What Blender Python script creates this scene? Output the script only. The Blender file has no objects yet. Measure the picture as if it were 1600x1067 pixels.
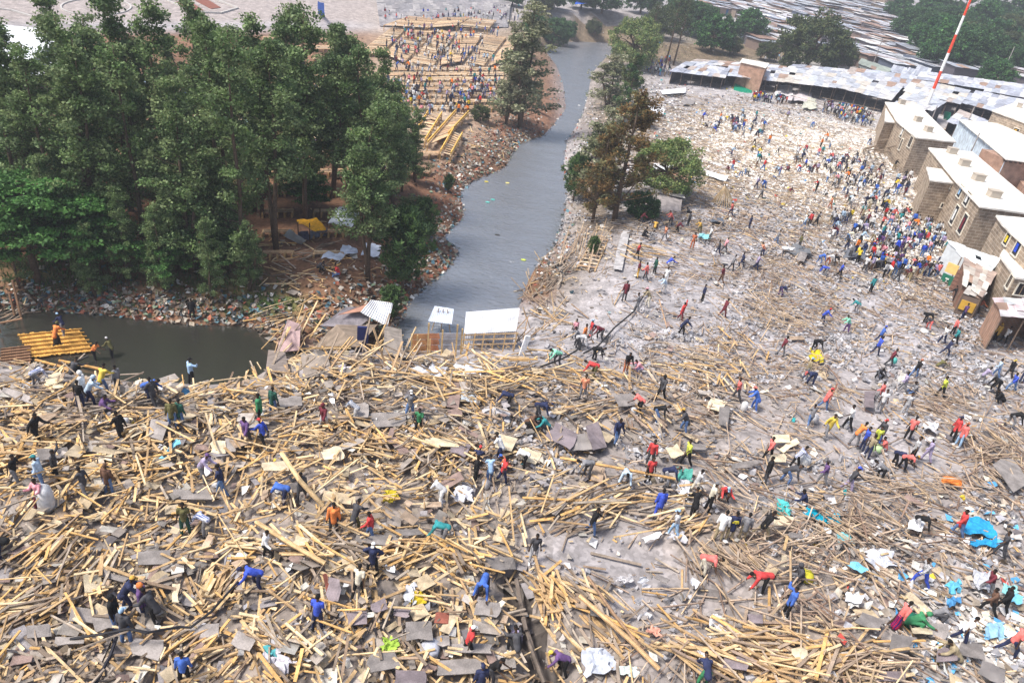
EXPO = 0.85; HAZE = 0.0008
import bpy, bmesh, math, random
import numpy as np
from mathutils import Vector, Matrix
rng = np.random.default_rng(7); random.seed(7)
C = bpy.context.scene.collection
PI = math.pi
# ------------------------------------------------------------ camera geometry
FPX = 1114.0; CAMZ = 23.0; NAD = (500.0, 2450.0)
_dn = np.array([NAD[0]-800, -(NAD[1]-533.5), -FPX]); _dn /= np.linalg.norm(_dn)
_up = -_dn
_f = np.array([0, 0, -1.0]); _yw = _f - _up*np.dot(_f, _up); _yw /= np.linalg.norm(_yw)
_xw = np.cross(_yw, _up)
RW = np.array([_xw, _yw, _up])          # camera vector -> world vector
CAM = np.array([0, 0, CAMZ])
def ray(x, y):
    x = np.asarray(x, float); y = np.asarray(y, float)
    d = np.stack([x-800, -(y-533.5), np.full_like(x, -FPX)], -1)
    d = d @ RW.T
    return d/np.linalg.norm(d, axis=-1, keepdims=True)
def proj(P):
    c = (np.asarray(P, float)-CAM) @ RW
    w = np.maximum(-c[..., 2], 1e-3)
    return 800+FPX*c[..., 0]/w, 533.5-FPX*c[..., 1]/w, -c[..., 2]
def plane_pt(x, y, z):
    d = ray(x, y); t = (z-CAMZ)/d[..., 2]
    return CAM + d*t[..., None]
# ------------------------------------------------------------ noise
def vnoise(X, Y, s, seed=0):
    X = np.asarray(X, float)/s; Y = np.asarray(Y, float)/s
    xi = np.floor(X); yi = np.floor(Y); fx = X-xi; fy = Y-yi
    fx = fx*fx*(3-2*fx); fy = fy*fy*(3-2*fy)
    def h(a, b):
        v = np.sin(a*127.1+b*311.7+seed*74.7)*43758.5453
        return v-np.floor(v)
    a = h(xi, yi); b = h(xi+1, yi); c = h(xi, yi+1); d = h(xi+1, yi+1)
    return (a*(1-fx)+b*fx)*(1-fy)+(c*(1-fx)+d*fx)*fy
def sst(a, b, x):
    t = np.clip((x-a)/(b-a), 0, 1); return t*t*(3-2*t)
# ------------------------------------------------------------ terrain
WATER = -4.2
RIV = [(-300,462),(-100,474),(0,483),(60,484),(150,490),(230,500),(300,507),(380,509),(425,522),(440,547),(560,545),(612,530),(622,512),
 (640,470),(668,445),(690,430),(712,405),(715,388),(693,370),(725,340),(720,300),(740,283),(790,262),(800,240),(812,225),(850,212),(868,192),(885,170),
 (880,130),(870,104),(856,86),(850,72),(868,64),(950,66),(962,80),(945,92),(925,115),(918,150),(908,185),(885,220),(880,260),(886,300),(880,350),
 (866,384),(846,405),(828,430),(818,458),(805,490),(800,522),(700,545),(640,549),(600,551),(500,555),(440,562),(425,575),(385,597),(300,606),(230,603),(180,592),(110,585),(50,575),(0,566),(-100,566),(-300,570)]
RIVW = plane_pt(*np.array(RIV).T, WATER)[:, :2]
def river_sd(X, Y):
    P = np.stack([X, Y], -1).reshape(-1, 2); best = np.full(len(P), 1e9); ins = np.zeros(len(P), bool)
    A = RIVW; B = np.roll(RIVW, -1, 0)
    for a, b in zip(A, B):
        e = b-a; w = P-a; t = np.clip((w@e)/(e@e+1e-9), 0, 1)
        d = np.hypot(*(w-t[:, None]*e).T); best = np.minimum(best, d)
        c1 = (a[1] <= P[:, 1]) & (b[1] > P[:, 1]); c2 = (a[1] > P[:, 1]) & (b[1] <= P[:, 1])
        cr = e[0]*w[:, 1]-e[1]*w[:, 0]
        ins ^= (c1 & (cr > 0)) | (c2 & (cr < 0))
    return np.where(ins, -best, best).reshape(np.shape(X))
def z0(X, Y):
    z = -2.2*sst(28, 58, Y)
    r = np.hypot(X, Y)
    z = z + 0.055*np.maximum(r-150, 0)
    z = z + 0.05*np.maximum(X-60, 0)*sst(170, 230, r)
    return z
def terr_a(X, Y):
    X = np.asarray(X, float); Y = np.asarray(Y, float)
    z = z0(X, Y); sd = river_sd(X, Y)
    wob = (vnoise(X, Y, 2.3, 3)-.5)*1.4
    bw = 8.0 + 3*(vnoise(X, Y, 9, 4)-.5)
    k = sst(-1.0, 1, (sd+wob*sst(0, 1.5, sd))/bw*2-1)
    k = np.clip((sd+wob*sst(.5, 2, sd))/bw, 0, 1)**0.8
    zz = (WATER-.02)*(1-k)+z*k + (vnoise(X, Y, 1.1, 5)-.5)*.35*sst(0, 2, sd)*sst(40, 20, sd)
    return np.where(sd < 0, WATER-.05-np.clip(-sd*.5, 0, 1.2), zz)
GX0, GX1, GY0, GY1, GS = -110., 230., -30., 300., 0.7
_gx = np.arange(GX0, GX1, GS); _gy = np.arange(GY0, GY1, GS)
_GG = np.meshgrid(_gx, _gy, indexing='ij')
HM = terr_a(*_GG)
def terr(X, Y):
    X = np.asarray(X, float); Y = np.asarray(Y, float)
    u = (X-GX0)/GS; v = (Y-GY0)/GS
    ui = np.clip(u.astype(int), 0, len(_gx)-2); vi = np.clip(v.astype(int), 0, len(_gy)-2)
    fu = np.clip(u-ui, 0, 1); fv = np.clip(v-vi, 0, 1)
    h = (HM[ui, vi]*(1-fu)+HM[ui+1, vi]*fu)*(1-fv)+(HM[ui, vi+1]*(1-fu)+HM[ui+1, vi+1]*fu)*fv
    out = (u < 0) | (v < 0) | (u > len(_gx)-1.01) | (v > len(_gy)-1.01)
    return np.where(out, z0(X, Y), h)
def at(x, y, h=0.0, field=None):
    """pixel of the photograph -> point on the terrain (plus h)"""
    field = field or terr
    d = ray(x, y); z = np.full(d.shape[:-1], -1.0)
    dz = np.minimum(d[..., 2], -0.02)
    for i in range(40):
        t = (CAMZ-z)/(-dz)
        t = np.minimum(t, 900)
        zn = field(d[..., 0]*t, d[..., 1]*t)+h
        z = z*.55+zn*.45
    t = np.minimum((CAMZ-z)/(-dz), 900)
    P = CAM+d*t[..., None]; P[..., 2] = field(P[..., 0], P[..., 1])+h
    return P
# ------------------------------------------------------------ layout maps (where debris lies on the ground)
PM = """
00000000000000011014554332110000
00000000000000222013543333322000
00000000000001100024554333333000
00000000000010000003454343320000
00000000222000000055445444322000
00000000333200000343353565335200
20000000230000002212333576345400
00000000234544444223566442222130
65430000899998774443576555212222
88777888999999987766777544223333
99999999999999995666555343112354
99999999999999986665545433211245
89899988889989968875566556753333
88888888888888885312477778876433
88888888888888884211157688764434
88888888888888888742222467753212
88888888888888888765455788742111
88888888888888888655555699986421
88888888888888888655555699986421
""".split()
PMA = np.array([[int(c) for c in r] for r in PM], float)
def pmap(x, y):
    u = np.clip((np.asarray(x)-25)/50, 0, 30.999); v = (np.asarray(y)-175)/50
    ok = (v > -.8); v = np.clip(v, 0, 17.999)
    ui = u.astype(int); vi = v.astype(int); fu = u-ui; fv = v-vi
    r = (PMA[vi, ui]*(1-fu)+PMA[vi, ui+1]*fu)*(1-fv)+(PMA[vi+1, ui]*(1-fu)+PMA[vi+1, ui+1]*fu)*fv
    return np.where(ok, r, 0)
def blobs(x, y, L):
    s = 0
    for cx, cy, rx, ry, w in L:
        s = s + w*np.exp(-(((x-cx)/rx)**2+((y-cy)/ry)**2))
    return np.clip(s, 0, 1)
STONE = [(1060,500,110,50,.8),(930,560,90,40,.9),(1380,520,110,60,.8),(1300,590,130,60,.7),(1440,640,120,60,.6),(1350,740,130,50,.7),(900,700,110,60,.6),
 (1200,430,120,50,.5),(1400,440,90,40,.8),(1530,600,80,80,.6),(1250,360,150,40,.5),(820,640,60,30,.8),(960,740,110,30,.7),(1520,980,110,60,.8),(650,660,40,20,.7),
 (1480,560,70,60,.7),(1150,620,90,40,.5),(700,860,60,30,.4),(560,990,90,25,.5)]
LITT = [(660,410,60,50,1),(610,480,80,45,1),(560,500,60,30,1),(700,380,30,60,.9),(730,280,40,50,.7),(790,230,40,40,.7),(420,510,90,14,.8),(930,230,40,80,.35),(870,330,20,60,.5),(1020,170,60,50,.8),(300,480,170,25,1),(100,470,120,25,1),(860,420,40,40,.7),(1250,235,160,50,1),(1330,300,110,45,.8),(1420,360,70,40,.9),
 (1500,970,110,60,1),(1560,1040,90,60,1),(1180,200,120,40,.8),(820,220,40,40,.5),(190,615,70,14,1),(1330,870,110,40,.35),(1080,780,70,40,.3),(1560,830,70,50,.5),(640,1000,120,50,.3),(1430,410,70,40,.7),(890,130,20,60,.5),(960,60,60,20,.5)]
BARE = [(1010,850,150,45,1),(1120,900,120,25,.8),(910,470,80,45,1),(960,510,60,25,.6),(1040,460,70,40,.8),(1120,470,50,40,.6),(1050,400,60,20,.8),(1240,560,60,25,.7),(1270,640,70,40,.8),(1380,470,60,25,.7),(980,410,40,30,.8),(1390,600,50,40,.7),(1180,660,40,30,.5),(1300,720,60,40,.6),(1540,640,50,40,.6),(1230,620,50,30,.6),(1330,640,60,50,.7),(1420,700,80,40,.8),(1500,740,60,40,.6),(1340,480,60,20,.5)]
GREENB = []
WHITE = [(1250,240,170,52,1),(1350,310,120,50,.9),(1420,380,80,45,.8),(1130,210,80,40,.5),(1540,1000,120,60,.6)]
TRENCH = plane_pt(np.array([805., 822, 845, 862]), np.array([905., 960, 1030, 1090]), 0.)[:, :2]
def trench_d(X, Y):
    best = np.full(np.shape(X), 1e9)
    for a, b in zip(TRENCH[:-1], TRENCH[1:]):
        e = b-a; wx = X-a[0]; wy = Y-a[1]; t = np.clip((wx*e[0]+wy*e[1])/(e@e), 0, 1)
        best = np.minimum(best, np.hypot(wx-t*e[0], wy-t*e[1]))
    return best
def mound(X, Y):
    x, y, d = proj(np.stack([X, Y, terr(X, Y)], -1))
    p = pmap(x, y)/9*(d > 5)
    n = vnoise(X, Y, 5.0, 11)*.6+vnoise(X, Y, 2.2, 12)*.4
    m = p*(n**1.3)*1.25
    m = m*sst(0, 4, river_sd(X, Y)) if np.size(X) < 4e5 else m
    return m-1.3*sst(.75, .35, trench_d(X, Y))
_MM = mound(*_GG)*sst(0, 4, river_sd(*_GG))
HM2 = HM+_MM
def ground(X, Y):
    global HM
    h = HM; HM = HM2
    r = terr(X, Y); HM = h
    return r
def atg(x, y, h=0., field=None): return at(x, y, h, field or ground)
# ------------------------------------------------------------ mesh helpers
def tag(o, label=None, cat=None, group=None, kind=None):
    if label: o['label'] = label
    if cat: o['category'] = cat
    if group: o['group'] = group
    if kind: o['kind'] = kind
    return o
def mesh(name, V, F, mats=None, cols=None, midx=None, smooth=False, uv=None):
    me = bpy.data.meshes.new(name)
    V = np.asarray(V, np.float32)
    me.from_pydata(V.tolist() if len(V) < 2000 else V, [], F if not isinstance(F, np.ndarray) else F)
    if cols is not None:
        c = np.ones((len(me.polygons), 4), np.float32); c[:, :3] = np.asarray(cols, np.float32)[:, :3]
        a = me.attributes.new('Col', 'FLOAT_COLOR', 'FACE'); a.data.foreach_set('color', c.ravel())
    if uv is not None:
        u = me.uv_layers.new(name='UVMap'); u.data.foreach_set('uv', np.asarray(uv, np.float32).ravel())
    for m in (mats if isinstance(mats, (list, tuple)) else [mats] if mats else []): me.materials.append(m)
    if midx is not None: me.polygons.foreach_set('material_index', np.asarray(midx, np.int32))
    if smooth: me.polygons.foreach_set('use_smooth', np.ones(len(me.polygons), bool))
    me.update()
    return me
def link(name, me, parent=None, loc=(0, 0, 0), rz=0):
    o = bpy.data.objects.new(name, me); C.objects.link(o); o.location = loc; o.rotation_euler = (0, 0, rz)
    if parent: o.parent = parent
    return o
def empty(name, loc, label, cat, group=None, rz=0):
    o = bpy.data.objects.new(name, None); C.objects.link(o); o.location = loc; o.rotation_euler = (0, 0, rz)
    o.empty_display_size = .2
    return tag(o, label, cat, group)
BOXF = np.array([[0,3,2,1],[4,5,6,7],[0,1,5,4],[1,2,6,5],[2,3,7,6],[3,0,4,7]])
BOXC = np.array([[-1,-1,-1],[1,-1,-1],[1,1,-1],[-1,1,-1],[-1,-1,1],[1,-1,1],[1,1,1],[-1,1,1]], float)
def boxes(Cn, R, H):
    """vectorised boxes: centres (n,3), rotation (n,3,3) columns = axes, half sizes (n,3)"""
    n = len(Cn)
    V = Cn[:, None, :]+np.einsum('nij,nkj->nki', R, BOXC[None]*H[:, None, :])
    F = BOXF[None]+(np.arange(n)*8)[:, None, None]
    return V.reshape(-1, 3), F.reshape(-1, 4)
def rot(yaw, pitch, roll):
    cy, sy, cp, sp, cr, sr = np.cos(yaw), np.sin(yaw), np.cos(pitch), np.sin(pitch), np.cos(roll), np.sin(roll)
    z = np.zeros_like(cy); o = z+1
    Rz = np.stack([np.stack([cy, -sy, z], -1), np.stack([sy, cy, z], -1), np.stack([z, z, o], -1)], -2)
    Ry = np.stack([np.stack([cp, z, sp], -1), np.stack([z, o, z], -1), np.stack([-sp, z, cp], -1)], -2)
    Rx = np.stack([np.stack([o, z, z], -1), np.stack([z, cr, -sr], -1), np.stack([z, sr, cr], -1)], -2)
    return Rz @ Ry @ Rx
class MB:
    def __init__(s): s.V = []; s.F = []; s.c = []; s.uv = []
    def add(s, V, F, col=(1, 1, 1), uv=None):
        n = len(s.V); s.V += [tuple(map(float, v)) for v in V]
        for k, f in enumerate(F):
            s.F.append([int(i)+n for i in f]); s.c.append(col)
            if uv is not None: s.uv += uv[k]
            else: s.uv += [(0, 0)]*len(f)
    def box(s, c, h, yaw=0, pitch=0, roll=0, col=(1, 1, 1)):
        R = rot(np.array([yaw]), np.array([pitch]), np.array([roll]))
        V, F = boxes(np.array([c], float), R, np.array([h], float)); s.add(V, F, col); return s
    def bar(s, a, b, w, t, col=(1, 1, 1)):
        """board from a to b; w wide (horizontal), t thick"""
        a = Vector(a); b = Vector(b); d = (b-a); L = d.length
        if L < 1e-4: return s
        x = d/L; y = Vector((0, 0, 1)).cross(x)
        if y.length < .05: y = Vector((1, 0, 0))
        y.normalize(); z = x.cross(y)
        m = (a+b)/2
        V = [m+x*(q[0]*L/2)+y*(q[1]*w/2)+z*(q[2]*t/2) for q in BOXC]
        s.add(V, BOXF, col); return s
    def tube(s, pts, rs, n=8, col=(1, 1, 1), cap=True):
        pts = [Vector(p) for p in pts]; base = len(s.V); rings = []
        for i, p in enumerate(pts):
            d = (pts[min(i+1, len(pts)-1)]-pts[max(i-1, 0)]).normalized()
            u = d.cross(Vector((.13, .97, .2)));  u.normalize(); v = d.cross(u)
            rings.append([p+(u*math.cos(2*PI*k/n)+v*math.sin(2*PI*k/n))*rs[i] for k in range(n)])
        V = [q for r in rings for q in r]; F = []
        for i in range(len(pts)-1):
            for k in range(n): F.append([i*n+k, i*n+(k+1) % n, (i+1)*n+(k+1) % n, (i+1)*n+k])
        if cap: F.append(list(range(n))[::-1]); F.append([(len(pts)-1)*n+k for k in range(n)])
        s.add(V, F, col); return s
    def ell(s, c, r, n=10, m=7, col=(1, 1, 1), R=None):
        V = []; F = []
        for i in range(m+1):
            th = PI*i/m
            for k in range(n):
                ph = 2*PI*k/n; q = Vector((math.sin(th)*math.cos(ph)*r[0], math.sin(th)*math.sin(ph)*r[1], math.cos(th)*r[2]))
                V.append(Vector(c)+(R @ q if R else q))
        for i in range(m):
            for k in range(n): F.append([i*n+k, (i+1)*n+k, (i+1)*n+(k+1) % n, i*n+(k+1) % n])
        s.add(V, F, col); return s
    def prism(s, base, top, col=(1, 1, 1), cap=True):
        """base, top: same-length rings (ccw from above), side faces with metre uv"""
        n = len(base); V = list(base)+list(top); F = []; uv = []
        u = 0
        for k in range(n):
            j = (k+1) % n; L = (Vector(base[j])-Vector(base[k])).length; h = Vector(top[k])[2]-Vector(base[k])[2]
            F.append([k, j, n+j, n+k]); uv.append([(u, 0), (u+L, 0), (u+L, h), (u, h)]); u += L+.37
        if cap:
            F.append([n+k for k in range(n)]); uv.append([(p[0], p[1]) for p in top])
            F.append(list(range(n))[::-1]); uv.append([(p[0], p[1]) for p in base][::-1])
        s.add(V, F, col, uv); return s
    def slab(s, q, t, col=(1, 1, 1)):
        """polygon q (top corners) with thickness t below"""
        return s.prism([(p[0], p[1], p[2]-t) for p in q], q, col)
    def sheet(s, q, n=14, amp=.02, th=.012, col=(1, 1, 1)):
        """real corrugated sheet: q = p00,p10,p11,p01, waves across p00->p10"""
        p00, p10, p11, p01 = [Vector(p) for p in q]
        nr = (p10-p00).cross(p01-p00).normalized()
        if nr.z < 0: nr = -nr
        m = n*4; V = []; F = []
        for sgn in (0, -1):
            for i in range(m+1):
                f = i/m; o = nr*(amp*math.sin(2*PI*i/4)+sgn*th)
                V.append(p00.lerp(p10, f)+o); V.append(p01.lerp(p11, f)+o)
        k = 2*(m+1)
        for i in range(m):
            a = 2*i; F.append([a, a+2, a+3, a+1]); F.append([k+a, k+a+1, k+a+3, k+a+2])
            F.append([a, k+a, k+a+2, a+2]); F.append([a+1, a+3, k+a+3, k+a+1])
        F.append([0, 1, k+1, k]); F.append([k-2, 2*k-2, 2*k-1, k-1])
        s.add(V, F, col); return s
    def build(s, name, mat, parent=None, org=None, smooth=False):
        V = np.array(s.V)
        if org is None and parent is not None: org = parent.get('_o', parent.location) if False else ORG.get(parent.name, (0, 0, 0))
        if org is not None: V = V-np.array(org)
        me = mesh(name, V, s.F, mat, s.c, smooth=smooth, uv=s.uv)
        o = link(name, me, parent)
        if parent is not None: ORG[o.name] = tuple(org)
        else:
            if org is not None: o.location = org
            ORG[o.name] = tuple(org) if org is not None else (0, 0, 0)
        return o
ORG = {}
def thing(name, loc, label, cat, group=None):
    o = empty(name, loc, label, cat, group); ORG[o.name] = tuple(map(float, loc)); return o
# ------------------------------------------------------------ materials
def mat(name, col=(.5, .5, .5), rough=.85, attr=False, var=.25, scale=6., bump=0., metal=0., det=4., spec=.3, wave=None, coords='Object'):
    m = bpy.data.materials.new(name); m.use_nodes = True; nt = m.node_tree; N = nt.nodes; L = nt.links
    b = N['Principled BSDF']; b.inputs['Roughness'].default_value = rough; b.inputs['Metallic'].default_value = metal
    b.inputs['Specular IOR Level'].default_value = spec
    tc = N.new('ShaderNodeTexCoord'); src = tc.outputs[coords]
    nz = N.new('ShaderNodeTexNoise'); nz.inputs['Scale'].default_value = scale; nz.inputs['Detail'].default_value = det; L.new(src, nz.inputs['Vector'])
    mr = N.new('ShaderNodeMapRange'); mr.inputs['From Min'].default_value = .3; mr.inputs['From Max'].default_value = .7
    mr.inputs['To Min'].default_value = 1-var; mr.inputs['To Max'].default_value = 1+var; L.new(nz.outputs['Fac'], mr.inputs['Value'])
    mul = N.new('ShaderNodeMix'); mul.data_type = 'RGBA'; mul.blend_type = 'MULTIPLY'; mul.inputs[0].default_value = 1
    mul.inputs[6].default_value = (*col, 1)
    if attr:
        a = N.new('ShaderNodeAttribute'); a.attribute_name = 'Col'; L.new(a.outputs['Color'], mul.inputs[6])
    L.new(mr.outputs[0], mul.inputs[7]); L.new(mul.outputs[2], b.inputs['Base Color'])
    if bump:
        bp = N.new('ShaderNodeBump'); bp.inputs['Strength'].default_value = bump; bp.inputs['Distance'].default_value = .03
        L.new(nz.outputs['Fac'], bp.inputs['Height']); L.new(bp.outputs[0], b.inputs['Normal'])
    m['n'] = 1
    return m
def wood_mat(name, attr=True, col=(.5, .35, .2)):
    m = mat(name, col, .85, attr, .32, 2.4, .15)
    nt = m.node_tree; N = nt.nodes; L = nt.links; b = N['Principled BSDF']
    tc = next(n for n in N if n.type == 'TEX_COORD')
    n2 = N.new('ShaderNodeTexNoise'); n2.inputs['Scale'].default_value = 28; n2.inputs['Detail'].default_value = 3; L.new(tc.outputs['Object'], n2.inputs['Vector'])
    mr = N.new('ShaderNodeMapRange'); mr.inputs[1].default_value = .35; mr.inputs[2].default_value = .65; mr.inputs[3].default_value = .7; mr.inputs[4].default_value = 1.15
    L.new(n2.outputs['Fac'], mr.inputs[0])
    old = b.inputs['Base Color'].links[0].from_socket
    mx = N.new('ShaderNodeMix'); mx.data_type = 'RGBA'; mx.blend_type = 'MULTIPLY'; mx.inputs[0].default_value = .8
    L.new(old, mx.inputs[6]); L.new(mr.outputs[0], mx.inputs[7]); L.new(mx.outputs[2], b.inputs['Base Color'])
    return m
def brick_mat(name, c1, c2, mortar, bw=.42, bh=.2):
    m = bpy.data.materials.new(name); m.use_nodes = True; nt = m.node_tree; N = nt.nodes; L = nt.links
    b = N['Principled BSDF']; b.inputs['Roughness'].default_value = .92; b.inputs['Specular IOR Level'].default_value = .2
    uv = N.new('ShaderNodeUVMap'); br = N.new('ShaderNodeTexBrick')
    br.inputs['Color1'].default_value = (*c1, 1); br.inputs['Color2'].default_value = (*c2, 1); br.inputs['Mortar'].default_value = (*mortar, 1)
    br.inputs['Scale'].default_value = 1; br.inputs['Brick Width'].default_value = bw; br.inputs['Row Height'].default_value = bh; br.inputs['Mortar Size'].default_value = .03
    L.new(uv.outputs[0], br.inputs['Vector'])
    nz = N.new('ShaderNodeTexNoise'); nz.inputs['Scale'].default_value = 1.2; nz.inputs['Detail'].default_value = 6; L.new(uv.outputs[0], nz.inputs['Vector'])
    mr = N.new('ShaderNodeMapRange'); mr.inputs[1].default_value = .3; mr.inputs[2].default_value = .7; mr.inputs[3].default_value = .7; mr.inputs[4].default_value = 1.25
    L.new(nz.outputs['Fac'], mr.inputs[0])
    mx = N.new('ShaderNodeMix'); mx.data_type = 'RGBA'; mx.blend_type = 'MULTIPLY'; mx.inputs[0].default_value = 1
    L.new(br.outputs['Color'], mx.inputs[6]); L.new(mr.outputs[0], mx.inputs[7]); L.new(mx.outputs[2], b.inputs['Base Color'])
    bp = N.new('ShaderNodeBump'); bp.inputs['Strength'].default_value = .5; bp.inputs['Distance'].default_value = .02; bp.invert = True
    L.new(br.outputs['Fac'], bp.inputs['Height']); L.new(bp.outputs[0], b.inputs['Normal'])
    return m
M = {}
M['wood'] = wood_mat('weathered_timber'); M['board'] = wood_mat('grey_board'); [setattr(n.inputs['Scale'],'default_value',1.8) for n in M['board'].node_tree.nodes if n.type=='TEX_NOISE' and n.inputs['Scale'].default_value<5]
M['metal'] = mat('roofing_sheet', attr=True, rough=.55, var=.3, scale=1.1, det=8, metal=0., spec=.4)
M['stone'] = mat('broken_stone', attr=True, rough=.95, var=.2, scale=9, bump=.3)
M['cloth'] = mat('cloth_and_plastic', attr=True, rough=.7, var=.25, scale=5)
M['bark'] = mat('bark', (.12, .085, .06), .95, False, .35, 8, .4)
M['block'] = brick_mat('stone_block_wall', (.38, .30, .225), (.26, .2, .15), (.52, .45, .37), .85, .36)
M['redblock'] = brick_mat('red_block_wall', (.42, .2, .12), (.34, .16, .1), (.4, .3, .24), .3, .12)
M['plaster'] = mat('pale_plaster', (.62, .6, .55), .9, False, .15, 1.2, .05)
M['roofwhite'] = mat('dusty_concrete_roof', (.72, .69, .64), .9, False, .3, .45, .05, det=10)
M['dark'] = mat('dark_interior', (.02, .02, .022), .95, False, .2, 2)
M['paint'] = mat('painted', attr=True, rough=.6, var=.12, scale=2.0)
def leaf_mat(name):
    m = mat(name, (.1, .2, .05), .6, True, .3, .7, 0, spec=.25)
    nt = m.node_tree; N = nt.nodes; L = nt.links; b = N['Principled BSDF']
    tr = N.new('ShaderNodeBsdfTranslucent'); mx = N.new('ShaderNodeMixShader'); mx.inputs[0].default_value = .3
    L.new(b.inputs['Base Color'].links[0].from_socket, tr.inputs['Color'])
    out = N['Material Output']; L.new(b.outputs[0], mx.inputs[1]); L.new(tr.outputs[0], mx.inputs[2]); L.new(mx.outputs[0], out.inputs['Surface'])
    return m
M['leaf'] = leaf_mat('foliage')
# ------------------------------------------------------------ camera, world, light
cam = bpy.data.cameras.new('camera'); camo = bpy.data.objects.new('camera', cam); C.objects.link(camo)
cam.sensor_width = 36; cam.lens = FPX/1600*36; cam.clip_end = 5000; cam.clip_start = .5
m4 = Matrix.Identity(4)
for i in range(3):
    for j in range(3): m4[i][j] = RW[i][j]
m4.translation = CAM; camo.matrix_world = m4
bpy.context.scene.camera = camo
w = bpy.data.worlds.new("World"); bpy.context.scene.world = w; w.use_nodes = True
nt = w.node_tree; sky = nt.nodes.new('ShaderNodeTexSky'); sky.sky_type = 'NISHITA'; sky.sun_disc = False
SUN_EL, SUN_AZ = math.radians(58), math.radians(-112)      # azimuth from +Y towards +X
sky.sun_elevation = SUN_EL; sky.sun_rotation = SUN_AZ; sky.dust_density = 4.0; sky.air_density = 1.2
nt.links.new(sky.outputs[0], nt.nodes['Background'].inputs[0]); nt.nodes['Background'].inputs[1].default_value = .1
sl = bpy.data.lights.new('sun', 'SUN'); sl.energy = 3.0; sl.angle = math.radians(14); sl.color = (1, .95, .87)
so = bpy.data.objects.new('sun', sl); C.objects.link(so)
sd = Vector((math.sin(SUN_AZ)*math.cos(SUN_EL), math.cos(SUN_AZ)*math.cos(SUN_EL), math.sin(SUN_EL)))
so.rotation_euler = sd.to_track_quat('Z', 'Y').to_euler(); so.location = (0, 0, 60)
sc = bpy.context.scene
sc.view_settings.view_transform = 'Standard'; sc.view_settings.look = 'None'; sc.view_settings.exposure = EXPO; sc.view_settings.gamma = 1
sc.cycles.max_bounces = 5; sc.cycles.diffuse_bounces = 3; sc.cycles.transparent_max_bounces = 6; sc.cycles.volume_bounces = 0
sc.cycles.use_denoising = True
try: sc.cycles.denoiser = 'OPENIMAGEDENOISE'
except Exception: pass
# ------------------------------------------------------------ ground sheet
def axis(lo, mid0, mid1, hi, step, grow):
    a = list(np.arange(mid0, mid1, step)); s = step
    while a[-1] < hi: s *= grow; a.append(a[-1]+s)
    s = step; b = [a[0]]
    while b[-1] > lo: s *= grow; b.append(b[-1]-s)
    return np.array(b[::-1][:-1]+a)
gx = axis(-900, -62, 95, 1500, .62, 1.07); gy = axis(-120, 8, 150, 2200, .62, 1.07)
X, Y = np.meshgrid(gx, gy, indexing='ij')
Zt = ground(X, Y)
far = (X < GX0+1) | (X > GX1-1) | (Y < GY0+1) | (Y > GY1-1)
Zt = np.where(far, z0(X, Y)-.02, Zt)
nx, ny = X.shape
V = np.stack([X, Y, Zt], -1).reshape(-1, 3)
idx = np.arange(nx*ny).reshape(nx, ny)
F = np.stack([idx[:-1, :-1], idx[1:, :-1], idx[1:, 1:], idx[:-1, 1:]], -1).reshape(-1, 4)
cen = V[F].mean(1); px, py, pd = proj(cen); vis = pd > 3
def ground_col(P, px, py):
    n = vnoise(P[:, 0], P[:, 1], 3.5, 21)[:, None]; n2 = vnoise(P[:, 0], P[:, 1], 1.0, 22)[:, None]
    grey = np.array([.385, .365, .38])*(1-.25*n)+0; brown = np.array([.17, .095, .06])*(.8+.6*n)
    white = np.array([.80, .76, .70]); tan = np.array([.24, .2, .17])*(.8+.4*n)
    c = grey+0
    def mixin(c, k, col): k = np.clip(k, 0, 1)[:, None]; return c*(1-k)+col*k
    c = mixin(c, (pmap(px, py)/9)**.8*sst(540, 600, py)*.85, tan)
    lb = sst(575, 515, py)*sst(40, 60, py)*sst(885, 850, px)*(1-sst(640, 700, px)*sst(455, 490, py))
    c = mixin(c, lb, brown)
    c = mixin(c, blobs(px, py, [(700,300,50,45,.9),(770,210,60,40,.6),(830,170,60,50,.7)]), np.array([.22, .11, .07]))
    c = mixin(c, blobs(px, py, [(420,475,60,18,1),(330,440,80,20,.6),(100,430,90,20,.5),(1150,75,90,22,.6),(1290,85,70,18,.4)]), np.array([.07, .12, .035])*(.7+.6*n2))
    c = mixin(c, blobs(px, py, [(850,55,90,26,1),(1080,85,110,24,.9),(960,60,80,30,.9),(960,180,50,90,.9),(925,330,40,70,.8),(880,430,40,50,.6),(1200,80,120,20,.7)]), np.array([.17, .13, .09])*(.7+.6*n2))
    c = mixin(c, blobs(px, py, WHITE)*(.6+.6*n2[:, 0]), white)
    c = mixin(c, sst(42, 28, py)*sst(620, 560, px), np.array([.34, .30, .29]))            # paved plaza beyond the trees
    c = mixin(c, blobs(px, py, [(690,60,90,50,1),(690,130,110,60,1),(660,210,80,40,.9)]), np.array([.45, .36, .28]))
    c = mixin(c, blobs(px, py, [(1490,500,40,22,.8),(1515,540,35,25,.7)]), np.array([.09, .085, .08]))
    c = mixin(c, blobs(px, py, [(960,925,95,9,.8),(1120,930,60,8,.5)])*n2[:, 0]*1.3, np.array([.06, .055, .05]))
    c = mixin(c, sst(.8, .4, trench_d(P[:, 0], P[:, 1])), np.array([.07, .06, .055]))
    return c
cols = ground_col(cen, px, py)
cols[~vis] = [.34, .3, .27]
gm = mat('earth_and_dust', attr=True, rough=.97, var=.3, scale=.9, bump=.5, det=10, spec=.1)
N = gm.node_tree.nodes; L = gm.node_tree.links
vz = N.new('ShaderNodeTexVoronoi'); vz.inputs['Scale'].default_value = 5.5; tc = next(n for n in N if n.type == 'TEX_COORD'); L.new(tc.outputs['Object'], vz.inputs['Vector'])
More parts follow.
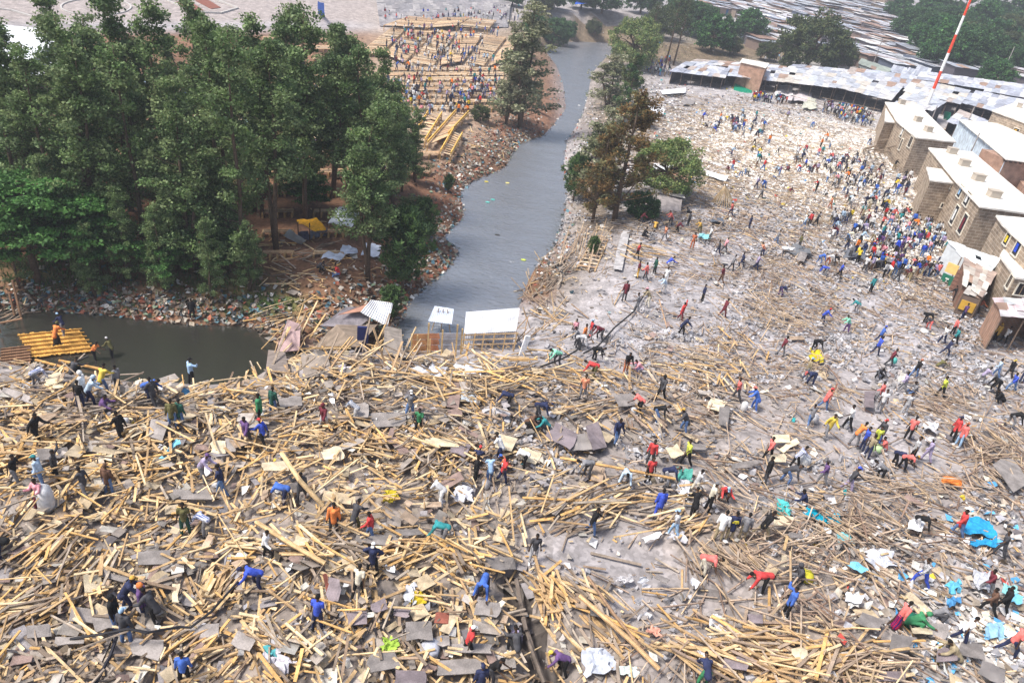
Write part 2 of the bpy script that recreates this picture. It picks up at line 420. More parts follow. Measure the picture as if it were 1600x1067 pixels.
mr = N.new('ShaderNodeMapRange'); mr.inputs[3].default_value = .72; mr.inputs[4].default_value = 1.3; L.new(vz.outputs['Color'], mr.inputs[0])
b = N['Principled BSDF']; old = b.inputs['Base Color'].links[0].from_socket
mx = N.new('ShaderNodeMix'); mx.data_type = 'RGBA'; mx.blend_type = 'MULTIPLY'; mx.inputs[0].default_value = 1; L.new(old, mx.inputs[6]); L.new(mr.outputs[0], mx.inputs[7]); L.new(mx.outputs[2], b.inputs['Base Color'])
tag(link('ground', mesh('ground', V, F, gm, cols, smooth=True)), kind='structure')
# ------------------------------------------------------------ river
wm = bpy.data.materials.new('river_water'); wm.use_nodes = True; N = wm.node_tree.nodes; L = wm.node_tree.links
b = N['Principled BSDF']; b.inputs['Base Color'].default_value = (.045, .045, .045, 1); b.inputs['Roughness'].default_value = .24; b.inputs['IOR'].default_value = 2.45; b.inputs['Specular IOR Level'].default_value = .9
tc = N.new('ShaderNodeTexCoord'); mp = N.new('ShaderNodeMapping'); mp.inputs['Scale'].default_value = (.9, 1.6, 1); mp.inputs['Rotation'].default_value = (0, 0, .35); L.new(tc.outputs['Object'], mp.inputs[0])
n1 = N.new('ShaderNodeTexNoise'); n1.inputs['Scale'].default_value = 1.5; n1.inputs['Detail'].default_value = 6; n1.inputs['Distortion'].default_value = .8; L.new(mp.outputs[0], n1.inputs['Vector'])
bp = N.new('ShaderNodeBump'); bp.inputs['Strength'].default_value = .8; bp.inputs['Distance'].default_value = .2; gs_ = N.new('ShaderNodeSeparateXYZ'); L.new(tc.outputs['Object'], gs_.inputs[0])
fl = N.new('ShaderNodeMapRange'); fl.interpolation_type = 'SMOOTHSTEP'; fl.inputs[1].default_value = -16; fl.inputs[2].default_value = -8.5; L.new(gs_.outputs[0], fl.inputs[0])   # still pool -> flowing channel; dark tree and pale sky reflections painted into base colour
sm = N.new('ShaderNodeMapRange'); sm.inputs[3].default_value = .12; sm.inputs[4].default_value = .75; L.new(fl.outputs[0], sm.inputs[0]); L.new(sm.outputs[0], bp.inputs['Strength'])
n2 = N.new('ShaderNodeTexNoise'); n2.inputs['Scale'].default_value = .25; n2.inputs['Detail'].default_value = 5; L.new(mp.outputs[0], n2.inputs['Vector'])
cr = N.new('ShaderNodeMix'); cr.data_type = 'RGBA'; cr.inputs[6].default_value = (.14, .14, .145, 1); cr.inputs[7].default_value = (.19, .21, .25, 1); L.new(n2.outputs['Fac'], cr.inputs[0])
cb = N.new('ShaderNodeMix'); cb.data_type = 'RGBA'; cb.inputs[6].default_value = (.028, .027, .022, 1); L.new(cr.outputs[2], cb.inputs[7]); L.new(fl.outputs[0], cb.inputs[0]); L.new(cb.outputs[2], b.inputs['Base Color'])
L.new(n1.outputs['Fac'], bp.inputs['Height']); L.new(bp.outputs[0], b.inputs['Normal'])
wx = [-260, 60, 60, -260]; wy = [20, 20, 330, 330]
def in_riv(P): return river_sd(P[:, 0], P[:, 1]) < 1.0
gxx = np.arange(-150, 60, 2.); gyy = np.arange(25, 320, 2.)
Xw, Yw = np.meshgrid(gxx, gyy, indexing='ij'); idx = np.arange(Xw.size).reshape(Xw.shape)
Fw = np.stack([idx[:-1, :-1], idx[1:, :-1], idx[1:, 1:], idx[:-1, 1:]], -1).reshape(-1, 4)
Vw = np.stack([Xw, Yw, np.full(Xw.shape, WATER)], -1).reshape(-1, 3)
keep = river_sd(Vw[Fw].mean(1)[:, 0], Vw[Fw].mean(1)[:, 1]) < 3.5
Fw = Fw[keep]; u, inv = np.unique(Fw, return_inverse=True); Vw = Vw[u]; Fw = inv.reshape(-1, 4)
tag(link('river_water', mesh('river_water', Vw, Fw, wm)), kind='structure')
# ------------------------------------------------------------ haze
if HAZE:
    hm = bpy.data.materials.new('haze'); hm.use_nodes = True; N = hm.node_tree.nodes; L = hm.node_tree.links
    N.remove(N['Principled BSDF']); pv = N.new('ShaderNodeVolumePrincipled'); pv.inputs['Color'].default_value = (.8, .84, .95, 1); pv.inputs['Density'].default_value = HAZE; pv.inputs['Anisotropy'].default_value = .2
    L.new(pv.outputs[0], N['Material Output'].inputs['Volume'])
    hb = MB(); hb.box((300, 1035, 70), (1215, 1185, 78)); o = hb.build('haze', hm); tag(o, kind='stuff')
# ================================================================ people
def fk(lean=5, hip=((5, 5), (-5, 5)), arm=((5, 8, 10), (-5, 8, 10)), side=0, headp=0, spread=4, sit=None, twist=0):
    """joints of a figure facing +Y; angles in degrees. hip=(flex, knee) L,R; arm=(flex, abduct, elbow)"""
    r = math.radians
    P = Vector((0, 0, 0)); J = {'pel': P}
    up = Vector((math.sin(r(side)), math.sin(r(lean)), math.cos(r(lean)))).normalized()
    fw = Vector((0, math.cos(r(lean)), -math.sin(r(lean))))
    J['waist'] = P+up*.14; J['chest'] = P+up*.36; J['neck'] = P+up*.52
    hd = (up+fw*math.sin(r(headp))).normalized(); J['head'] = J['neck']+hd*.19; J['crown'] = J['neck']+hd*.26
    J['hd'] = hd; J['fw'] = (fw-hd*fw.dot(hd)).normalized(); J['up'] = up
    for s, k, (hf, kn), (af, ab, el) in ((1, 'l', *[x[0] for x in (hip, arm)]), (-1, 'r', *[x[1] for x in (hip, arm)])):
        h = P+Vector((.095*s, 0, -.03)); J['hip'+k] = h
        a = r(hf); d = Vector((s*math.sin(r(spread)), math.sin(a), -math.cos(a))).normalized(); kneep = h+d*.43; J['knee'+k] = kneep
        a2 = r(hf-kn); d2 = Vector((s*math.sin(r(spread*.5)), math.sin(a2), -math.cos(a2))).normalized(); J['ank'+k] = kneep+d2*.41
        tf = Vector((s*.12, 1, -.12)) if abs(hf-kn) < 50 else Vector((0, .6, -.8))
        J['toe'+k] = J['ank'+k]+tf.normalized()*.17+Vector((0, 0, -.05)); J['heel'+k] = J['ank'+k]+Vector((0, -.04, -.045))
        sh = P+up*.47+Vector((.175*s, 0, 0)); J['sh'+k] = sh
        # arm direction in torso frame, but gravity-led
        down = Vector((0, 0, -1)); af_ = r(af); ab_ = r(ab)
        d = Vector((s*math.sin(ab_), math.sin(af_)*math.cos(ab_), -math.cos(af_)*math.cos(ab_))).normalized(); e = sh+d*.28; J['el'+k] = e
        ax = Vector((1, 0, 0)) if ab < 60 else Vector((0, 1, 0))*(s)
        q = Matrix.Rotation(r(el), 3, Vector((1, 0, 0))) if el >= 0 else Matrix.Rotation(r(-el)*s, 3, Vector((0, 1, 0)))
        d2 = (q @ d).normalized(); wst = e+d2*.25; J['wr'+k] = wst; J['hdir'+k] = d2
    z = min(J['heell'].z, J['heelr'].z, J['toel'].z, J['toer'].z)-.03
    if sit is not None: z = min(-sit, z) if sit < 0 else -sit
    off = Vector((0, 0, -z)); off.x = 0
    for k in list(J):
        if k[:2] not in ('hd', 'fw', 'up'): J[k] = J[k]+off
    return J
def caps(mb, a, b, ra, rb):
    a = Vector(a); b = Vector(b); d = b-a
    mb.tube([a, b], [ra, rb], 10); mb.ell(a, (ra,)*3, 10, 6); mb.ell(b, (rb,)*3, 10, 6)
def remesh(mb, vox, name, smooth_it=2):
    me = mesh(name+'_raw', mb.V, mb.F); o = link(name+'_raw', me)
    m = o.modifiers.new('r', 'REMESH'); m.mode = 'VOXEL'; m.voxel_size = vox
    s = o.modifiers.new('s', 'SMOOTH'); s.iterations = smooth_it; s.factor = .5
    dg = bpy.context.evaluated_depsgraph_get(); out = bpy.data.meshes.new_from_object(o.evaluated_get(dg)); out.name = name
    bpy.data.objects.remove(o); bpy.data.meshes.remove(me)
    out.polygons.foreach_set('use_smooth', np.ones(len(out.polygons), bool))
    return out
def headR(J):
    x = J['fw'].cross(J['hd']).normalized()
    return Matrix((x, J['fw'], J['hd'])).transposed()
def body_mb(J, grip=.5):
    b = MB()
    caps(b, J['pel'], J['waist'], .125, .11); caps(b, J['waist'], J['chest'], .11, .13); caps(b, J['chest']+J['up']*.0, J['neck']-J['up']*.05, .12, .075)
    caps(b, J['shl'], J['shr'], .062, .062); caps(b, J['neck']-J['up']*.03, J['neck']+J['hd']*.09, .052, .05)
    R = headR(J); hc = J['head']
    b.ell(hc+J['hd']*.02, (.074, .092, .105), 14, 10, R=R); b.ell(hc-J['hd']*.055+J['fw']*.025, (.052, .06, .06), 12, 8, R=R)
    b.ell(hc-J['hd']*.005+J['fw']*.1, (.013, .018, .024), 8, 6, R=R)                      # nose
    b.ell(hc+J['hd']*.028+J['fw']*.078, (.05, .014, .009), 8, 6, R=R)                      # brow
    b.ell(hc-J['hd']*.05+J['fw']*.082, (.024, .012, .009), 8, 6, R=R)                      # lips
    for s in (1, -1): b.ell(hc+R @ Vector((s*.077, -.005, .0)), (.011, .02, .03), 8, 6, R=R)   # ears
    for k in 'lr':
        s = 1 if k == 'l' else -1
        caps(b, J['hip'+k], J['knee'+k], .085, .057); caps(b, J['knee'+k], J['ank'+k], .055, .036)
        caps(b, J['heel'+k], J['toe'+k], .037, .03)
        caps(b, J['sh'+k], J['el'+k], .05, .038); caps(b, J['el'+k], J['wr'+k], .038, .026)
        d = J['hdir'+k]; side = d.cross(J['fw']); side = side.normalized() if side.length > .2 else Vector((1, 0, 0))
        n = side.cross(d).normalized(); w = J['wr'+k]
        pc = w+d*.055; b.ell(pc, (.04, .018, .05), 8, 6, R=Matrix((side, n, d)).transposed())
        for i in range(4):                                                                    # four fingers, curled
            o = (i-1.5)*.019; L = (.034, .04, .037, .028)[i]; p0 = w+d*.085+side*o; p1 = p0+(d*.9-n*grip*.5).normalized()*L; p2 = p1+(d*.5-n*grip).normalized()*L*.8
            caps(b, p0, p1, .0095, .009); caps(b, p1, p2, .009, .008)
        t0 = w+d*.035+side*.03*s; t1 = t0+(d+side*s*1.0).normalized()*.035; t2 = t1+(d-n*.4).normalized()*.03
        caps(b, t0, t1, .012, .01); caps(b, t1, t2, .01, .009)
    return b
def shirt_mb(J, kind='long'):
    b = MB(); g = .02 if kind != 'coat' else .032
    hem = J['pel']-J['up']*(.05 if kind != 'coat' else .2)
    caps(b, hem, J['waist'], .135+g*.6, .12+g); caps(b, J['waist'], J['chest'], .12+g, .135+g); caps(b, J['chest'], J['neck']-J['up']*.055, .125+g, .08)
    caps(b, J['shl'], J['shr'], .065+g*.6, .065+g*.6)
    if kind == 'coat': b.ell(J['neck']-J['fw']*.07, (.09, .06, .06), 8, 6)
    for k in 'lr':
        m = J['el'+k] if kind != 'short' else J['sh'+k].lerp(J['el'+k], .62)
        caps(b, J['sh'+k], m, .055+g*.7, .045+g*.8)
        if kind != 'short': caps(b, J['el'+k], J['el'+k].lerp(J['wr'+k], .92), .043+g*.8, .033+g*.7)
    return b
def legs_mb(J, kind='long'):
    b = MB()
    caps(b, J['pel']+J['up']*.02, J['pel']-Vector((0, 0, .03)), .138, .138)
    for k in 'lr':
        if kind == 'skirt': continue
        caps(b, J['hip'+k], J['knee'+k], .1, .075)
        caps(b, J['knee'+k], J['knee'+k].lerp(J['ank'+k], .94), .073, .062)
    if kind == 'skirt':
        m = (J['kneel']+J['kneer'])/2; a = (J['ankl']+J['ankr'])/2
        caps(b, J['pel'], m, .15, .17); caps(b, m, m.lerp(a, .7), .17, .19)
    return b
def hair_me(J, kind):
    R = headR(J); c = J['head']+J['hd']*.03; b = MB()
    V = []; F = []; n = 14; m = 7; rr = (.083, .1, .108)
    for i in range(m+1):
        for k in range(n):
            ph = 2*PI*k/n; lim = 1.35+.45*(-math.sin(ph)) if kind != 'hood' else 2.2-.9*max(0, math.sin(ph))
            th = lim*i/m; e = {'hair': 1.0, 'cap': 1.06, 'hood': 1.25, 'scarf': 1.2}[kind]
            V.append(c+R @ Vector((math.sin(th)*math.cos(ph)*rr[0]*e, math.sin(th)*math.sin(ph)*rr[1]*e-(.01 if kind == 'hood' else 0), math.cos(th)*rr[2]*e)))
    for i in range(m):
        for k in range(n): F.append([i*n+k, (i+1)*n+k, (i+1)*n+(k+1) % n, i*n+(k+1) % n])
    b.add(V, F)
    if kind == 'cap':
        q = [c+R @ Vector((x, y, z)) for x, y, z in ((-.07, .08, .02), (.07, .08, .02), (.055, .175, -.005), (-.055, .175, -.005))]
        b.slab(q, .012)
    me = mesh(kind, b.V, b.F); me.polygons.foreach_set('use_smooth', np.ones(len(me.polygons), bool)); return me
def shoes_mb(J, kk):
    b = MB()
    for k in kk: caps(b, J['heel'+k], J['toe'+k], .046, .04); caps(b, J['heel'+k], J['ank'+k], .046, .046)
    return b
POSE = {
 'stand': dict(lean=2, hip=((4, 4), (-3, 3)), arm=((4, 9, 12), (-4, 9, 14))),
 'hips': dict(lean=1, hip=((3, 2), (-2, 2)), arm=((-20, 42, -85), (-20, 42, -85)), spread=9),
 'look': dict(lean=-2, hip=((6, 6), (-4, 3)), arm=((70, 30, 110), (0, 8, 10)), headp=10),
 'walk': dict(lean=8, hip=((18, 8), (-13, 16)), arm=((-25, 10, 18), (28, 10, 30))),
 'stride': dict(lean=14, hip=((32, 26), (-20, 16)), arm=((-30, 14, 25), (35, 14, 40))),
 'reach': dict(lean=30, hip=((20, 16), (-5, 12)), arm=((40, 8, 22), (26, 10, 35)), headp=-10),
 'bend': dict(lean=84, hip=((24, 20), (8, 12)), arm=((12, 10, 8), (24, 12, 14)), headp=-15, spread=9),
 'bend2': dict(lean=66, hip=((32, 42), (4, 22)), arm=((8, 14, 10), (26, 8, 22)), headp=-5, spread=10),
 'squat': dict(lean=42, hip=((112, 128), (98, 122)), arm=((52, 14, 22), (38, 20, 40)), spread=14),
 'sit': dict(lean=20, hip=((84, 70), (78, 62)), arm=((38, 16, 44), (34, 18, 50)), spread=10, sit=.32),
 'carry': dict(lean=6, hip=((18, 8), (-14, 14)), arm=((30, 14, 84), (34, 12, 80))),
 'shoulder': dict(lean=6, hip=((20, 10), (-16, 16)), arm=((100, 34, 92), (14, 10, 20))),
 'overhead': dict(lean=4, hip=((14, 8), (-12, 12)), arm=((150, 22, 30), (150, 22, 30))),
 'step': dict(lean=10, hip=((62, 66), (-6, 6)), arm=((20, 14, 40), (-10, 16, 34))),
}
PM_ = {}; SKIN = [mat('dark_skin', (.05, .028, .018), .55, False, .1, 8), mat('brown_skin', (.09, .05, .03), .55, False, .1, 8)]
HAIRM = mat('black_hair', (.008, .007, .007), .9, False, .2, 30)
for pn, kw in POSE.items():
    J = fk(**kw); d = {'J': J}
    d['body'] = remesh(body_mb(J, .9 if pn in ('carry', 'bend', 'bend2') else .5), .0115, 'body_'+pn, 1); d['body'].materials.append(SKIN[0])
    for k in ('long', 'short', 'coat'): d['shirt_'+k] = remesh(shirt_mb(J, k), .024, 'top_'+pn); d['shirt_'+k].materials.append(None)
    for k in ('long', 'skirt'): d['legs_'+k] = remesh(legs_mb(J, k), .024, 'legs_'+pn); d['legs_'+k].materials.append(None)
    for k in ('hair', 'cap', 'hood', 'scarf'): d[k] = hair_me(J, k); d[k].materials.append(HAIRM)
    for k in 'lr': d['shoe'+k] = remesh(shoes_mb(J, k), .02, 'shoe_'+pn, 1); d['shoe'+k].materials.append(None)
    PM_[pn] = d
COL = dict(black=(.012,.012,.014), navy=(.02,.028,.085), blue=(.03,.12,.5), royal=(.02,.07,.55), sky=(.3,.5,.75), lightblue=(.42,.56,.72), denim=(.08,.16,.36), jeans=(.1,.2,.42),
 grey=(.2,.2,.22), darkgrey=(.06,.06,.07), lightgrey=(.48,.48,.5), white=(.78,.78,.78), red=(.6,.03,.03), coral=(.75,.14,.12), orange=(.85,.22,.02), salmon=(.8,.28,.14), maroon=(.16,.02,.035),
 yellow=(.75,.55,.03), lime=(.6,.68,.03), mustard=(.6,.34,.03), green=(.03,.22,.09), darkgreen=(.015,.09,.065), teal=(.01,.25,.27), mint=(.2,.62,.42), purple=(.13,.06,.2), lilac=(.36,.3,.48),
 pink=(.75,.3,.36), brown=(.13,.065,.04), khaki=(.3,.24,.14), olive=(.13,.12,.04), cream=(.65,.6,.48), rust=(.45,.12,.04))
CM = {}
def cmat(c):
    if c not in CM:
        v = np.array(COL.get(c, (.3, .3, .3))); v = v*.86+v.mean()*.14
        CM[c] = mat(c.replace(' ', '_')+'_cloth', tuple(v), .85, False, .4, 4, .4)
    return CM[c]
def check_mat(name, a, b, s):
    m = mat(name, a, .85, False, .1, 6); N = m.node_tree.nodes; L = m.node_tree.links; bs = N['Principled BSDF']; tc = next(n for n in N if n.type == 'TEX_COORD')
    ws = []
    for ax in ('X', 'Z'):
        wv = N.new('ShaderNodeTexWave'); wv.bands_direction = ax; wv.inputs['Scale'].default_value = s; L.new(tc.outputs['Object'], wv.inputs['Vector'])
        th = N.new('ShaderNodeMath'); th.operation = 'GREATER_THAN'; th.inputs[1].default_value = .72; L.new(wv.outputs['Fac'], th.inputs[0]); ws.append(th)
    mxx = N.new('ShaderNodeMath'); mxx.operation = 'MAXIMUM'; L.new(ws[0].outputs[0], mxx.inputs[0]); L.new(ws[1].outputs[0], mxx.inputs[1])
    mx = N.new('ShaderNodeMix'); mx.data_type = 'RGBA'; mx.inputs[6].default_value = (*a, 1); mx.inputs[7].default_value = (*b, 1); L.new(mxx.outputs[0], mx.inputs[0]); L.new(mx.outputs[2], bs.inputs['Base Color'])
    return m
CM['blue check'] = check_mat('blue_check_cloth', (.1, .14, .36), (.6, .62, .7), 4); CM['red check'] = check_mat('red_check_cloth', (.5, .01, .03), (.03, .01, .12), 3.5)
CM['speckled'] = check_mat('speckled_cloth', (.03, .03, .05), (.6, .6, .62), 9); CM['striped'] = check_mat('striped_cloth', (.6, .6, .62), (.12, .15, .22), 8)
PEOPLE_PTS = []      # (x, y, short phrase) for labels of neighbours
USEDLAB = {}
def uniq_label(l):
    USEDLAB[l] = USEDLAB.get(l, 0)+1
    return l
def person(x, y, pose, top, legs, hat='hair', hatc=None, face=None, cut='long', skirt=False, shoe='darkgrey', label=None, group=None, P=None, sc=None, z=None, src=None):
    d = PM_[pose]
    if P is None: P = atg(x, y)
    P = np.array(P, float)
    if z is not None: P[2] = z
    rz = math.radians(face if face is not None else random.uniform(0, 360))
    s = sc or random.uniform(.93, 1.05)
    e = empty('person', tuple(P+np.array([0, 0, .05])), label, 'person', group, rz); e.scale = (s, s, s)
    for nm, me, mt in (('body', d['body'], random.choice(SKIN)), ('top', d['shirt_'+cut], cmat(top)), ('skirt' if skirt else 'trousers', d['legs_'+('skirt' if skirt else 'long')], cmat(legs)),
                       (hat, d[hat], cmat(hatc) if hatc else HAIRM), ('shoe', d['shoel'], cmat(shoe)), ('shoe', d['shoer'], cmat(shoe))):
        o = link(nm, me, e); o.material_slots[0].link = 'OBJECT'; o.material_slots[0].material = mt
    return e
def W(P):
    k = P[0] if isinstance(P, tuple) else P
# facing helper: screen direction (dx,dy in picture, dy down) -> heading in degrees for a figure whose front is +Y
DIRS = dict(r=-90, l=90, a=0, t=180, ra=-45, la=45, rt=-135, lt=135)
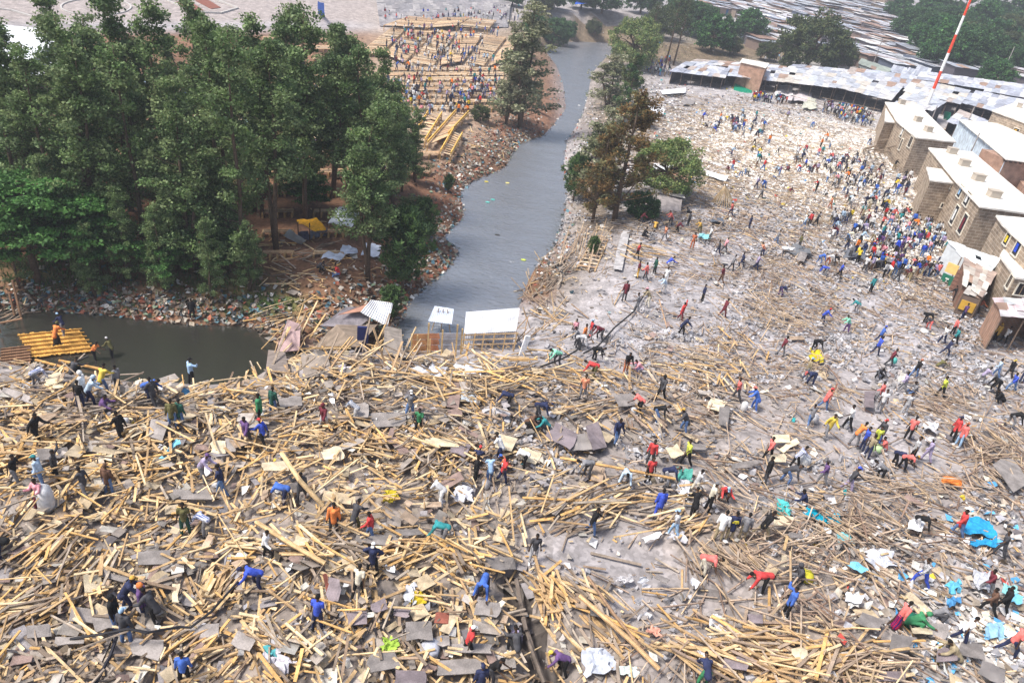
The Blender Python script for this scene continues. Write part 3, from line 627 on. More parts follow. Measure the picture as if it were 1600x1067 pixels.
# x, y(feet), pose, top, legs, hat, hat colour, facing, cut, what it does / where (label tail)
PEO = """
90,541,reach,orange,black,scarf,olive,a,coat,in a dark skirt standing on the floating orange panel
101,524,reach,navy,grey,cap,sky,l,long,in a pale blue cap on the floating orange panel
56,607,bend,blue check,grey,hair,,ra,long,bending over planks at the water's edge on the far left
149,566,reach,orange,black,hair,,r,short,wading in the river beside a white sack
177,562,reach,olive,black,cap,lightgrey,l,long,wading in the river next to the one in the orange vest
300,603,look,sky,black,cap,black,ra,long,standing alone at the river's edge with a hand to the face
186,614,stand,grey,darkgrey,hair,,l,long,standing on the river's edge behind the one in yellow
162,618,reach,yellow,denim,hair,,a,long,leaning over clothes by the river
128,641,stand,black,navy,hair,,a,short,standing with back turned near the river on the left
142,636,reach,lightblue,navy,hood,lightblue,ra,long,in a hood leaning over with a backpack near the river
134,629,stand,white,grey,hood,white,l,coat,in a white hood standing behind two others near the river
160,647,sit,purple,darkgrey,hair,,r,coat,sitting on the debris below the one in yellow
60,695,stride,black,black,hair,,r,coat,striding alone across the debris on the far left
191,692,walk,black,black,hair,,l,coat,walking with a white bag on the shoulder
271,672,stand,olive,jeans,hair,,a,coat,standing on the left of a talking pair
283,669,stand,darkgreen,denim,hair,,a,coat,standing on the right of a talking pair
241,636,walk,darkgrey,darkgrey,hair,,l,coat,carrying a bent grey sheet under the arm near the river
229,628,bend2,blue,navy,hair,,r,long,bending by the river in front of the sheet carrier
114,592,squat,darkgrey,black,hair,,a,long,crouching at the water beside a pale board
386,699,walk,purple,darkgrey,hair,,t,coat,walking left of the red capped one
27,759,walk,black,grey,hair,,r,short,in striped trousers stepping over planks at the left edge
69,762,step,lightblue,jeans,cap,teal,l,long,in a turquoise cap climbing over planks
90,752,overhead,darkgrey,black,hair,,r,long,carrying a wide grey board overhead
67,796,carry,pink,maroon,hair,,t,long,carrying a huge white sack on the left
135,779,walk,darkgrey,grey,hair,,l,short,with a black and yellow bag stepping down
172,774,stand,brown,jeans,cap,brown,a,coat,standing with back turned in brown and pale jeans
317,755,reach,lilac,grey,cap,purple,r,long,in a purple cap leaning over the debris
347,776,walk,navy,jeans,hair,,l,short,with an orange bag walking past a pale panel
406,664,stand,green,black,hair,,l,coat,standing still in a long green jacket
427,649,stand,darkgreen,denim,hair,,a,coat,standing behind the one in the long green jacket
411,699,stride,royal,black,cap,red,l,long,in a red cap striding left of the middle
506,674,walk,maroon,lightgrey,hood,maroon,t,coat,in pale trousers walking over grey boards
639,656,hips,grey,jeans,cap,white,t,short,with hands on hips on the grey slab
653,679,walk,green,black,hair,,t,short,with a yellow waist walking below the grey slab
795,641,bend,navy,black,hair,,l,long,bending over beams below the grey sheet roofs
557,661,bend2,striped,lightgrey,hair,,l,short,bending behind a brown panel
746,727,sit,navy,navy,cap,red,a,coat,sitting in a red cap above the group digging in the middle
741,757,stand,black,black,hair,,r,long,standing at the left of the digging group
763,758,reach,sky,denim,hair,,a,short,with a blue backpack over a white sack in the digging group
783,757,walk,red,navy,hair,,r,short,in a red jersey in the digging group
780,723,reach,white,navy,cap,black,l,short,in white and a black cap behind the digging group
793,738,squat,rust,navy,cap,blue,l,short,small and crouching at the right of the digging group
471,784,shoulder,darkgrey,darkgrey,hair,,t,coat,carrying a long beam on the shoulder
448,791,bend,blue,navy,hair,,l,short,bending beside the beam carrier
690,791,bend2,lightgrey,white,hair,,l,short,bending over loose planks above the middle of the debris
871,573,bend2,mint,darkgrey,hair,,l,long,pulling a black beam on the grey rubble
925,564,bend,black,black,hair,,r,long,bending low on the grey rubble
901,544,reach,grey,darkgrey,hair,,l,long,leaning on the beam at the edge of the rubble
976,583,reach,black,rust,hair,,t,coat,leaning in brown trousers beside a crouching one in pink
1000,584,squat,pink,lilac,hair,,l,long,crouching on the grey rubble slope
928,593,bend,red,olive,hair,,l,long,bending over a timber heap below the grey rubble
908,626,stand,salmon,grey,hair,,t,short,in a salmon shirt standing on the timber heap
1030,626,walk,darkgrey,black,hood,black,lt,coat,in a black hood walking across the timber
999,647,bend2,coral,black,hair,,l,short,bending over with a white sack
1020,660,bend2,black,denim,hair,,r,long,bending next to the one with the white sack
1066,679,reach,darkgrey,denim,cap,mustard,l,coat,leaning over in a mustard cap
959,695,step,navy,jeans,hair,,t,coat,in an open jacket stepping past the bent grey sheets
1148,627,walk,coral,darkgrey,hair,,l,short,walking beside a broad pale board
1177,642,reach,blue,blue,cap,coral,l,coat,in a long blue coat and red cap with a white sack
854,676,squat,teal,darkgrey,cap,darkgrey,l,long,crouching left of the bent grey sheets
822,670,squat,brown,black,hair,,r,long,kneeling among broken blocks in the middle
836,656,bend,navy,darkgrey,cap,navy,r,long,bending among broken blocks in the middle
820,733,bend,white,black,cap,black,l,short,bending over a pale panel in the middle
919,747,bend,grey,darkgrey,hair,,l,long,bending over rubble below the bent sheets
972,760,bend2,lightblue,grey,hair,,t,long,bending towards the camera
1013,728,stand,red,darkgrey,hair,,t,long,standing behind the red and white jersey
1010,756,stand,red,black,hair,,t,short,in a red and white jersey standing
1033,759,bend,navy,lightgrey,hair,,r,long,bending in green boots
1069,729,walk,lime,black,hair,,l,short,in a bright yellow shirt walking
1083,774,carry,lightgrey,cream,hair,,r,long,in a loose pale shirt beside a green cloth
1104,799,stand,cream,black,cap,grey,r,short,standing with black trousers near a crouching one in red
1080,809,reach,black,black,hair,,a,coat,in black bending forward above the bare ground
1126,777,squat,red,brown,cap,sky,t,long,crouching in red at the end of the heap
1025,809,stand,royal,royal,hair,,a,coat,in a long blue coat holding a pole
1197,721,walk,coral,black,hair,,l,long,walking in coral and black over pale sheets
1193,755,stand,black,darkgrey,hair,,l,coat,dark and upright among splintered boards
1218,557,walk,maroon,grey,hair,,r,short,thin and walking above the yellow sack
1268,550,bend,black,black,hair,,r,long,bending over the yellow sack
1256,594,stand,khaki,grey,cap,sky,r,long,standing behind the one bending in a red cap
1266,604,bend,navy,navy,cap,coral,l,long,bending in a red cap
1284,641,walk,coral,denim,cap,red,r,coat,walking in a red jacket and blue jeans with a pole
1261,668,carry,grey,denim,hair,,a,long,carrying a grey sack
1288,685,walk,yellow,grey,hair,,t,coat,walking in a bright yellow jacket
1321,672,walk,white,black,hair,,l,short,in a white vest carrying a bundle
1366,555,walk,royal,navy,hair,,r,long,tall in blue on the pale rubble
1387,574,walk,maroon,darkgrey,hair,,r,long,carrying a teal sack behind the back
1425,592,walk,black,denim,cap,rust,r,short,walking behind the one with the teal sack
1370,590,squat,darkgrey,black,hair,,t,long,crouching on the pale rubble
1407,614,walk,lilac,grey,hair,,l,long,in lilac grey walking left
1428,618,sit,grey,denim,hair,,l,long,sitting on the grey path
1466,623,walk,lime,black,hair,,l,short,in a yellow vest and black trousers
1371,629,walk,coral,grey,hair,,l,coat,in coral behind one in white
1371,645,stand,white,grey,hair,,t,short,in white on the grey path
1409,650,stand,lightgrey,lightgrey,hair,,t,short,pale clothed beside a broken stool frame
1462,578,squat,olive,darkgrey,hair,,r,long,crouching on stones
1474,557,stride,navy,navy,cap,white,r,long,in a white cap striding
1529,601,reach,lilac,grey,hair,,r,long,in lilac leaning on rubble near the right edge
1553,591,walk,lightblue,denim,hair,,l,long,in light blue next to a dark bundle
1552,614,bend2,black,black,hair,,l,coat,bending with a black bag near the right edge
1577,613,stride,royal,jeans,hair,,l,long,in blue and white striding near the right edge
1573,591,walk,black,darkgrey,cap,yellow,l,coat,in a yellow cap near the right edge
1594,599,stand,white,navy,hair,,a,short,standing at the very right edge
1562,631,squat,black,black,hair,,l,coat,crouching beside a pale slab near the right edge
1572,668,bend2,black,grey,hair,,r,long,bending at the right edge below a yellow beam
1415,688,stand,coral,black,hair,,a,short,standing alone in coral and black
1484,689,stand,red,black,cap,navy,l,coat,on the left of two in red
1494,698,stand,coral,sky,cap,rust,l,coat,on the right of two in red
1331,697,reach,orange,grey,hair,,r,short,with an arm stretched at the left of a circle
1344,705,stand,royal,navy,hair,,l,short,in blue in the talking circle
1352,716,stand,khaki,navy,hair,,r,short,in khaki in the talking circle
1362,702,stand,lime,grey,hair,,t,short,in pale green in the talking circle
1369,693,stand,darkgrey,blue,cap,red,l,long,in a red cap in the talking circle
1380,707,sit,coral,grey,hair,,l,short,sitting at the right of the talking circle
1420,723,stand,lightgrey,black,hair,,l,short,in a grey and black top below the coral one
1444,722,walk,lilac,lilac,cap,grey,l,long,in grey overalls and cap
1392,727,bend,navy,black,hair,,r,long,bending next to one in orange red
1404,734,bend,coral,black,cap,mustard,r,short,bending in orange red
1374,753,bend2,grey,black,hair,,l,short,bending over a white bucket
1281,759,walk,purple,grey,cap,darkgrey,l,long,in dark grey walking up the slope
1321,770,walk,darkgrey,lilac,cap,royal,r,long,in a blue cap walking over planks
1223,756,bend2,darkgrey,denim,hair,,r,coat,bending in jeans beside a checked shirt
1238,733,reach,blue check,black,hair,,r,long,in a checked shirt holding a clear sack
1254,794,sit,navy,white,hair,,l,coat,sitting near a turquoise cloth
8,875,bend,black,navy,hair,,l,coat,bending at the left edge
291,838,stand,olive,darkgreen,hair,,t,short,standing beside an upright board pile
325,838,bend,blue check,grey,hair,,l,long,bending over upright boards
200,955,reach,navy,navy,cap,mustard,r,coat,in a yellow helmet among five talking
183,985,stand,black,denim,hood,black,r,coat,in black with a red scarf on the left of five talking
200,1008,stand,darkgrey,denim,cap,sky,a,coat,in a pale cap with back turned near a black cable
227,967,stand,purple,navy,hood,orange,r,coat,in an orange hat and yellow collar
245,976,reach,darkgrey,black,hair,,l,coat,in a brown black jacket stooping on the right of five
290,1072,stand,blue,black,hair,,a,long,in a blue sweater at the bottom edge
415,876,step,white,black,hair,,r,long,in a white top with one foot raised
521,836,stand,orange,darkgrey,hair,,t,coat,in a bright orange coat
553,833,reach,darkgrey,olive,hair,,a,coat,in olive trousers between orange and red
578,846,walk,red,denim,hair,,l,long,in red with blue jeans on a tilted panel
581,900,hips,navy,black,cap,white,t,coat,in a white cap with hands on hips
559,934,walk,cream,black,hair,,a,short,in a white yoke top below the white cap
695,851,bend,teal,grey,hair,,l,long,bending in a teal top
754,929,bend,blue,navy,hair,,t,long,bending in bright blue
496,985,stand,royal,navy,hair,,a,short,in a bright blue tee with raised hands
729,1026,walk,red,black,cap,white,r,short,in a red top and white cap on grey boards
765,1068,reach,black,darkgrey,hair,,r,short,in black at the bottom edge
406,923,bend2,royal,navy,cap,navy,l,long,bending over a white bag in dark blue
747,1088,stand,navy,navy,cap,navy,a,coat,only a dark cap showing at the bottom edge
922,835,walk,black,denim,hair,,r,coat,in a black jacket and jeans on bare ground
831,880,stand,darkgrey,lightgrey,hair,,t,short,in pale trousers at the edge of the trench
1050,840,walk,lightgrey,sky,cap,sky,l,short,in pale jeans stepping onto stacked beams
1120,845,stand,white,khaki,hair,,a,coat,in a white jacket on the left of three watching
1136,846,stand,navy,khaki,hair,,a,coat,in navy with yellow back lettering between two watching
1156,846,stand,grey,khaki,hair,,a,coat,in a grey jacket on the right of three watching
1187,841,stride,black,khaki,hair,,r,coat,in black beside the three watching
1091,896,bend,coral,cream,hair,,r,short,bending in pink over fanned planks
879,1054,bend2,purple,black,cap,yellow,l,long,in a yellow cap bending at the trench
1095,1075,bend,navy,green,hair,,a,coat,bending at the bottom edge right of the middle
1187,925,bend,red,black,hair,,l,coat,bending in red and black
805,1025,squat,darkgrey,black,hair,,a,long,crouching in the trench
808,1002,squat,lilac,navy,hair,,t,long,in patterned clothes down in the trench
1248,909,sit,darkgrey,grey,hood,darkgrey,l,coat,in a grey hood sitting by a yellow sack
1225,963,look,blue,black,hair,,l,coat,in a blue jacket with raised arms
1423,831,bend,black,lightgrey,hair,,r,long,bending in black over blue tarpaulin scraps
1491,839,walk,red,denim,hair,,l,coat,in a red jacket left of the blue tarpaulin
1557,870,walk,darkgrey,darkgrey,hair,,l,short,in a dark vest below the blue tarpaulin
1433,917,stride,speckled,royal,hair,,l,long,in a speckled top and blue trousers
1536,930,stride,maroon,grey,hair,,l,long,in maroon walking on the pale litter
1539,960,stride,brown,black,hair,,l,coat,in a big brown jacket hunched forward
1559,958,walk,black,black,hair,,l,coat,in black right behind the big brown jacket
1395,984,walk,coral,red check,hair,,r,long,wrapped in a red checked blanket
1417,981,squat,green,green,hood,green,r,coat,under a green patterned cloth beside the checked blanket
1456,968,squat,grey,darkgrey,hair,,r,long,crouching over white litter
1495,1006,walk,white,navy,hair,,r,short,in a white shirt on grey panels
1569,1023,stride,coral,navy,cap,black,r,short,in a red and black vest in the lower right corner
1488,1036,squat,khaki,darkgrey,hair,,l,coat,crouching in khaki on a grey panel
301,499,stand,black,black,hair,,a,coat,dark at the foot of the far river bank
529,433,sit,red,jeans,hair,,l,short,sitting in red by the white sheets under the trees
497,425,squat,darkgrey,black,hair,,r,long,crouching in the dark near the tarpaulin hut
1140,339,walk,coral,navy,cap,sky,l,short,in red and blue near a cone of poles
1169,359,stand,navy,navy,hair,,l,coat,in navy right of the cone of poles
1022,361,squat,mustard,brown,hair,,a,short,crouching in mustard below the brown tree
1037,377,walk,salmon,grey,hair,,l,short,walking in orange on grey ground
1047,352,reach,coral,darkgrey,hair,,l,coat,in red near the bent sheet
1074,354,stand,darkgrey,black,hair,,r,coat,in dark grey right of the one in red
1056,366,reach,maroon,black,hair,,r,long,in brown leaning beside a white sack
1004,372,sit,black,black,hair,,r,long,sitting on a beam on the left of two
1015,375,sit,grey,grey,hair,,r,long,sitting on a beam on the right of two
1092,366,reach,mustard,olive,hair,,l,long,in mustard leaning over poles
1107,378,stand,white,darkgrey,hair,,r,short,in white near a turquoise cloth
1120,400,walk,darkgrey,navy,hair,,l,long,with a white sack below the turquoise cloth
1130,396,walk,pink,darkgrey,hair,,r,short,in pink right of the sack carrier
1080,390,stand,rust,rust,hair,,a,short,in rust orange on bare ground
994,405,walk,red,black,hair,,r,short,in red above the yellow trousers
995,435,stand,maroon,mustard,hair,,l,short,in yellow trousers beside planks
1007,439,walk,coral,darkgrey,hair,,l,coat,in a long orange red shirt
1021,430,stand,darkgreen,black,hair,,l,coat,in dark green near the long red shirt
1042,418,squat,royal,lightgrey,hair,,r,long,crouching in blue on the pale ground
1038,445,stand,white,white,hair,,a,short,all in white on the pale slope
1036,459,reach,lightblue,lightgrey,hair,,l,long,in light blue below the one all in white
974,471,stand,maroon,darkgrey,cap,darkgrey,a,coat,tall and dark alone on bare grey ground
1011,481,reach,khaki,cream,cap,pink,l,long,in khaki pushing at the grey beam
993,490,walk,grey,grey,hair,,l,short,in grey at the end of the black gutter
1096,472,stand,navy,black,hair,,l,long,in navy on pale rubble
1125,444,walk,maroon,brown,hair,,l,short,thin in brown on the grey slope
1141,424,walk,grey,darkgrey,hair,,r,long,in grey above the brown one
1157,420,walk,navy,navy,hair,,l,coat,in blue right of the one in grey
1179,424,walk,lilac,navy,hair,,r,long,in purple near poles
1190,402,reach,salmon,navy,hair,,l,short,in orange and navy leaning
1062,502,reach,red,maroon,hair,,r,coat,in red carrying a board on the head
1063,524,reach,navy,black,hair,,r,coat,in black pulling poles
1128,496,walk,maroon,maroon,hair,,r,coat,in maroon walking by the pale slope
896,530,stand,pink,darkgrey,hair,,a,short,in pink at the left of the beam group
921,531,stand,red,grey,cap,sky,l,short,in red with a pale cap in the beam group
910,539,stand,orange,grey,hair,,r,short,in orange in the beam group
937,534,bend2,maroon,darkgrey,cap,navy,l,long,in a navy cap stooping in the beam group
900,547,bend,lightgrey,darkgrey,cap,coral,r,long,in a red hat bending below the beam group
1180,296,walk,lilac,navy,hair,,r,long,in lilac above the orange and navy figures
1187,313,walk,grey,darkgrey,hair,,l,long,in grey on the edge of the pale field
1077,338,squat,darkgrey,black,hair,,l,long,dark and crouching near a fallen roof
1000,352,reach,maroon,darkgrey,hair,,r,long,in maroon under the brown tree
1263,354,stand,red,black,hair,,a,long,in red between two others on the pale field
1273,354,walk,darkgrey,black,hair,,r,long,in dark right of the one in red
1254,358,walk,lightblue,jeans,hair,,r,long,in pale blue left of the one in red
1302,358,walk,navy,denim,hair,,l,long,in navy alone on the pale field
1295,328,walk,salmon,rust,hair,,l,short,in orange on the pale field
1352,422,walk,orange,brown,hair,,l,long,in orange brown near the crowd
1337,411,walk,white,navy,hair,,r,short,in white with dark trousers near the crowd
1277,414,bend2,blue,denim,hair,,r,long,in blue bending over dark cloth
1309,435,walk,royal,black,hair,,r,short,in blue and red below dark cloth
1288,433,bend,royal,grey,hair,,l,long,low and blue left of the blue and red one
1290,415,bend2,lightgrey,rust,hair,,r,long,pale and bending over dark cloth
1299,415,bend,black,darkgrey,hair,,r,long,black and bending over dark cloth
1358,459,stand,teal,black,hair,,a,long,in teal and black on a clear patch
1337,490,bend2,teal,grey,hair,,l,long,in teal bending below the clear patch
1282,507,reach,royal,navy,cap,red,r,long,in a red cap and blue leaning
1321,521,reach,mint,purple,hair,,l,long,in purple trousers bending
1216,464,bend,navy,purple,hair,,r,long,bending at the end of the dark pole heap
1442,505,bend,black,black,hair,,r,coat,bending in black left of red striped trousers
1450,516,bend2,darkgrey,coral,hair,,l,long,in red striped trousers
1488,473,reach,black,black,hair,,a,coat,black near the brown kiosk
1495,488,stand,lightgrey,darkgrey,hair,,a,short,carrying a white bundle near the brown kiosk
1501,501,stand,purple,navy,hair,,a,short,in purple below the brown kiosk
1523,491,reach,rust,darkgrey,hair,,r,long,in orange by the yellow hatch
1461,435,stand,coral,denim,hair,,a,long,in red at the corner of the pale shed
1469,539,walk,white,navy,hair,,l,short,in white and navy trousers
1486,524,stand,coral,black,hair,,r,long,in orange red near the teal one
1488,541,walk,teal,black,hair,,l,long,in teal near the dark shed mouth
1552,534,stand,mustard,black,hood,mustard,a,coat,in a mustard hood at the dark shed mouth
1564,539,walk,white,black,hair,,r,short,in white at the dark shed mouth
1356,397,stand,brown,khaki,hair,,l,long,in brown at the edge of the crowd
1297,378,stand,white,grey,hair,,a,short,in white near dark sheets
1211,382,walk,grey,jeans,hair,,r,long,in grey left of the dark sheets
1247,389,stand,olive,darkgrey,hair,,l,long,in olive on the dark sheets
1404,397,walk,purple,purple,hair,,l,short,in purple on the edge of the crowd
1371,537,walk,blue,navy,cap,royal,r,long,in blue with a blue cap in the pale rubble
"""
SLAB = []
for ln in PEO.strip().split('\n'):
    f = [q.strip() for q in ln.split(',')]
    x, y, pose, top, legs, hat, hatc, face, cut = f[:9]; tail = ','.join(f[9:])
    x = float(x); y = float(y)
    art = {'blue check': 'a blue checked shirt', 'red check': 'a red check', 'striped': 'a striped top', 'speckled': 'a speckled top'}.get(top, ('an ' if top[0] in 'aeiou' else 'a ')+{'darkgrey': 'dark grey', 'lightgrey': 'pale grey', 'lightblue': 'light blue', 'darkgreen': 'dark green', 'mint': 'mint green', 'royal': 'bright blue', 'sky': 'sky blue'}.get(top, top)+' top')
    PEOPLE_PTS.append((x, y, tail))
    lab = 'person '+tail
    if len(lab.split()) < 13 and (top.split()[0] not in tail): lab = 'person in '+art+' '+(tail[3:] if False else tail)
    lab = ' '.join(lab.split()[:16])
    face_d = DIRS[face]+random.uniform(-22, 22)
    P = None
    if 'wading' in tail: P = plane_pt(np.array(x), np.array(y), WATER-.25)
    if 'floating orange' in tail: P = plane_pt(np.array(x), np.array(y), WATER+.25)
    if 'on the head' in tail: pose = 'overhead'
    if 'yellow back lettering' in tail: face_d = 0
    pe = person(x, y, pose, top, legs, hat, hatc or None, face_d, cut, label=lab, P=P, skirt=('skirt' in tail or legs == 'red check'),
           shoe=random.choice(['black', 'darkgrey', 'brown', 'white', 'grey']), sc=.9+.12*random.random())
    if 'yellow back lettering' in tail or 'in a red jersey' in tail:
        ch = PM_[pose]['J']['chest']; pm = MB(); yb = ch.y-.178
        if 'yellow' in tail:
            pm.box((0, yb, ch.z+.05), (.1, .012, .018), col=(.75, .65, .05)); pm.box((-.11, yb+.012, ch.z-.03), (.014, .012, .045), col=(.75, .65, .05)); pm.box((-.135, yb+.02, ch.z-.07), (.03, .012, .014), col=(.75, .65, .05))
            for q in range(12): a = q*PI/6; pm.box((.0+math.cos(a)*.05, yb+.002, ch.z-.035+math.sin(a)*.042), (.016, .012, .014), col=(.75, .65, .05))
            pm.box((.11, yb+.012, ch.z-.03), (.016, .012, .045), col=(.75, .65, .05))
        else:
            for dz in (-.06, .06): pm.box((.02, yb, ch.z+dz), (.045, .014, .014), col=(.85, .85, .85))
            pm.box((.02, yb, ch.z), (.02, .014, .07), col=(.85, .85, .85))
        link('back_print', mesh('back_print', pm.V, pm.F, M['paint'], pm.c), pe)
NPEO = len(PEOPLE_PTS)
print('PEOPLE', NPEO)
# ================================================================ trees
def leaf_cloud(clumps, n_per, size, flat=.6, droop=.3, palette=((.05, .09, .02), (.09, .15, .04), (.035, .06, .02)), seed=1, asp=.45, tipc=None):
    """clumps: list of (centre, radius xyz). Returns V, F, colours: many small leaf faces spread through each clump"""
    r = np.random.default_rng(seed); VV = []; CC = []
    pal = np.array(palette)
    for c, rad in clumps:
        k = max(4, int(n_per*r.uniform(.6, 1.3)))
        d = r.normal(size=(k, 3)); d /= np.linalg.norm(d, axis=1)[:, None]; d *= (r.uniform(0, 1, (k, 1))**.45)
        p = np.array(c)+d*np.array(rad)
        u = r.normal(size=(k, 3)); u[:, 2] = u[:, 2]*flat-droop; u /= np.linalg.norm(u, axis=1)[:, None]
        v = np.cross(u, r.normal(size=(k, 3))); v /= np.linalg.norm(v, axis=1)[:, None]+1e-6
        s = size*r.uniform(.55, 1.35, (k, 1)); w = s*asp
        q = np.stack([p-v*w*.5, p+u*s*.5-v*w*.1, p+v*w*.5, p+u*s+v*w*.05][0:1]+[p+u*s*.45-v*w, p+u*s, p+u*s*.45+v*w], 1)
        VV.append(q.reshape(-1, 3))
        base = pal[r.integers(0, len(pal))]
        cc = base[None]*r.uniform(.75, 1.3, (k, 1))
        if tipc is not None: m = r.uniform(size=k) < .24; cc[m] = np.array(tipc)*r.uniform(.8, 1.2, (m.sum(), 1))
        CC.append(cc)
    V = np.concatenate(VV); F = np.arange(len(V)).reshape(-1, 4); return V, F, np.concatenate(CC)
def grow(kind, seed):
    """-> (trunk MB, clumps) for a tree of height 1 (crown) to be scaled; built at real size H"""
    r = random.Random(seed); t = MB(); cl = []
    if kind in ('oak', 'oakh'):      # tall slender feathery tree, height 16
        H = 16; lo = .08 if kind == 'oak' else .36
        stems = r.choice([1, 2, 2, 3])
        for s in range(stems):
            a = r.uniform(0, 2*PI); off = (0 if s == 0 else 1)*r.uniform(.8, 1.8); h = H*(1 if s == 0 else r.uniform(.7, .95))
            pts = [Vector((math.cos(a)*off*min(1, q*1.6), math.sin(a)*off*min(1, q*1.6), h*q))+Vector((r.uniform(-.2, .2), r.uniform(-.2, .2), 0))*q*2 for q in (0, .2, .4, .6, .8, 1)]
            t.tube(pts, [.2, .16, .13, .1, .06, .02], 7)
            n = int(38*h/H)
            for i in range(n):
                q = lo+(.98-lo)*(i+r.random())/n; b = pts[min(4, int(q*5))].lerp(pts[min(5, int(q*5)+1)], q*5-int(q*5))
                L = (2.5*(1-q)**.6+.4)*r.uniform(.5, 1.15); az = r.uniform(0, 2*PI); up = r.uniform(.1, .75)
                e = b+Vector((math.cos(az)*L, math.sin(az)*L, L*up)); t.tube([b, b.lerp(e, .5)+Vector((0, 0, -.06)), e], [.045*(1.2-q), .03*(1.2-q), .012], 5, cap=False)
                for f in (.45, .75, 1.0):
                    if r.random() < .88: c = b.lerp(e, f); cl.append((c, (.62*r.uniform(.6, 1.4), .62*r.uniform(.6, 1.4), .5*r.uniform(.5, 1.4))))
        return t, cl
    if kind == 'flat':     # wide tree with flat layered sprays, height 8
        t.tube([(0, 0, 0), (.2, .1, 2), (.1, -.1, 4.5), (0, 0, 7)], [.24, .2, .15, .05], 8)
        for i in range(30):
            q = .3+.68*i/30; b = Vector((.1, 0, 7*q)); L = (5.0*(1-q)**.5+.8)*r.uniform(.55, 1.05); az = i*2.4+r.uniform(-.4, .4)
            e = b+Vector((math.cos(az)*L, math.sin(az)*L, L*.1)); t.tube([b, b.lerp(e, .5)+Vector((0, 0, .1)), e], [.07, .045, .015], 5, cap=False)
            for f in (.35, .6, .8, 1.0):
                for s in range(3):
                    c = b.lerp(e, f)+Vector((r.uniform(-.7, .7), r.uniform(-.7, .7), r.uniform(-.05, .2))); cl.append((c, (.75, .75, .12)))
        return t, cl
    if kind == 'casuarina':    # feathery upward, height 7
        t.tube([(0, 0, 0), (.1, 0, 3), (0, .1, 7)], [.15, .11, .02], 7)
        for i in range(46):
            q = .1+.88*i/46; b = Vector((0, 0, 7*q)); L = (1.9*math.sin(PI*min(1, q*.9+.15))**.8+.3)*r.uniform(.6, 1.1); az = i*2.4
            e = b+Vector((math.cos(az)*L, math.sin(az)*L, L*.75)); t.tube([b, e], [.03, .01], 4, cap=False)
            for f in (.4, .7, 1): cl.append((b.lerp(e, f), (.33, .33, .5)))
        return t, cl
    if kind == 'cedar':   # irregular, with upward limbs spreading at the middle, height 13
        t.tube([(0, 0, 0), (.15, 0, 4), (-.1, .1, 8), (0, 0, 13)], [.26, .2, .12, .03], 8)
        for i in range(44):
            q = .12+.86*i/44; b = Vector((0, 0, 13*q)); L = (3.0*(1-q)**.7+.5)*r.uniform(.45, 1.25); az = r.uniform(0, 2*PI)
            e = b+Vector((math.cos(az)*L, math.sin(az)*L, L*r.uniform(.3, .8))); m = b.lerp(e, .5)+Vector((0, 0, -.15)); t.tube([b, m, e], [.08*(1.3-q), .05*(1.3-q), .015], 5, cap=False)
            for f in (.4, .6, .8, 1.0):
                if r.random() < .9: cl.append((b.lerp(e, f)+Vector((r.uniform(-.3, .3), r.uniform(-.3, .3), r.uniform(-.1, .3))), (.42, .42, .5)))
        return t, cl
    if kind == 'bare':  # thin airy crown, dark trunks, height 14
        for s in range(2):
            o = Vector((s*1.6, s*.5, 0)); t.tube([o, o+Vector((.2, 0, 5)), o+Vector((.1+.4*s, 0, 10)), o+Vector((.6*s, .2, 14))], [.2, .15, .1, .03], 7)
            for i in range(34):
                q = .36+.62*i/34; b = o+Vector((.15, 0, 14*q)); L = 3.2*math.sin(PI*min(1, q*.8+.12))*r.uniform(.5, 1.1); az = i*2.4
                e = b+Vector((math.cos(az)*L, math.sin(az)*L, L*.55)); t.tube([b, e], [.05, .012], 4, cap=False)
                for f in (.5, .8, 1): cl.append((b.lerp(e, f), (.55, .55, .45)))
        return t, cl
    # 'round' broad tree, height 9
    t.tube([(0, 0, 0), (.1, 0, 2), (0, 0, 4)], [.32, .26, .2], 8)
    for i in range(84):
        az = i*2.4; el = math.asin(r.uniform(-.75, 1)); R = r.uniform(.65, 1); dr = Vector((math.cos(az)*math.cos(el)*4.6, math.sin(az)*math.cos(el)*4.6, math.sin(el)*3.9))*R
        e = Vector((0, 0, 4.2))+dr
        if i % 3 == 0: t.tube([(0, 0, 3+r.random()), Vector((0, 0, 4)).lerp(e, .5), e], [.12, .07, .02], 5, cap=False)
        n = r.choice([4, 6, 7])
        for s in range(n): cl.append((e+Vector((r.uniform(-.9, .9), r.uniform(-.9, .9), r.uniform(-.6, .6))), (.6, .6, .42)))
    return t, cl
TREES = {}
def tree_kind(name, kind, seed, n_per, size, pal, **kw):
    t, cl = grow(kind, seed); V, F, c = leaf_cloud(cl, n_per, size, palette=pal, seed=seed, **kw)
    tm = mesh(name+'_trunk', t.V, t.F, M['bark'], smooth=True); cm = mesh(name+'_crown', V, F, M['leaf'], c); TREES[name] = (tm, cm)
G1 = ((.1, .17, .055), (.135, .21, .07), (.075, .13, .05), (.18, .24, .1)); G2 = ((.055, .15, .035), (.08, .2, .045), (.045, .115, .032))
for i in range(5): tree_kind('oak%d' % i, 'oak', 10+i, 84, .19, G1, flat=.8, droop=-.15, tipc=(.22, .3, .14))
for i in range(5, 7): tree_kind('oak%d' % i, 'oakh', 10+i, 84, .19, G1, flat=.8, droop=-.15, tipc=(.22, .3, .14))
for i in range(2): tree_kind('flat%d' % i, 'flat', 20+i, 46, .24, G2, flat=.25, droop=.3, tipc=(.12, .26, .07))
tree_kind('cas', 'casuarina', 30, 60, .4, ((.06, .12, .04), (.09, .17, .05), (.045, .09, .035)), flat=.5, droop=-1.0, asp=.16, tipc=(.15, .24, .08))
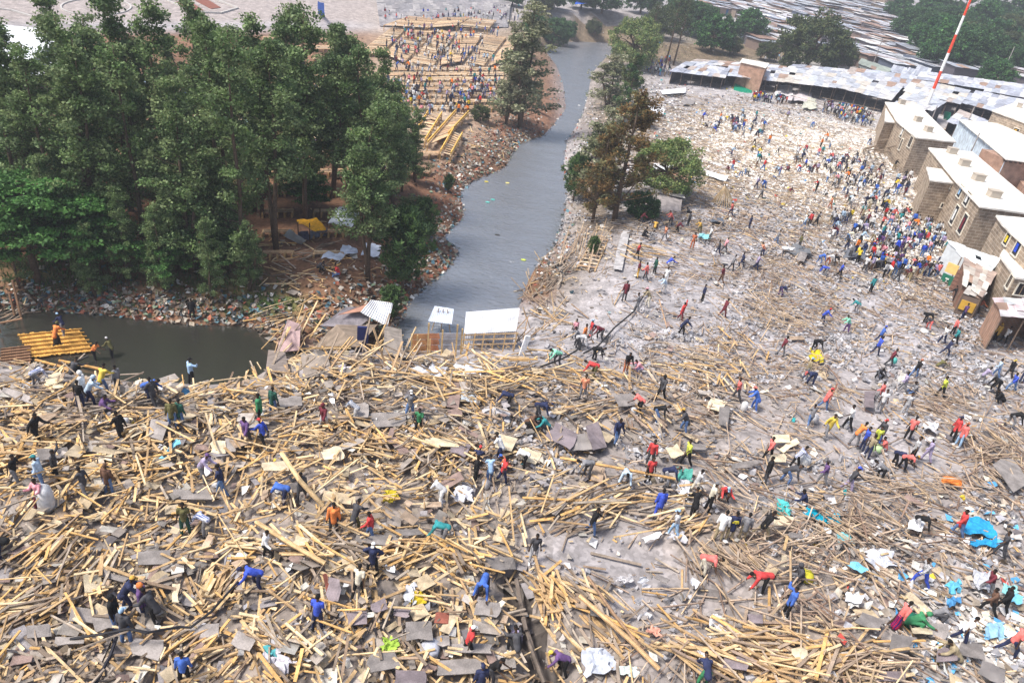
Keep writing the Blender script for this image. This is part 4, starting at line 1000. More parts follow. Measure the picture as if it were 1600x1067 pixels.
tree_kind('cedar', 'cedar', 31, 50, .26, ((.14, .1, .04), (.19, .12, .05), (.11, .1, .045), (.15, .14, .06)), flat=.6, droop=-.5, asp=.3, tipc=(.2, .12, .04))
tree_kind('cedarg', 'cedar', 33, 52, .3, ((.05, .11, .04), (.08, .15, .05), (.12, .14, .06)), flat=.6, droop=-.5, asp=.35)
tree_kind('bare', 'bare', 34, 16, .26, ((.05, .075, .035), (.07, .1, .045)), flat=.8, droop=.2, tipc=(.1, .14, .07))
tree_kind('olive', 'oak', 35, 36, .3, ((.2, .22, .12), (.25, .26, .16), (.14, .17, .09)), flat=.8, droop=0, tipc=(.36, .36, .24))
tree_kind('lemon', 'round', 36, 30, .27, ((.16, .23, .08), (.21, .27, .1), (.11, .18, .06)), tipc=(.26, .29, .1))
tree_kind('round0', 'round', 37, 40, .3, ((.04, .1, .035), (.055, .13, .045), (.03, .075, .03)), tipc=(.09, .18, .06))
tree_kind('round1', 'round', 38, 34, .3, ((.07, .1, .04), (.09, .12, .045), (.05, .08, .035)), tipc=(.13, .15, .06))
tree_kind('round2', 'round', 39, 26, .38, ((.04, .12, .04), (.06, .15, .04), (.03, .08, .035)), tipc=(.08, .2, .05))
NT = 0
def tree(kind, x, y, sc, label, group=None, sz=None, rz=None, nm='tree'):
    global NT
    NT += 1; P = at(np.array(float(x)), np.array(float(y)))
    e = empty(nm, tuple(P), label, 'tree', group, rz if rz is not None else NT*1.7); e.scale = (sc, sc, sz or sc)
    link('trunk', TREES[kind][0], e); link('crown', TREES[kind][1], e)
g = 'slender trees along the far river bank'
for k, (x, y, s, k2, lab) in enumerate([
 (60,335,.98,0,'tall slender tree beside the white tent roof, leftmost of the wood'), (128,300,.95,1,'tall slender tree rising behind the turquoise green flat crowned tree'),
 (150,385,1.0,2,'dark slender tree in front of the plaza roundabout on the left'), (205,330,1.02,3,'slender tree reaching the top edge left of the roundabout kerb'),
 (228,405,.98,4,'slender tree standing just above the trash covered bank on the left'),  (300,425,.95,1,'slender tree at the bank edge above the green grass patch'), (322,300,.98,2,'slender tree below the red planting strips'),
 (345,380,1.05,3,'tall slender tree over the upright broken boards on the bank'), (380,430,1.0,4,'slender tree nearest the grass patch by the bank'),
 (398,330,1.05,0,'tall slender tree touching the top edge beside the kerb'), (432,395,1.08,5,'tall dark slender tree left of the orange tarpaulin hut'),
 (455,300,1.0,2,'tall slender tree behind the orange tarpaulin hut'), (478,350,1.08,6,'tallest slender tree directly behind the tarpaulin hut'),
 (520,310,.92,5,'slender tree between the hut and the timber racks'), (556,362,1.0,5,'slender tree right of the tarpaulin hut'),
 (575,440,.95,6,'slender tree standing by the white roofing sheets on the bank'), (592,310,.85,1,'slender tree overlapping the timber stall frames'),
 (20,290,.9,3,'slender tree at the left edge of the picture by the tent'), (170,270,.8,4,'slender tree at the back of the wood near the plaza'), (285,262,.8,1,'slender tree at the back of the wood below the roundabout'),
 (500,250,.7,4,'smaller slender tree behind the others near the timber rows'), (372,262,.8,0,'slender tree at the back near the blue cloth'), (628,300,.55,4,'low slender tree in front of the diagonal timber racks'), (648,285,.5,2,'small leafy tree beside the diagonal timber racks'), (560,270,.62,3,'small slender tree among the timber rows'),
 (90,410,.5,1,'short leafy tree under the flat crowned trees'), (255,455,.42,2,'short bushy tree on the trash bank'), (330,470,.4,0,'low bushy tree near the dark figure on the bank'), (200,440,.45,3,'low bushy tree left on the trash bank'), (180,350,.95,0,'dense slender tree behind the flat layered ones'), (240,310,.9,2,'slender tree deep in the wood below the roundabout'), (266,345,1.0,0,'slender tree between the two flat crowned trees'), (410,340,.85,5,'high crowned slender tree left of the orange tarpaulin'), (360,425,.55,4,'short leafy tree at the right end of the low wood'), (95,380,.9,4,'dark slender tree in the left part of the wood'), (612,350,.8,3,'slender tree just left of the river bank casuarina'), (40,360,.85,2,'slender tree behind the widest flat crowned tree'), (390,455,.35,1,'low bush at the grass patch edge'), (150,465,.35,2,'low bush over the left trash bank'), (30,450,.4,0,'low bush at the left end of the trash bank'), (570,300,.7,0,'slender tree in front of the low benches')]):
    tree('oak%d' % k2, x, y, s*(1.15 if y < 380 else 1.05), lab, g, sz=s*((.93, 1.06, 1.0, 1.09, .97)[k % 5] if s > .7 else 1))
for x, y, s, k2, lab in [(60,440,1.05,0,'wide flat layered bright green tree at the left edge over the trash bank'), (150,425,.85,1,'flat layered green tree right of the widest one'), (10,340,.8,1,'flat topped green tree below the tent at the left edge'),
    (305,395,.75,0,'flat layered bright green tree in the middle of the wood'), (268,435,.5,1,'small bright green layered tree beside the pale hanging branch'), (355,420,.5,0,'small bright green layered tree left of the hut'), (478,330,.6,1,'grey green layered tree over the tarpaulin hut')]:
    tree('flat%d' % k2, x, y, s, lab, 'flat layered trees in the wood', nm='layered_tree')
tree('cas', 628, 455, 1.0, 'feathery light green casuarina on the bank beside the river bend'); tree('cas', 610, 500, .45, 'small feathery shrub hanging over the trash bank', sz=.4, nm='shrub')
tree('cas', 660, 380, .6, 'feathery green tree right above the tallest casuarina')
tree('olive', 812, 200, 1.7, 'pale olive tree standing alone on the bank before the water bend', sz=1.1)
tree('olive', 790, 195, .9, 'second pale olive stem crowded beside the taller olive tree')
tree('lemon', 985, 108, 1.25, 'yellow green round tree on the right of the river bend', sz=1.35)
tree('bare', 1040, 100, 1.15, 'airy dark trunked tree rising above the long market roof'); tree('bare', 1010, 95, .9, 'thin dark tree between the yellow green tree and the airy one')
tree('round2', 1110, 82, 1.15, 'round green tree right of the airy dark trunked tree'); tree('round2', 1165, 66, 1.1, 'second round green tree by the shanty roofs'); tree('round0', 1060, 52, 1.3, 'round green tree at the top edge behind the airy one')
tree('round1', 1258, 112, 1.75, 'large dense olive green tree above the long market roofs'); tree('round1', 1305, 108, .9, 'low round tree at the foot of the large dense one')
tree('olive', 930, 320, 1.1, 'pale green tree over the river behind the brown conifer', sz=.7); tree('cas', 895, 315, .8, 'feathery green shrub by the water left of the brown conifer', nm='shrub'); tree('cedar', 958, 352, 1.3, 'big brown tinged conifer on the near bank of the river', sz=1.05)
tree('cedar', 925, 350, .8, 'shorter brown conifer left of the big brown one', rz=2); tree('olive', 948, 172, 1.3, 'pale wispy tree by the upper river stretch', sz=.6); tree('round0', 1090, 60, 1.2, 'dark round tree behind the bright green ones'); tree('cedarg', 975, 190, .8, 'grey green tree beside the collapsed market roofs')
tree('lemon', 1034, 308, .85, 'bright green bushy tree right of the brown conifer', nm='tree'); tree('round0', 1000, 345, .4, 'small dark shrub below the brown conifer', nm='shrub')
for x, y, s, k, lab in [(835,62,.8,'round2','green bush at the top left of the river bend'), (870,45,1.0,'round0','dark green tree over the blue tarpaulin at the river bend'), (905,30,1.1,'round2','green tree at the top edge above the river'), (940,20,1.2,'round0','dark tree at the top edge left of the yellow green one'), (845,20,.9,'round1','olive tree at the top edge by the pole'),
    (815,85,.4,'round1','small olive bush on the bend bank'), (1545,142,.9,'round2','pale green round tree in front of the dark forest on the right')]:
    tree(k, x, y, s, lab)
for x, y, s, k, lab in [(800,10,.8,'round2','small green tree by the top of the embankment'), (888,62,.5,'round2','low green bush right above the river bend'), (860,30,.9,'round2','bright tree behind the blue tarpaulin'), (925,62,.55,'round1','olive bush at the river bend edge'), (1000,22,1.2,'round0','dark tree behind the yellow green tree'), (1030,60,1.0,'round1','olive tree right of the yellow green tree'), (985,140,.45,'lemon','low yellow green bush under the yellow green tree'), (960,120,.4,'round1','low olive bush on the inner river bank'), (1000,200,.4,'round1','dusty bush among the debris right of the upper river'), (935,245,.4,'round1','olive bush on the near bank of the upper river'), (925,400,.28,'cas','small green shrub by the lattice poles'), (1140,85,.6,'round1','olive bush between the round trees'), (1195,95,.6,'round1','low olive tree left of the large dense one'), (1230,112,.5,'round1','low bush under the left side of the large dense tree'), (750,190,.3,'round1','scrubby bush near the pale olive tree'), (840,175,.3,'olive','pale scrub on the bank below the bend'), (700,300,.28,'cas','small shrub on the eroded red bank')]:
    tree(k, x, y, s, lab)
# the forest on the far slope: about fifty trees one can tell apart only in part
r_ = random.Random(5)
fk_ = 0
for row, (ya, n, xa, xb) in enumerate([(112,9,1455,1640), (95,9,1425,1650), (78,9,1405,1650), (60,9,1395,1650), (42,9,1390,1660), (26,9,1385,1660), (12,8,1380,1660)]):
    for i in range(n):
        x = xa+(xb-xa)*(i+r_.uniform(.1, .9))/n; y = ya+(x-1500)*.155*.5+r_.uniform(-5, 5)
        k = r_.choice(['round0', 'round2', 'round1', 'round0', 'cedarg', 'round2'])
        lab = {'round0': 'dark green tree in the forest on the far slope', 'round2': 'bright green tree in the forest on the far slope', 'round1': 'olive green tree in the forest on the far slope', 'cedarg': 'pointed green tree in the forest on the far slope'}[k]
        tree(k, x, y, r_.uniform(1.0, 1.5), lab, 'trees of the forest on the far slope'); fk_ += 1
# beyond the top edge: tree line that closes the view
for i in range(16):
    x = 880+i*52+r_.uniform(-14, 14)
    if x < 1360: continue
    y = -4+max(0, x-1500)*.14
    tree(r_.choice(['round0', 'round2']), x, y, r_.uniform(1.6, 2.2), 'tall tree on the ridge at the top edge', 'ridge trees at the top edge')
# ================================================================ buildings on the right
def tops(px, h, field=None):
    """ring of roof corners given in the picture, standing h above the local ground"""
    c = atg(np.array([p[0] for p in px], float), np.array([p[1] for p in px], float), h, terr)
    z = float(np.mean(c[:, 2])); out = []
    for p in px: out.append(tuple(plane_pt(np.array(float(p[0])), np.array(float(p[1])), z)))
    return out
def down(ring, z): return [(p[0], p[1], z) for p in ring]
def ccw(ring):
    a = sum(ring[i][0]*ring[(i+1) % len(ring)][1]-ring[(i+1) % len(ring)][0]*ring[i][1] for i in range(len(ring)))
    return ring if a > 0 else ring[::-1]
def grow_ring(ring, d):
    c = np.mean(np.array(ring), 0); return [tuple(np.array(p)+(np.array(p)-c)/np.linalg.norm((np.array(p)-c)[:2])*np.array([d, d, 0])) for p in ring]
def block_house(name, roof_px, h, label, wallm, chim=(), wins=(), roofm='roofwhite', slab=.18, over=.35, doors=(), cat='building', group=None, parapet=False):
    r = ccw(tops(roof_px, h)); zg = min(float(terr(p[0], p[1])) for p in r)-.4; zt = r[0][2]
    c = np.mean(np.array(r), 0); t = thing(name, (c[0], c[1], zg+.4), label, cat, group)
    w = MB(); w.prism(down(r, zg), down(r, zt-slab)); wo = w.build('wall', M[wallm], t)
    s = MB(); s.slab(grow_ring(r, over), slab); ro = s.build('roof', M[roofm], t)
    for (x, y, sx) in chim:
        P = plane_pt(np.array(float(x)), np.array(float(y)), zt); yaw = math.atan2(r[1][1]-r[0][1], r[1][0]-r[0][0])
        k = MB(); sx *= .72; k.box((P[0], P[1], zt+.38), (sx, sx*.8, .38), yaw); k.box((P[0], P[1], zt+.8), (sx+.06, sx*.8+.06, .04), yaw)
        k.build('chimney', M['stonebox'], ro)
    def opening(kind, x, y, wd, hh, curtain=None):
        # nearest wall along the viewing ray
        d = ray(float(x), float(y)); best = None
        for i in range(len(r)):
            a = np.array(r[i]); b = np.array(r[(i+1) % len(r)]); e = b-a; e[2] = 0; L = np.linalg.norm(e); e /= L; n = np.array([e[1], -e[0], 0])
            dn = d@n
            if dn >= -1e-3: continue
            tt = ((a-CAM)@n)/dn; P = CAM+d*tt; u = (P-a)@e
            if -.3 < u < L+.3 and (best is None or tt < best[0]): best = (tt, P, e, n)
        if best is None: return
        _, P, e, n = best; yaw = math.atan2(e[1], e[0])
        f = MB()
        for s_ in (-1, 1): f.box(P+e*s_*(wd/2+.05)+n*.03, (.05, .07, hh/2+.1), yaw, col=(.75, .7, .6))
        f.box(P+n*.03+np.array([0, 0, hh/2+.05]), (wd/2, .07, .05), yaw, col=(.75, .7, .6)); f.box(P+n*.05-np.array([0, 0, hh/2+.05]), (wd/2+.12, .1, .05), yaw, col=(.6, .58, .52))
        fo = f.build(kind, M['paint'], t)
        g = MB(); g.box(P+n*.015, (wd/2, .02, hh/2), yaw, col=(.02, .02, .025)); g.build('pane' if kind == 'window' else 'door_leaf', M['paint'], fo)
        if not curtain:
            g = MB(); g.box(P+n*.04, (.03, .02, hh/2), yaw, col=(.3, .22, .15)); g.build('mullion', M['paint'], fo)
        if curtain:
            g = MB()
            for q in range(3): g.box(P+n*.06+e*((q-1)*wd*.17-wd*.12), (wd*.1, .015, hh*.3), yaw+(.25 if q % 2 else -.25), col=COL.get(curtain, curtain))
            g.build('curtain', M['cloth'], fo)
    for o in wins: opening('window', *o)
    for o in doors: opening('door', *o)
    return t, r, zg
M['stonebox'] = brick_mat('vent_block', (.38, .32, .27), (.28, .23, .19), (.45, .4, .34), .3, .18)
# first stone block house: body with recessed left wing, balcony between
block_house('stone_block_house', [(1404,190),(1384,160),(1436,165),(1492,221),(1432,214)], 5.8, 'stone block house with pale flat roof and three vents, farthest of the row', 'block',
    chim=[(1408,163,.75),(1433,190,.75),(1449,206,.75)], wins=[(1410,207,1.2,1.5,'white'),(1423,222,1.5,1.6,None),(1408,226,.9,1.7,None)], over=.5)
block_house('stone_side_wing', [(1383,190),(1384,170),(1400,168),(1412,199),(1405,192)], 5.2, 'stone wing with rough wall on the left of the farthest block house', 'block', wins=[(1396,225,.8,1.1)], over=.25)
block_house('stone_block_house', [(1500,286),(1453,232),(1520,238),(1606,312),(1640,337),(1532,321)], 6.0, 'long stone block house with four vents on its white roof, middle of the row', 'block',
    chim=[(1486,240,.8),(1505,259,.8),(1527,282,.85),(1551,308,.85)], wins=[(1501,299,1.4,1.4,'sky'),(1512,311,1.7,1.5,'white'),(1492,336,1.4,2.2,'white'),(1505,350,1.5,2.2,'maroon')], over=.5)
block_house('stone_side_wing', [(1455,281),(1450,262),(1494,268),(1502,287)], 5.4, 'stone wing with white slab roof left of the middle block house', 'block', wins=[(1489,292,.6,.5),(1478,322,1.4,.5)], over=.3)
block_house('stone_block_house', [(1572,352),(1560,338),(1640,345),(1660,400),(1616,395)], 6.4, 'stone block house with a blue curtain at the right edge, nearest of the row', 'block', wins=[(1574,374,1.0,1.1,'yellow'),(1590,388,1.2,1.4,'royal')], over=.35)
block_house('stone_stair_tower', [(1566,400),(1573,384),(1640,405),(1640,440),(1588,432)], 4.6, 'rough stone stair block with dark gaps below the blue curtain', 'block', wins=[(1578,440,.8,1.2),(1596,452,.9,1.1)], roofm='roofwhite', over=.2)
# corrugated warehouse
r = ccw(tops([(1500,186),(1560,192),(1640,228),(1640,256),(1573,247)], 5.2)); zg = float(terr(r[0][0], r[0][1]))-.5; c = np.mean(np.array(r), 0)
t = thing('corrugated_warehouse', (c[0], c[1], zg+.5), 'white warehouse with pale blue corrugated side and flat white roof', 'warehouse')
A, B_, Cc = [np.array(q) for q in tops([(1500,186),(1573,247),(1640,256)], 5.2)]
def wall_corr(a, b, zlo, zhi, col, name):
    m = MB(); e = (b-a); L = np.linalg.norm(e[:2]); n = int(L/.35)
    for i in range(n):
        p = a+e*(i+.5)/n; m.box((p[0], p[1], (zlo+zhi)/2), (L/n*.32, .05, (zhi-zlo)/2), math.atan2(e[1], e[0]), col=col)
    m.box(tuple(((a+b)/2)[:2])+((zlo+zhi)/2,), (L/2, .03, (zhi-zlo)/2), math.atan2(e[1], e[0]), col=tuple(q*.9 for q in col))
    m.build(name, M['metal'], t)
wall_corr(A, B_, zg, A[2]-.2, (.62, .72, .82), 'corrugated_wall')
w = MB(); e = Cc-B_; nrm = np.array([e[1], -e[0], 0]); nrm /= np.linalg.norm(nrm)
w.prism(down(ccw([tuple(B_), tuple(Cc), tuple(Cc-nrm*6), tuple(B_-nrm*6)]), zg), down(ccw([tuple(B_), tuple(Cc), tuple(Cc-nrm*6), tuple(B_-nrm*6)]), A[2]-.25)); w.build('brick_wall', M['redblock'], t)
w = MB(); w.slab([(p[0], p[1], A[2]) for p in grow_ring(r, .4)], .12); w.build('roof', M['roofwhite'], t)
m = MB()
for i in range(9): P = B_*(1-i/9)+Cc*i/9; m.box((P[0], P[1], A[2]-.45), (.1, .35, .12), math.atan2(e[1], e[0]), col=(.12, .08, .06))
m.build('rafter_ends', M['paint'], t)
block_house('stone_block_house', [(1552,173),(1588,160),(1640,178),(1640,205)], 5.5, 'stone block house with yellow balcony behind the warehouse, top right', 'block', chim=[(1592,168,.8)], wins=[(1588,205,1.4,.9,'mustard')])
block_house('brick_house', [(1582,265),(1640,258),(1640,300),(1600,290)], 2.4, 'low red brick wall house under the warehouse end', 'redblock', roofm='redblock', over=.1)
# small sheds: roof plane of sheets on posts and walls
PALE = [(.5,.5,.53),(.43,.45,.5),(.58,.57,.56),(.38,.4,.45),(.52,.48,.43),(.46,.49,.55)]; RUSTY = [(.3,.2,.15),(.34,.24,.19),(.42,.36,.33)]
FARP = [(.46,.48,.55),(.38,.41,.48),(.5,.51,.56),(.33,.35,.42),(.56,.56,.57),(.3,.25,.25),(.36,.3,.28)]
def patch_roof(m, q, nu, nv, pal, rr, tilt=.05, rust=.08, th=.03):
    q = [np.array(p, float) for p in q]
    for i in range(nu):
        for j in range(nv):
            if rr.random() < .02: continue
            f0, f1, g0, g1 = i/nu-.012, (i+1)/nu+.012, j/nv-.03, (j+1)/nv+.03
            P = lambda f, g: (q[0]*(1-f)+q[1]*f)*(1-g)+(q[3]*(1-f)+q[2]*f)*g
            o = rr.uniform(0, tilt); cs = [P(f0, g0), P(f1, g0), P(f1, g1), P(f0, g1)]
            cs = [c_+np.array([rr.uniform(-.06, .06), rr.uniform(-.06, .06), o+rr.uniform(-.03, .06)+.05*((i+j) % 2)]) for c_ in cs]
            col = rr.choice(RUSTY) if rr.random() < rust else rr.choice(pal); k = rr.uniform(.85, 1.12)
            m.slab([tuple(c_) for c_ in cs] if np.cross((cs[1]-cs[0])[:2], (cs[2]-cs[0])[:2]) > 0 else [tuple(c_) for c_ in cs][::-1], th, tuple(v*k for v in col))
def shed(name, px, hf, hb, label, nu, nv, pal=PALE, walls=('back',), group=None, cat='shed', posts=5, wallc=(.3, .3, .33), seed=1, rust=.08, wallm='paint', frontwall=None):
    """px: front-left, front-right, back-right, back-left eave corners in the picture; hf, hb eave heights"""
    rr = random.Random(seed)
    f = [atg(np.array(float(p[0])), np.array(float(p[1])), h, terr) for p, h in zip(px, (hf, hf, hb, hb))]
    zf = (f[0][2]-hf+f[1][2]-hf)/2
    c = np.mean(f, 0); t = thing(name, (c[0], c[1], float(terr(c[0], c[1]))), label, cat, group)
    m = MB(); patch_roof(m, f, nu, nv, pal, rr, rust=rust); m.build('roof', M['metal'], t)
    def g(p, h=0): return (p[0], p[1], float(terr(p[0], p[1]))+h-.3)
    cc = c
    def inset(p): return p+(cc-p)*np.array([.06, .06, 0])
    F0, F1, B1, B0 = [inset(p) for p in f]
    w = MB()
    def wl(a, b, ha, hb_):
        V = [g(a), g(b), (b[0], b[1], b[2]-.08), (a[0], a[1], a[2]-.08)]; e = np.array([b[1]-a[1], a[0]-b[0], 0]); e = e/np.linalg.norm(e)*.05
        w.add(V+[tuple(np.array(v)-e) for v in V], [[0, 1, 2, 3], [7, 6, 5, 4], [0, 4, 5, 1], [3, 2, 6, 7], [0, 3, 7, 4], [1, 5, 6, 2]], wallc, [[(0, 0), (4, 0), (4, 2.5), (0, 2.5)]]*6)
    if 'back' in walls: wl(B1, B0, hb, hb)
    if 'left' in walls: wl(B0, F0, hb, hf)
    if 'right' in walls: wl(F1, B1, hf, hb)
    if 'front' in walls: wl(F0, F1, hf, hf)
    if w.V: w.build('wall', M[wallm], t)
    for i in range(posts):
        k = i/(posts-1); p = F0*(1-k)+F1*k
        pm = MB(); pm.tube([g(p), (p[0], p[1], p[2]-.05)], [.07, .06], 6, col=(.22, .16, .12)); pm.build('post', M['wood'], t)
    return t, f
# ================================================================ market sheds, shanties, tents
SH = []
gsh = 'long market sheds with patched sheet roofs'
for k, (px, hf, hb, nu, nv, lab, rust) in enumerate([
 ([(1047,112),(1132,122),(1140,108),(1072,97)], 2.6, 3.3, 9, 3, 'market shed with a sagging torn pale roof, left end of the long row', .12),
 ([(1132,118),(1216,128),(1222,112),(1140,103)], 2.6, 3.3, 9, 3, 'market shed with a green cloth front in the long row', .12),
 ([(1214,127),(1306,138),(1318,118),(1224,106)], 3.0, 3.6, 8, 4, 'market shed with open posts left of the crowded one', .05),
 ([(1304,136),(1392,157),(1412,133),(1318,116)], 3.1, 3.7, 8, 4, 'market shed sheltering a dense crowd, right end of the row', .03),
 ([(1075,99),(1222,112),(1228,104),(1090,93)], 3.0, 3.4, 12, 2, 'brown and grey roof behind the torn market sheds', .45),
 ([(1222,112),(1320,122),(1330,110),(1240,101)], 3.2, 3.6, 9, 3, 'grey roof strip behind the open market shed', .08),
 ([(1318,120),(1425,140),(1432,120),(1330,106)], 3.2, 3.8, 9, 3, 'roof strip with a brown patch behind the crowded shed', .2),
 ([(1412,142),(1500,163),(1516,142),(1428,124)], 3.2, 3.8, 8, 4, 'broad pale roof behind the farthest stone block house', .05),
 ([(1500,160),(1600,186),(1616,160),(1512,140)], 3.2, 3.8, 8, 4, 'broad grey roof behind the white warehouse', .05),
 ([(1432,124),(1540,140),(1548,126),(1440,112)], 3.4, 3.8, 9, 3, 'grey roof strip right of the red and white mast', .1),
 ([(1538,142),(1640,160),(1640,138),(1548,126)], 3.4, 3.8, 9, 3, 'grey roof strip below the pale green round tree', .1),
 ([(1395,164),(1450,178),(1478,160),(1416,144)], 3.3, 3.9, 6, 4, 'pale lavender roof touching the mast foot', .03),
 ([(1480,190),(1552,215),(1560,196),(1500,172)], 2.6, 3.1, 6, 3, 'dark torn lean to with hanging sheets behind the block houses', .15)]):
    t, f = shed('market_shed', px, hf, hb, lab, nu, nv, PALE if k in (2, 3, 7, 11) else FARP[:5], ('back', 'left', 'right'), gsh, 'market shed', 6, (.06, .06, .075), k+40, rust)
    SH.append(f)
def cloth(name, px, h, col, label, cat='cloth', sag=.25, n=7, vertical=False, group=None, fld=None, m_='cloth', drape=0.):
    """draped or crumpled sheet through four picture corners"""
    fld = fld or ground
    hs = h if isinstance(h, (list, tuple)) else [h]*4
    q = [at(np.array(float(p[0])), np.array(float(p[1])), hh, fld) for p, hh in zip(px, hs)]
    V = []; F = []; sd_ = random.random()*50
    for i in range(n+1):
        for j in range(n+1):
            a, b = i/n, j/n; p = (q[0]*(1-a)+q[1]*a)*(1-b)+(q[3]*(1-a)+q[2]*a)*b
            o = (vnoise(np.array(i*1.), np.array(j*1.), 1.7, sd_)-.5)*sag*2; e_ = (vnoise(np.array(i*1.+9), np.array(j*1.), 1.3, sd_)-.5)*sag
            V.append((p[0]+float(e_), p[1]+float(o)*.4, p[2]+float(o)*.6-drape*math.sin(PI*a)*math.sin(PI*b)))
    for i in range(n):
        for j in range(n): a = i*(n+1)+j; F.append([a, a+n+1, a+n+2, a+1])
    k = len(V); V2 = V+[(x, y, z-.02) for x, y, z in V]; F2 = F+[[v+k for v in f][::-1] for f in F]
    ed = [(i, i+1) for i in range(n)]+[((n+1)*n+i+1, (n+1)*n+i) for i in range(n)]+[((i+1)*(n+1), i*(n+1)) for i in range(n)]+[(i*(n+1)+n, (i+1)*(n+1)+n) for i in range(n)]
    F2 += [[a, b, b+k, a+k] for a, b in ed]
    c = np.mean(q, 0); b = MB(); b.add(V2, F2, col); o = b.build(name, M[m_], None, org=tuple(c), smooth=False)
    tag(o, label, cat, group); return o
cloth('green_screen', [(1146,144),(1174,148),(1177,133),(1148,129)], [0,0,.9,.9], (.0, .22, .13), 'bright green cloth screen hanging under the market roof', 'screen', .08, fld=terr)
cloth('green_screen', [(1474,186),(1484,190),(1486,176),(1476,174)], [0,0,1.8,1.8], (.0, .22, .13), 'small green cloth hanging in the dark gap right of the mast', 'screen', .05, fld=terr)
for i, (x, y, s, c, l) in enumerate([(1250,150,20,(.55,.5,.52),'bulging pale cloth bundle under the open market shed'),(1225,140,14,(.6,.58,.6),'pale cloth hanging at the left end of the open shed'),(1265,160,12,(.5,.5,.42),'low beige mound under the poles of the open shed')]):
    cloth('cloth_bundle', [(x-s,y+8),(x+s,y+10),(x+s*.8,y-8),(x-s*.8,y-8)], .8, c, l, 'bundle', .6, fld=terr)
# pole barrier in front of the open sheds
def polething(name, pts, label, cat, r0=.05, group=None, col=(.3, .23, .17), fld=None):
    fld = fld or ground
    P = [at(np.array(float(x)), np.array(float(y)), h, fld) for x, y, h in pts]
    b = MB(); b.tube([tuple(p) for p in P], [r0]*len(P), 6, col=col); o = b.build(name, M['wood'], None, org=tuple(P[0])); tag(o, label, cat, group); return o
gp = 'poles of the barrier before the open sheds'
for i, (a, b_) in enumerate([((1238,150,1),(1300,168,1.1)),((1245,158,.4),(1310,180,.5)),((1285,153,1.9),(1375,172,1.9)),((1285,160,1.1),(1372,178,1.2)),((1210,160,.3),(1300,172,.3))]):
    polething('barrier_pole', [a, b_], 'long thin horizontal pole of the barrier before the open sheds', 'pole', .05, gp, fld=terr)
for x, y in ((1275,165),(1287,168),(1306,170),(1326,172),(1345,176),(1362,178)): polething('barrier_pole', [(x, y, 0), (x+3, y, 3.0)], 'upright pole propping the open shed front', 'pole', .06, 'upright props of the open sheds', fld=terr)
for i, (x, y) in enumerate([(1354,235),(1361,236),(1368,238),(1376,240),(1384,232),(1351,232),(1366,222)]):
    polething('leaning_pole', [(x-6+i, y, 0), (x+8+i*2, y-4, 5.2-i*.2)], 'tall pole leaning on the side of the farthest block house', 'pole', .13, 'poles leaning on the farthest block house', fld=terr)
# brick hut on the roofs
block_house('brick_hut', [(1161,92),(1201,99),(1196,106),(1158,97)][::-1], 5.2, 'small red brick hut with white roof rising among the market roofs', 'redblock', slab=.12, over=.3)
# shanty field, each hut a thing
rs = random.Random(11); gs = 'sheet roofed shanty huts beyond the market'
HUTC = {'blue grey': (.38, .41, .48), 'pale lilac': (.5, .49, .54), 'white': (.66, .66, .67), 'rusty': (.3, .2, .16), 'slate': (.26, .28, .33), 'silver': (.46, .48, .52)}
def hut(x, y, sx, sy, yaw, h, cn, lab, group=gs, z=None):
    P = at(np.array(float(x)), np.array(float(y))); zz = P[2]
    t = thing('shanty_hut', tuple(P), lab, 'hut', group)
    c, s = math.cos(yaw), math.sin(yaw)
    def L(a, b, zc): return (P[0]+c*a-s*b, P[1]+s*a+c*b, zz+zc)
    hb = h+rs.uniform(.1, .5)
    w = MB(); w.prism([L(-sx, -sy, -.6), L(sx, -sy, -.6), L(sx, sy, -.6), L(-sx, sy, -.6)], [L(-sx, -sy, h), L(sx, -sy, h), L(sx, sy, hb), L(-sx, sy, hb)], rs.choice([(.12, .11, .13), (.2, .15, .13), (.1, .12, .17), (.25, .2, .16)]))
    w.build('wall', M['paint'], t)
    m = MB(); o = .35; base = HUTC[cn]
    q = [np.array(L(-sx-o, -sy-o, h+.03)), np.array(L(sx+o, -sy-o, h+.03)), np.array(L(sx+o, sy+o, hb+.05)), np.array(L(-sx-o, sy+o, hb+.05))]
    patch_roof(m, q, max(2, int(sx*1.3)), 2, [tuple(v*k for v in base) for k in (.85, 1, 1.15)]+[rs.choice(FARP)], rs, .04, .05); m.build('roof', M['metal'], t)
    if rs.random() < .35:
        b = MB(); b.box(L(rs.uniform(-.5, .5)*sx, -sy-.02, h*.45), (.4, .04, h*.42), yaw, col=rs.choice([(.03, .1, .25), (.02, .02, .02), (.3, .08, .05)])); b.build('door', M['paint'], t)
def inpoly(x, y, poly):
    ins = False
    for i in range(len(poly)):
        (x1, y1), (x2, y2) = poly[i], poly[(i+1) % len(poly)]
        if (y1 > y) != (y2 > y) and x < (x2-x1)*(y-y1)/(y2-y1)+x1: ins = not ins
    return ins
zones = [('below the forest edge', [(1325,100),(1330,60),(1300,0),(1385,0),(1392,50),(1440,95),(1472,118),(1440,122)]), ('behind the large dense tree', [(1165,70),(1180,20),(1200,0),(1300,0),(1310,60),(1250,60),(1220,90)]),
         ('along the top edge', [(1090,20),(1080,-8),(1400,-8),(1370,12),(1180,30)]), ('right of the large dense tree', [(1300,60),(1330,95),(1320,105),(1296,92)]), ('in the far right corner of roofs', [(1470,125),(1530,128),(1600,140),(1640,150),(1640,118),(1560,122),(1500,118)])]
nh = 0
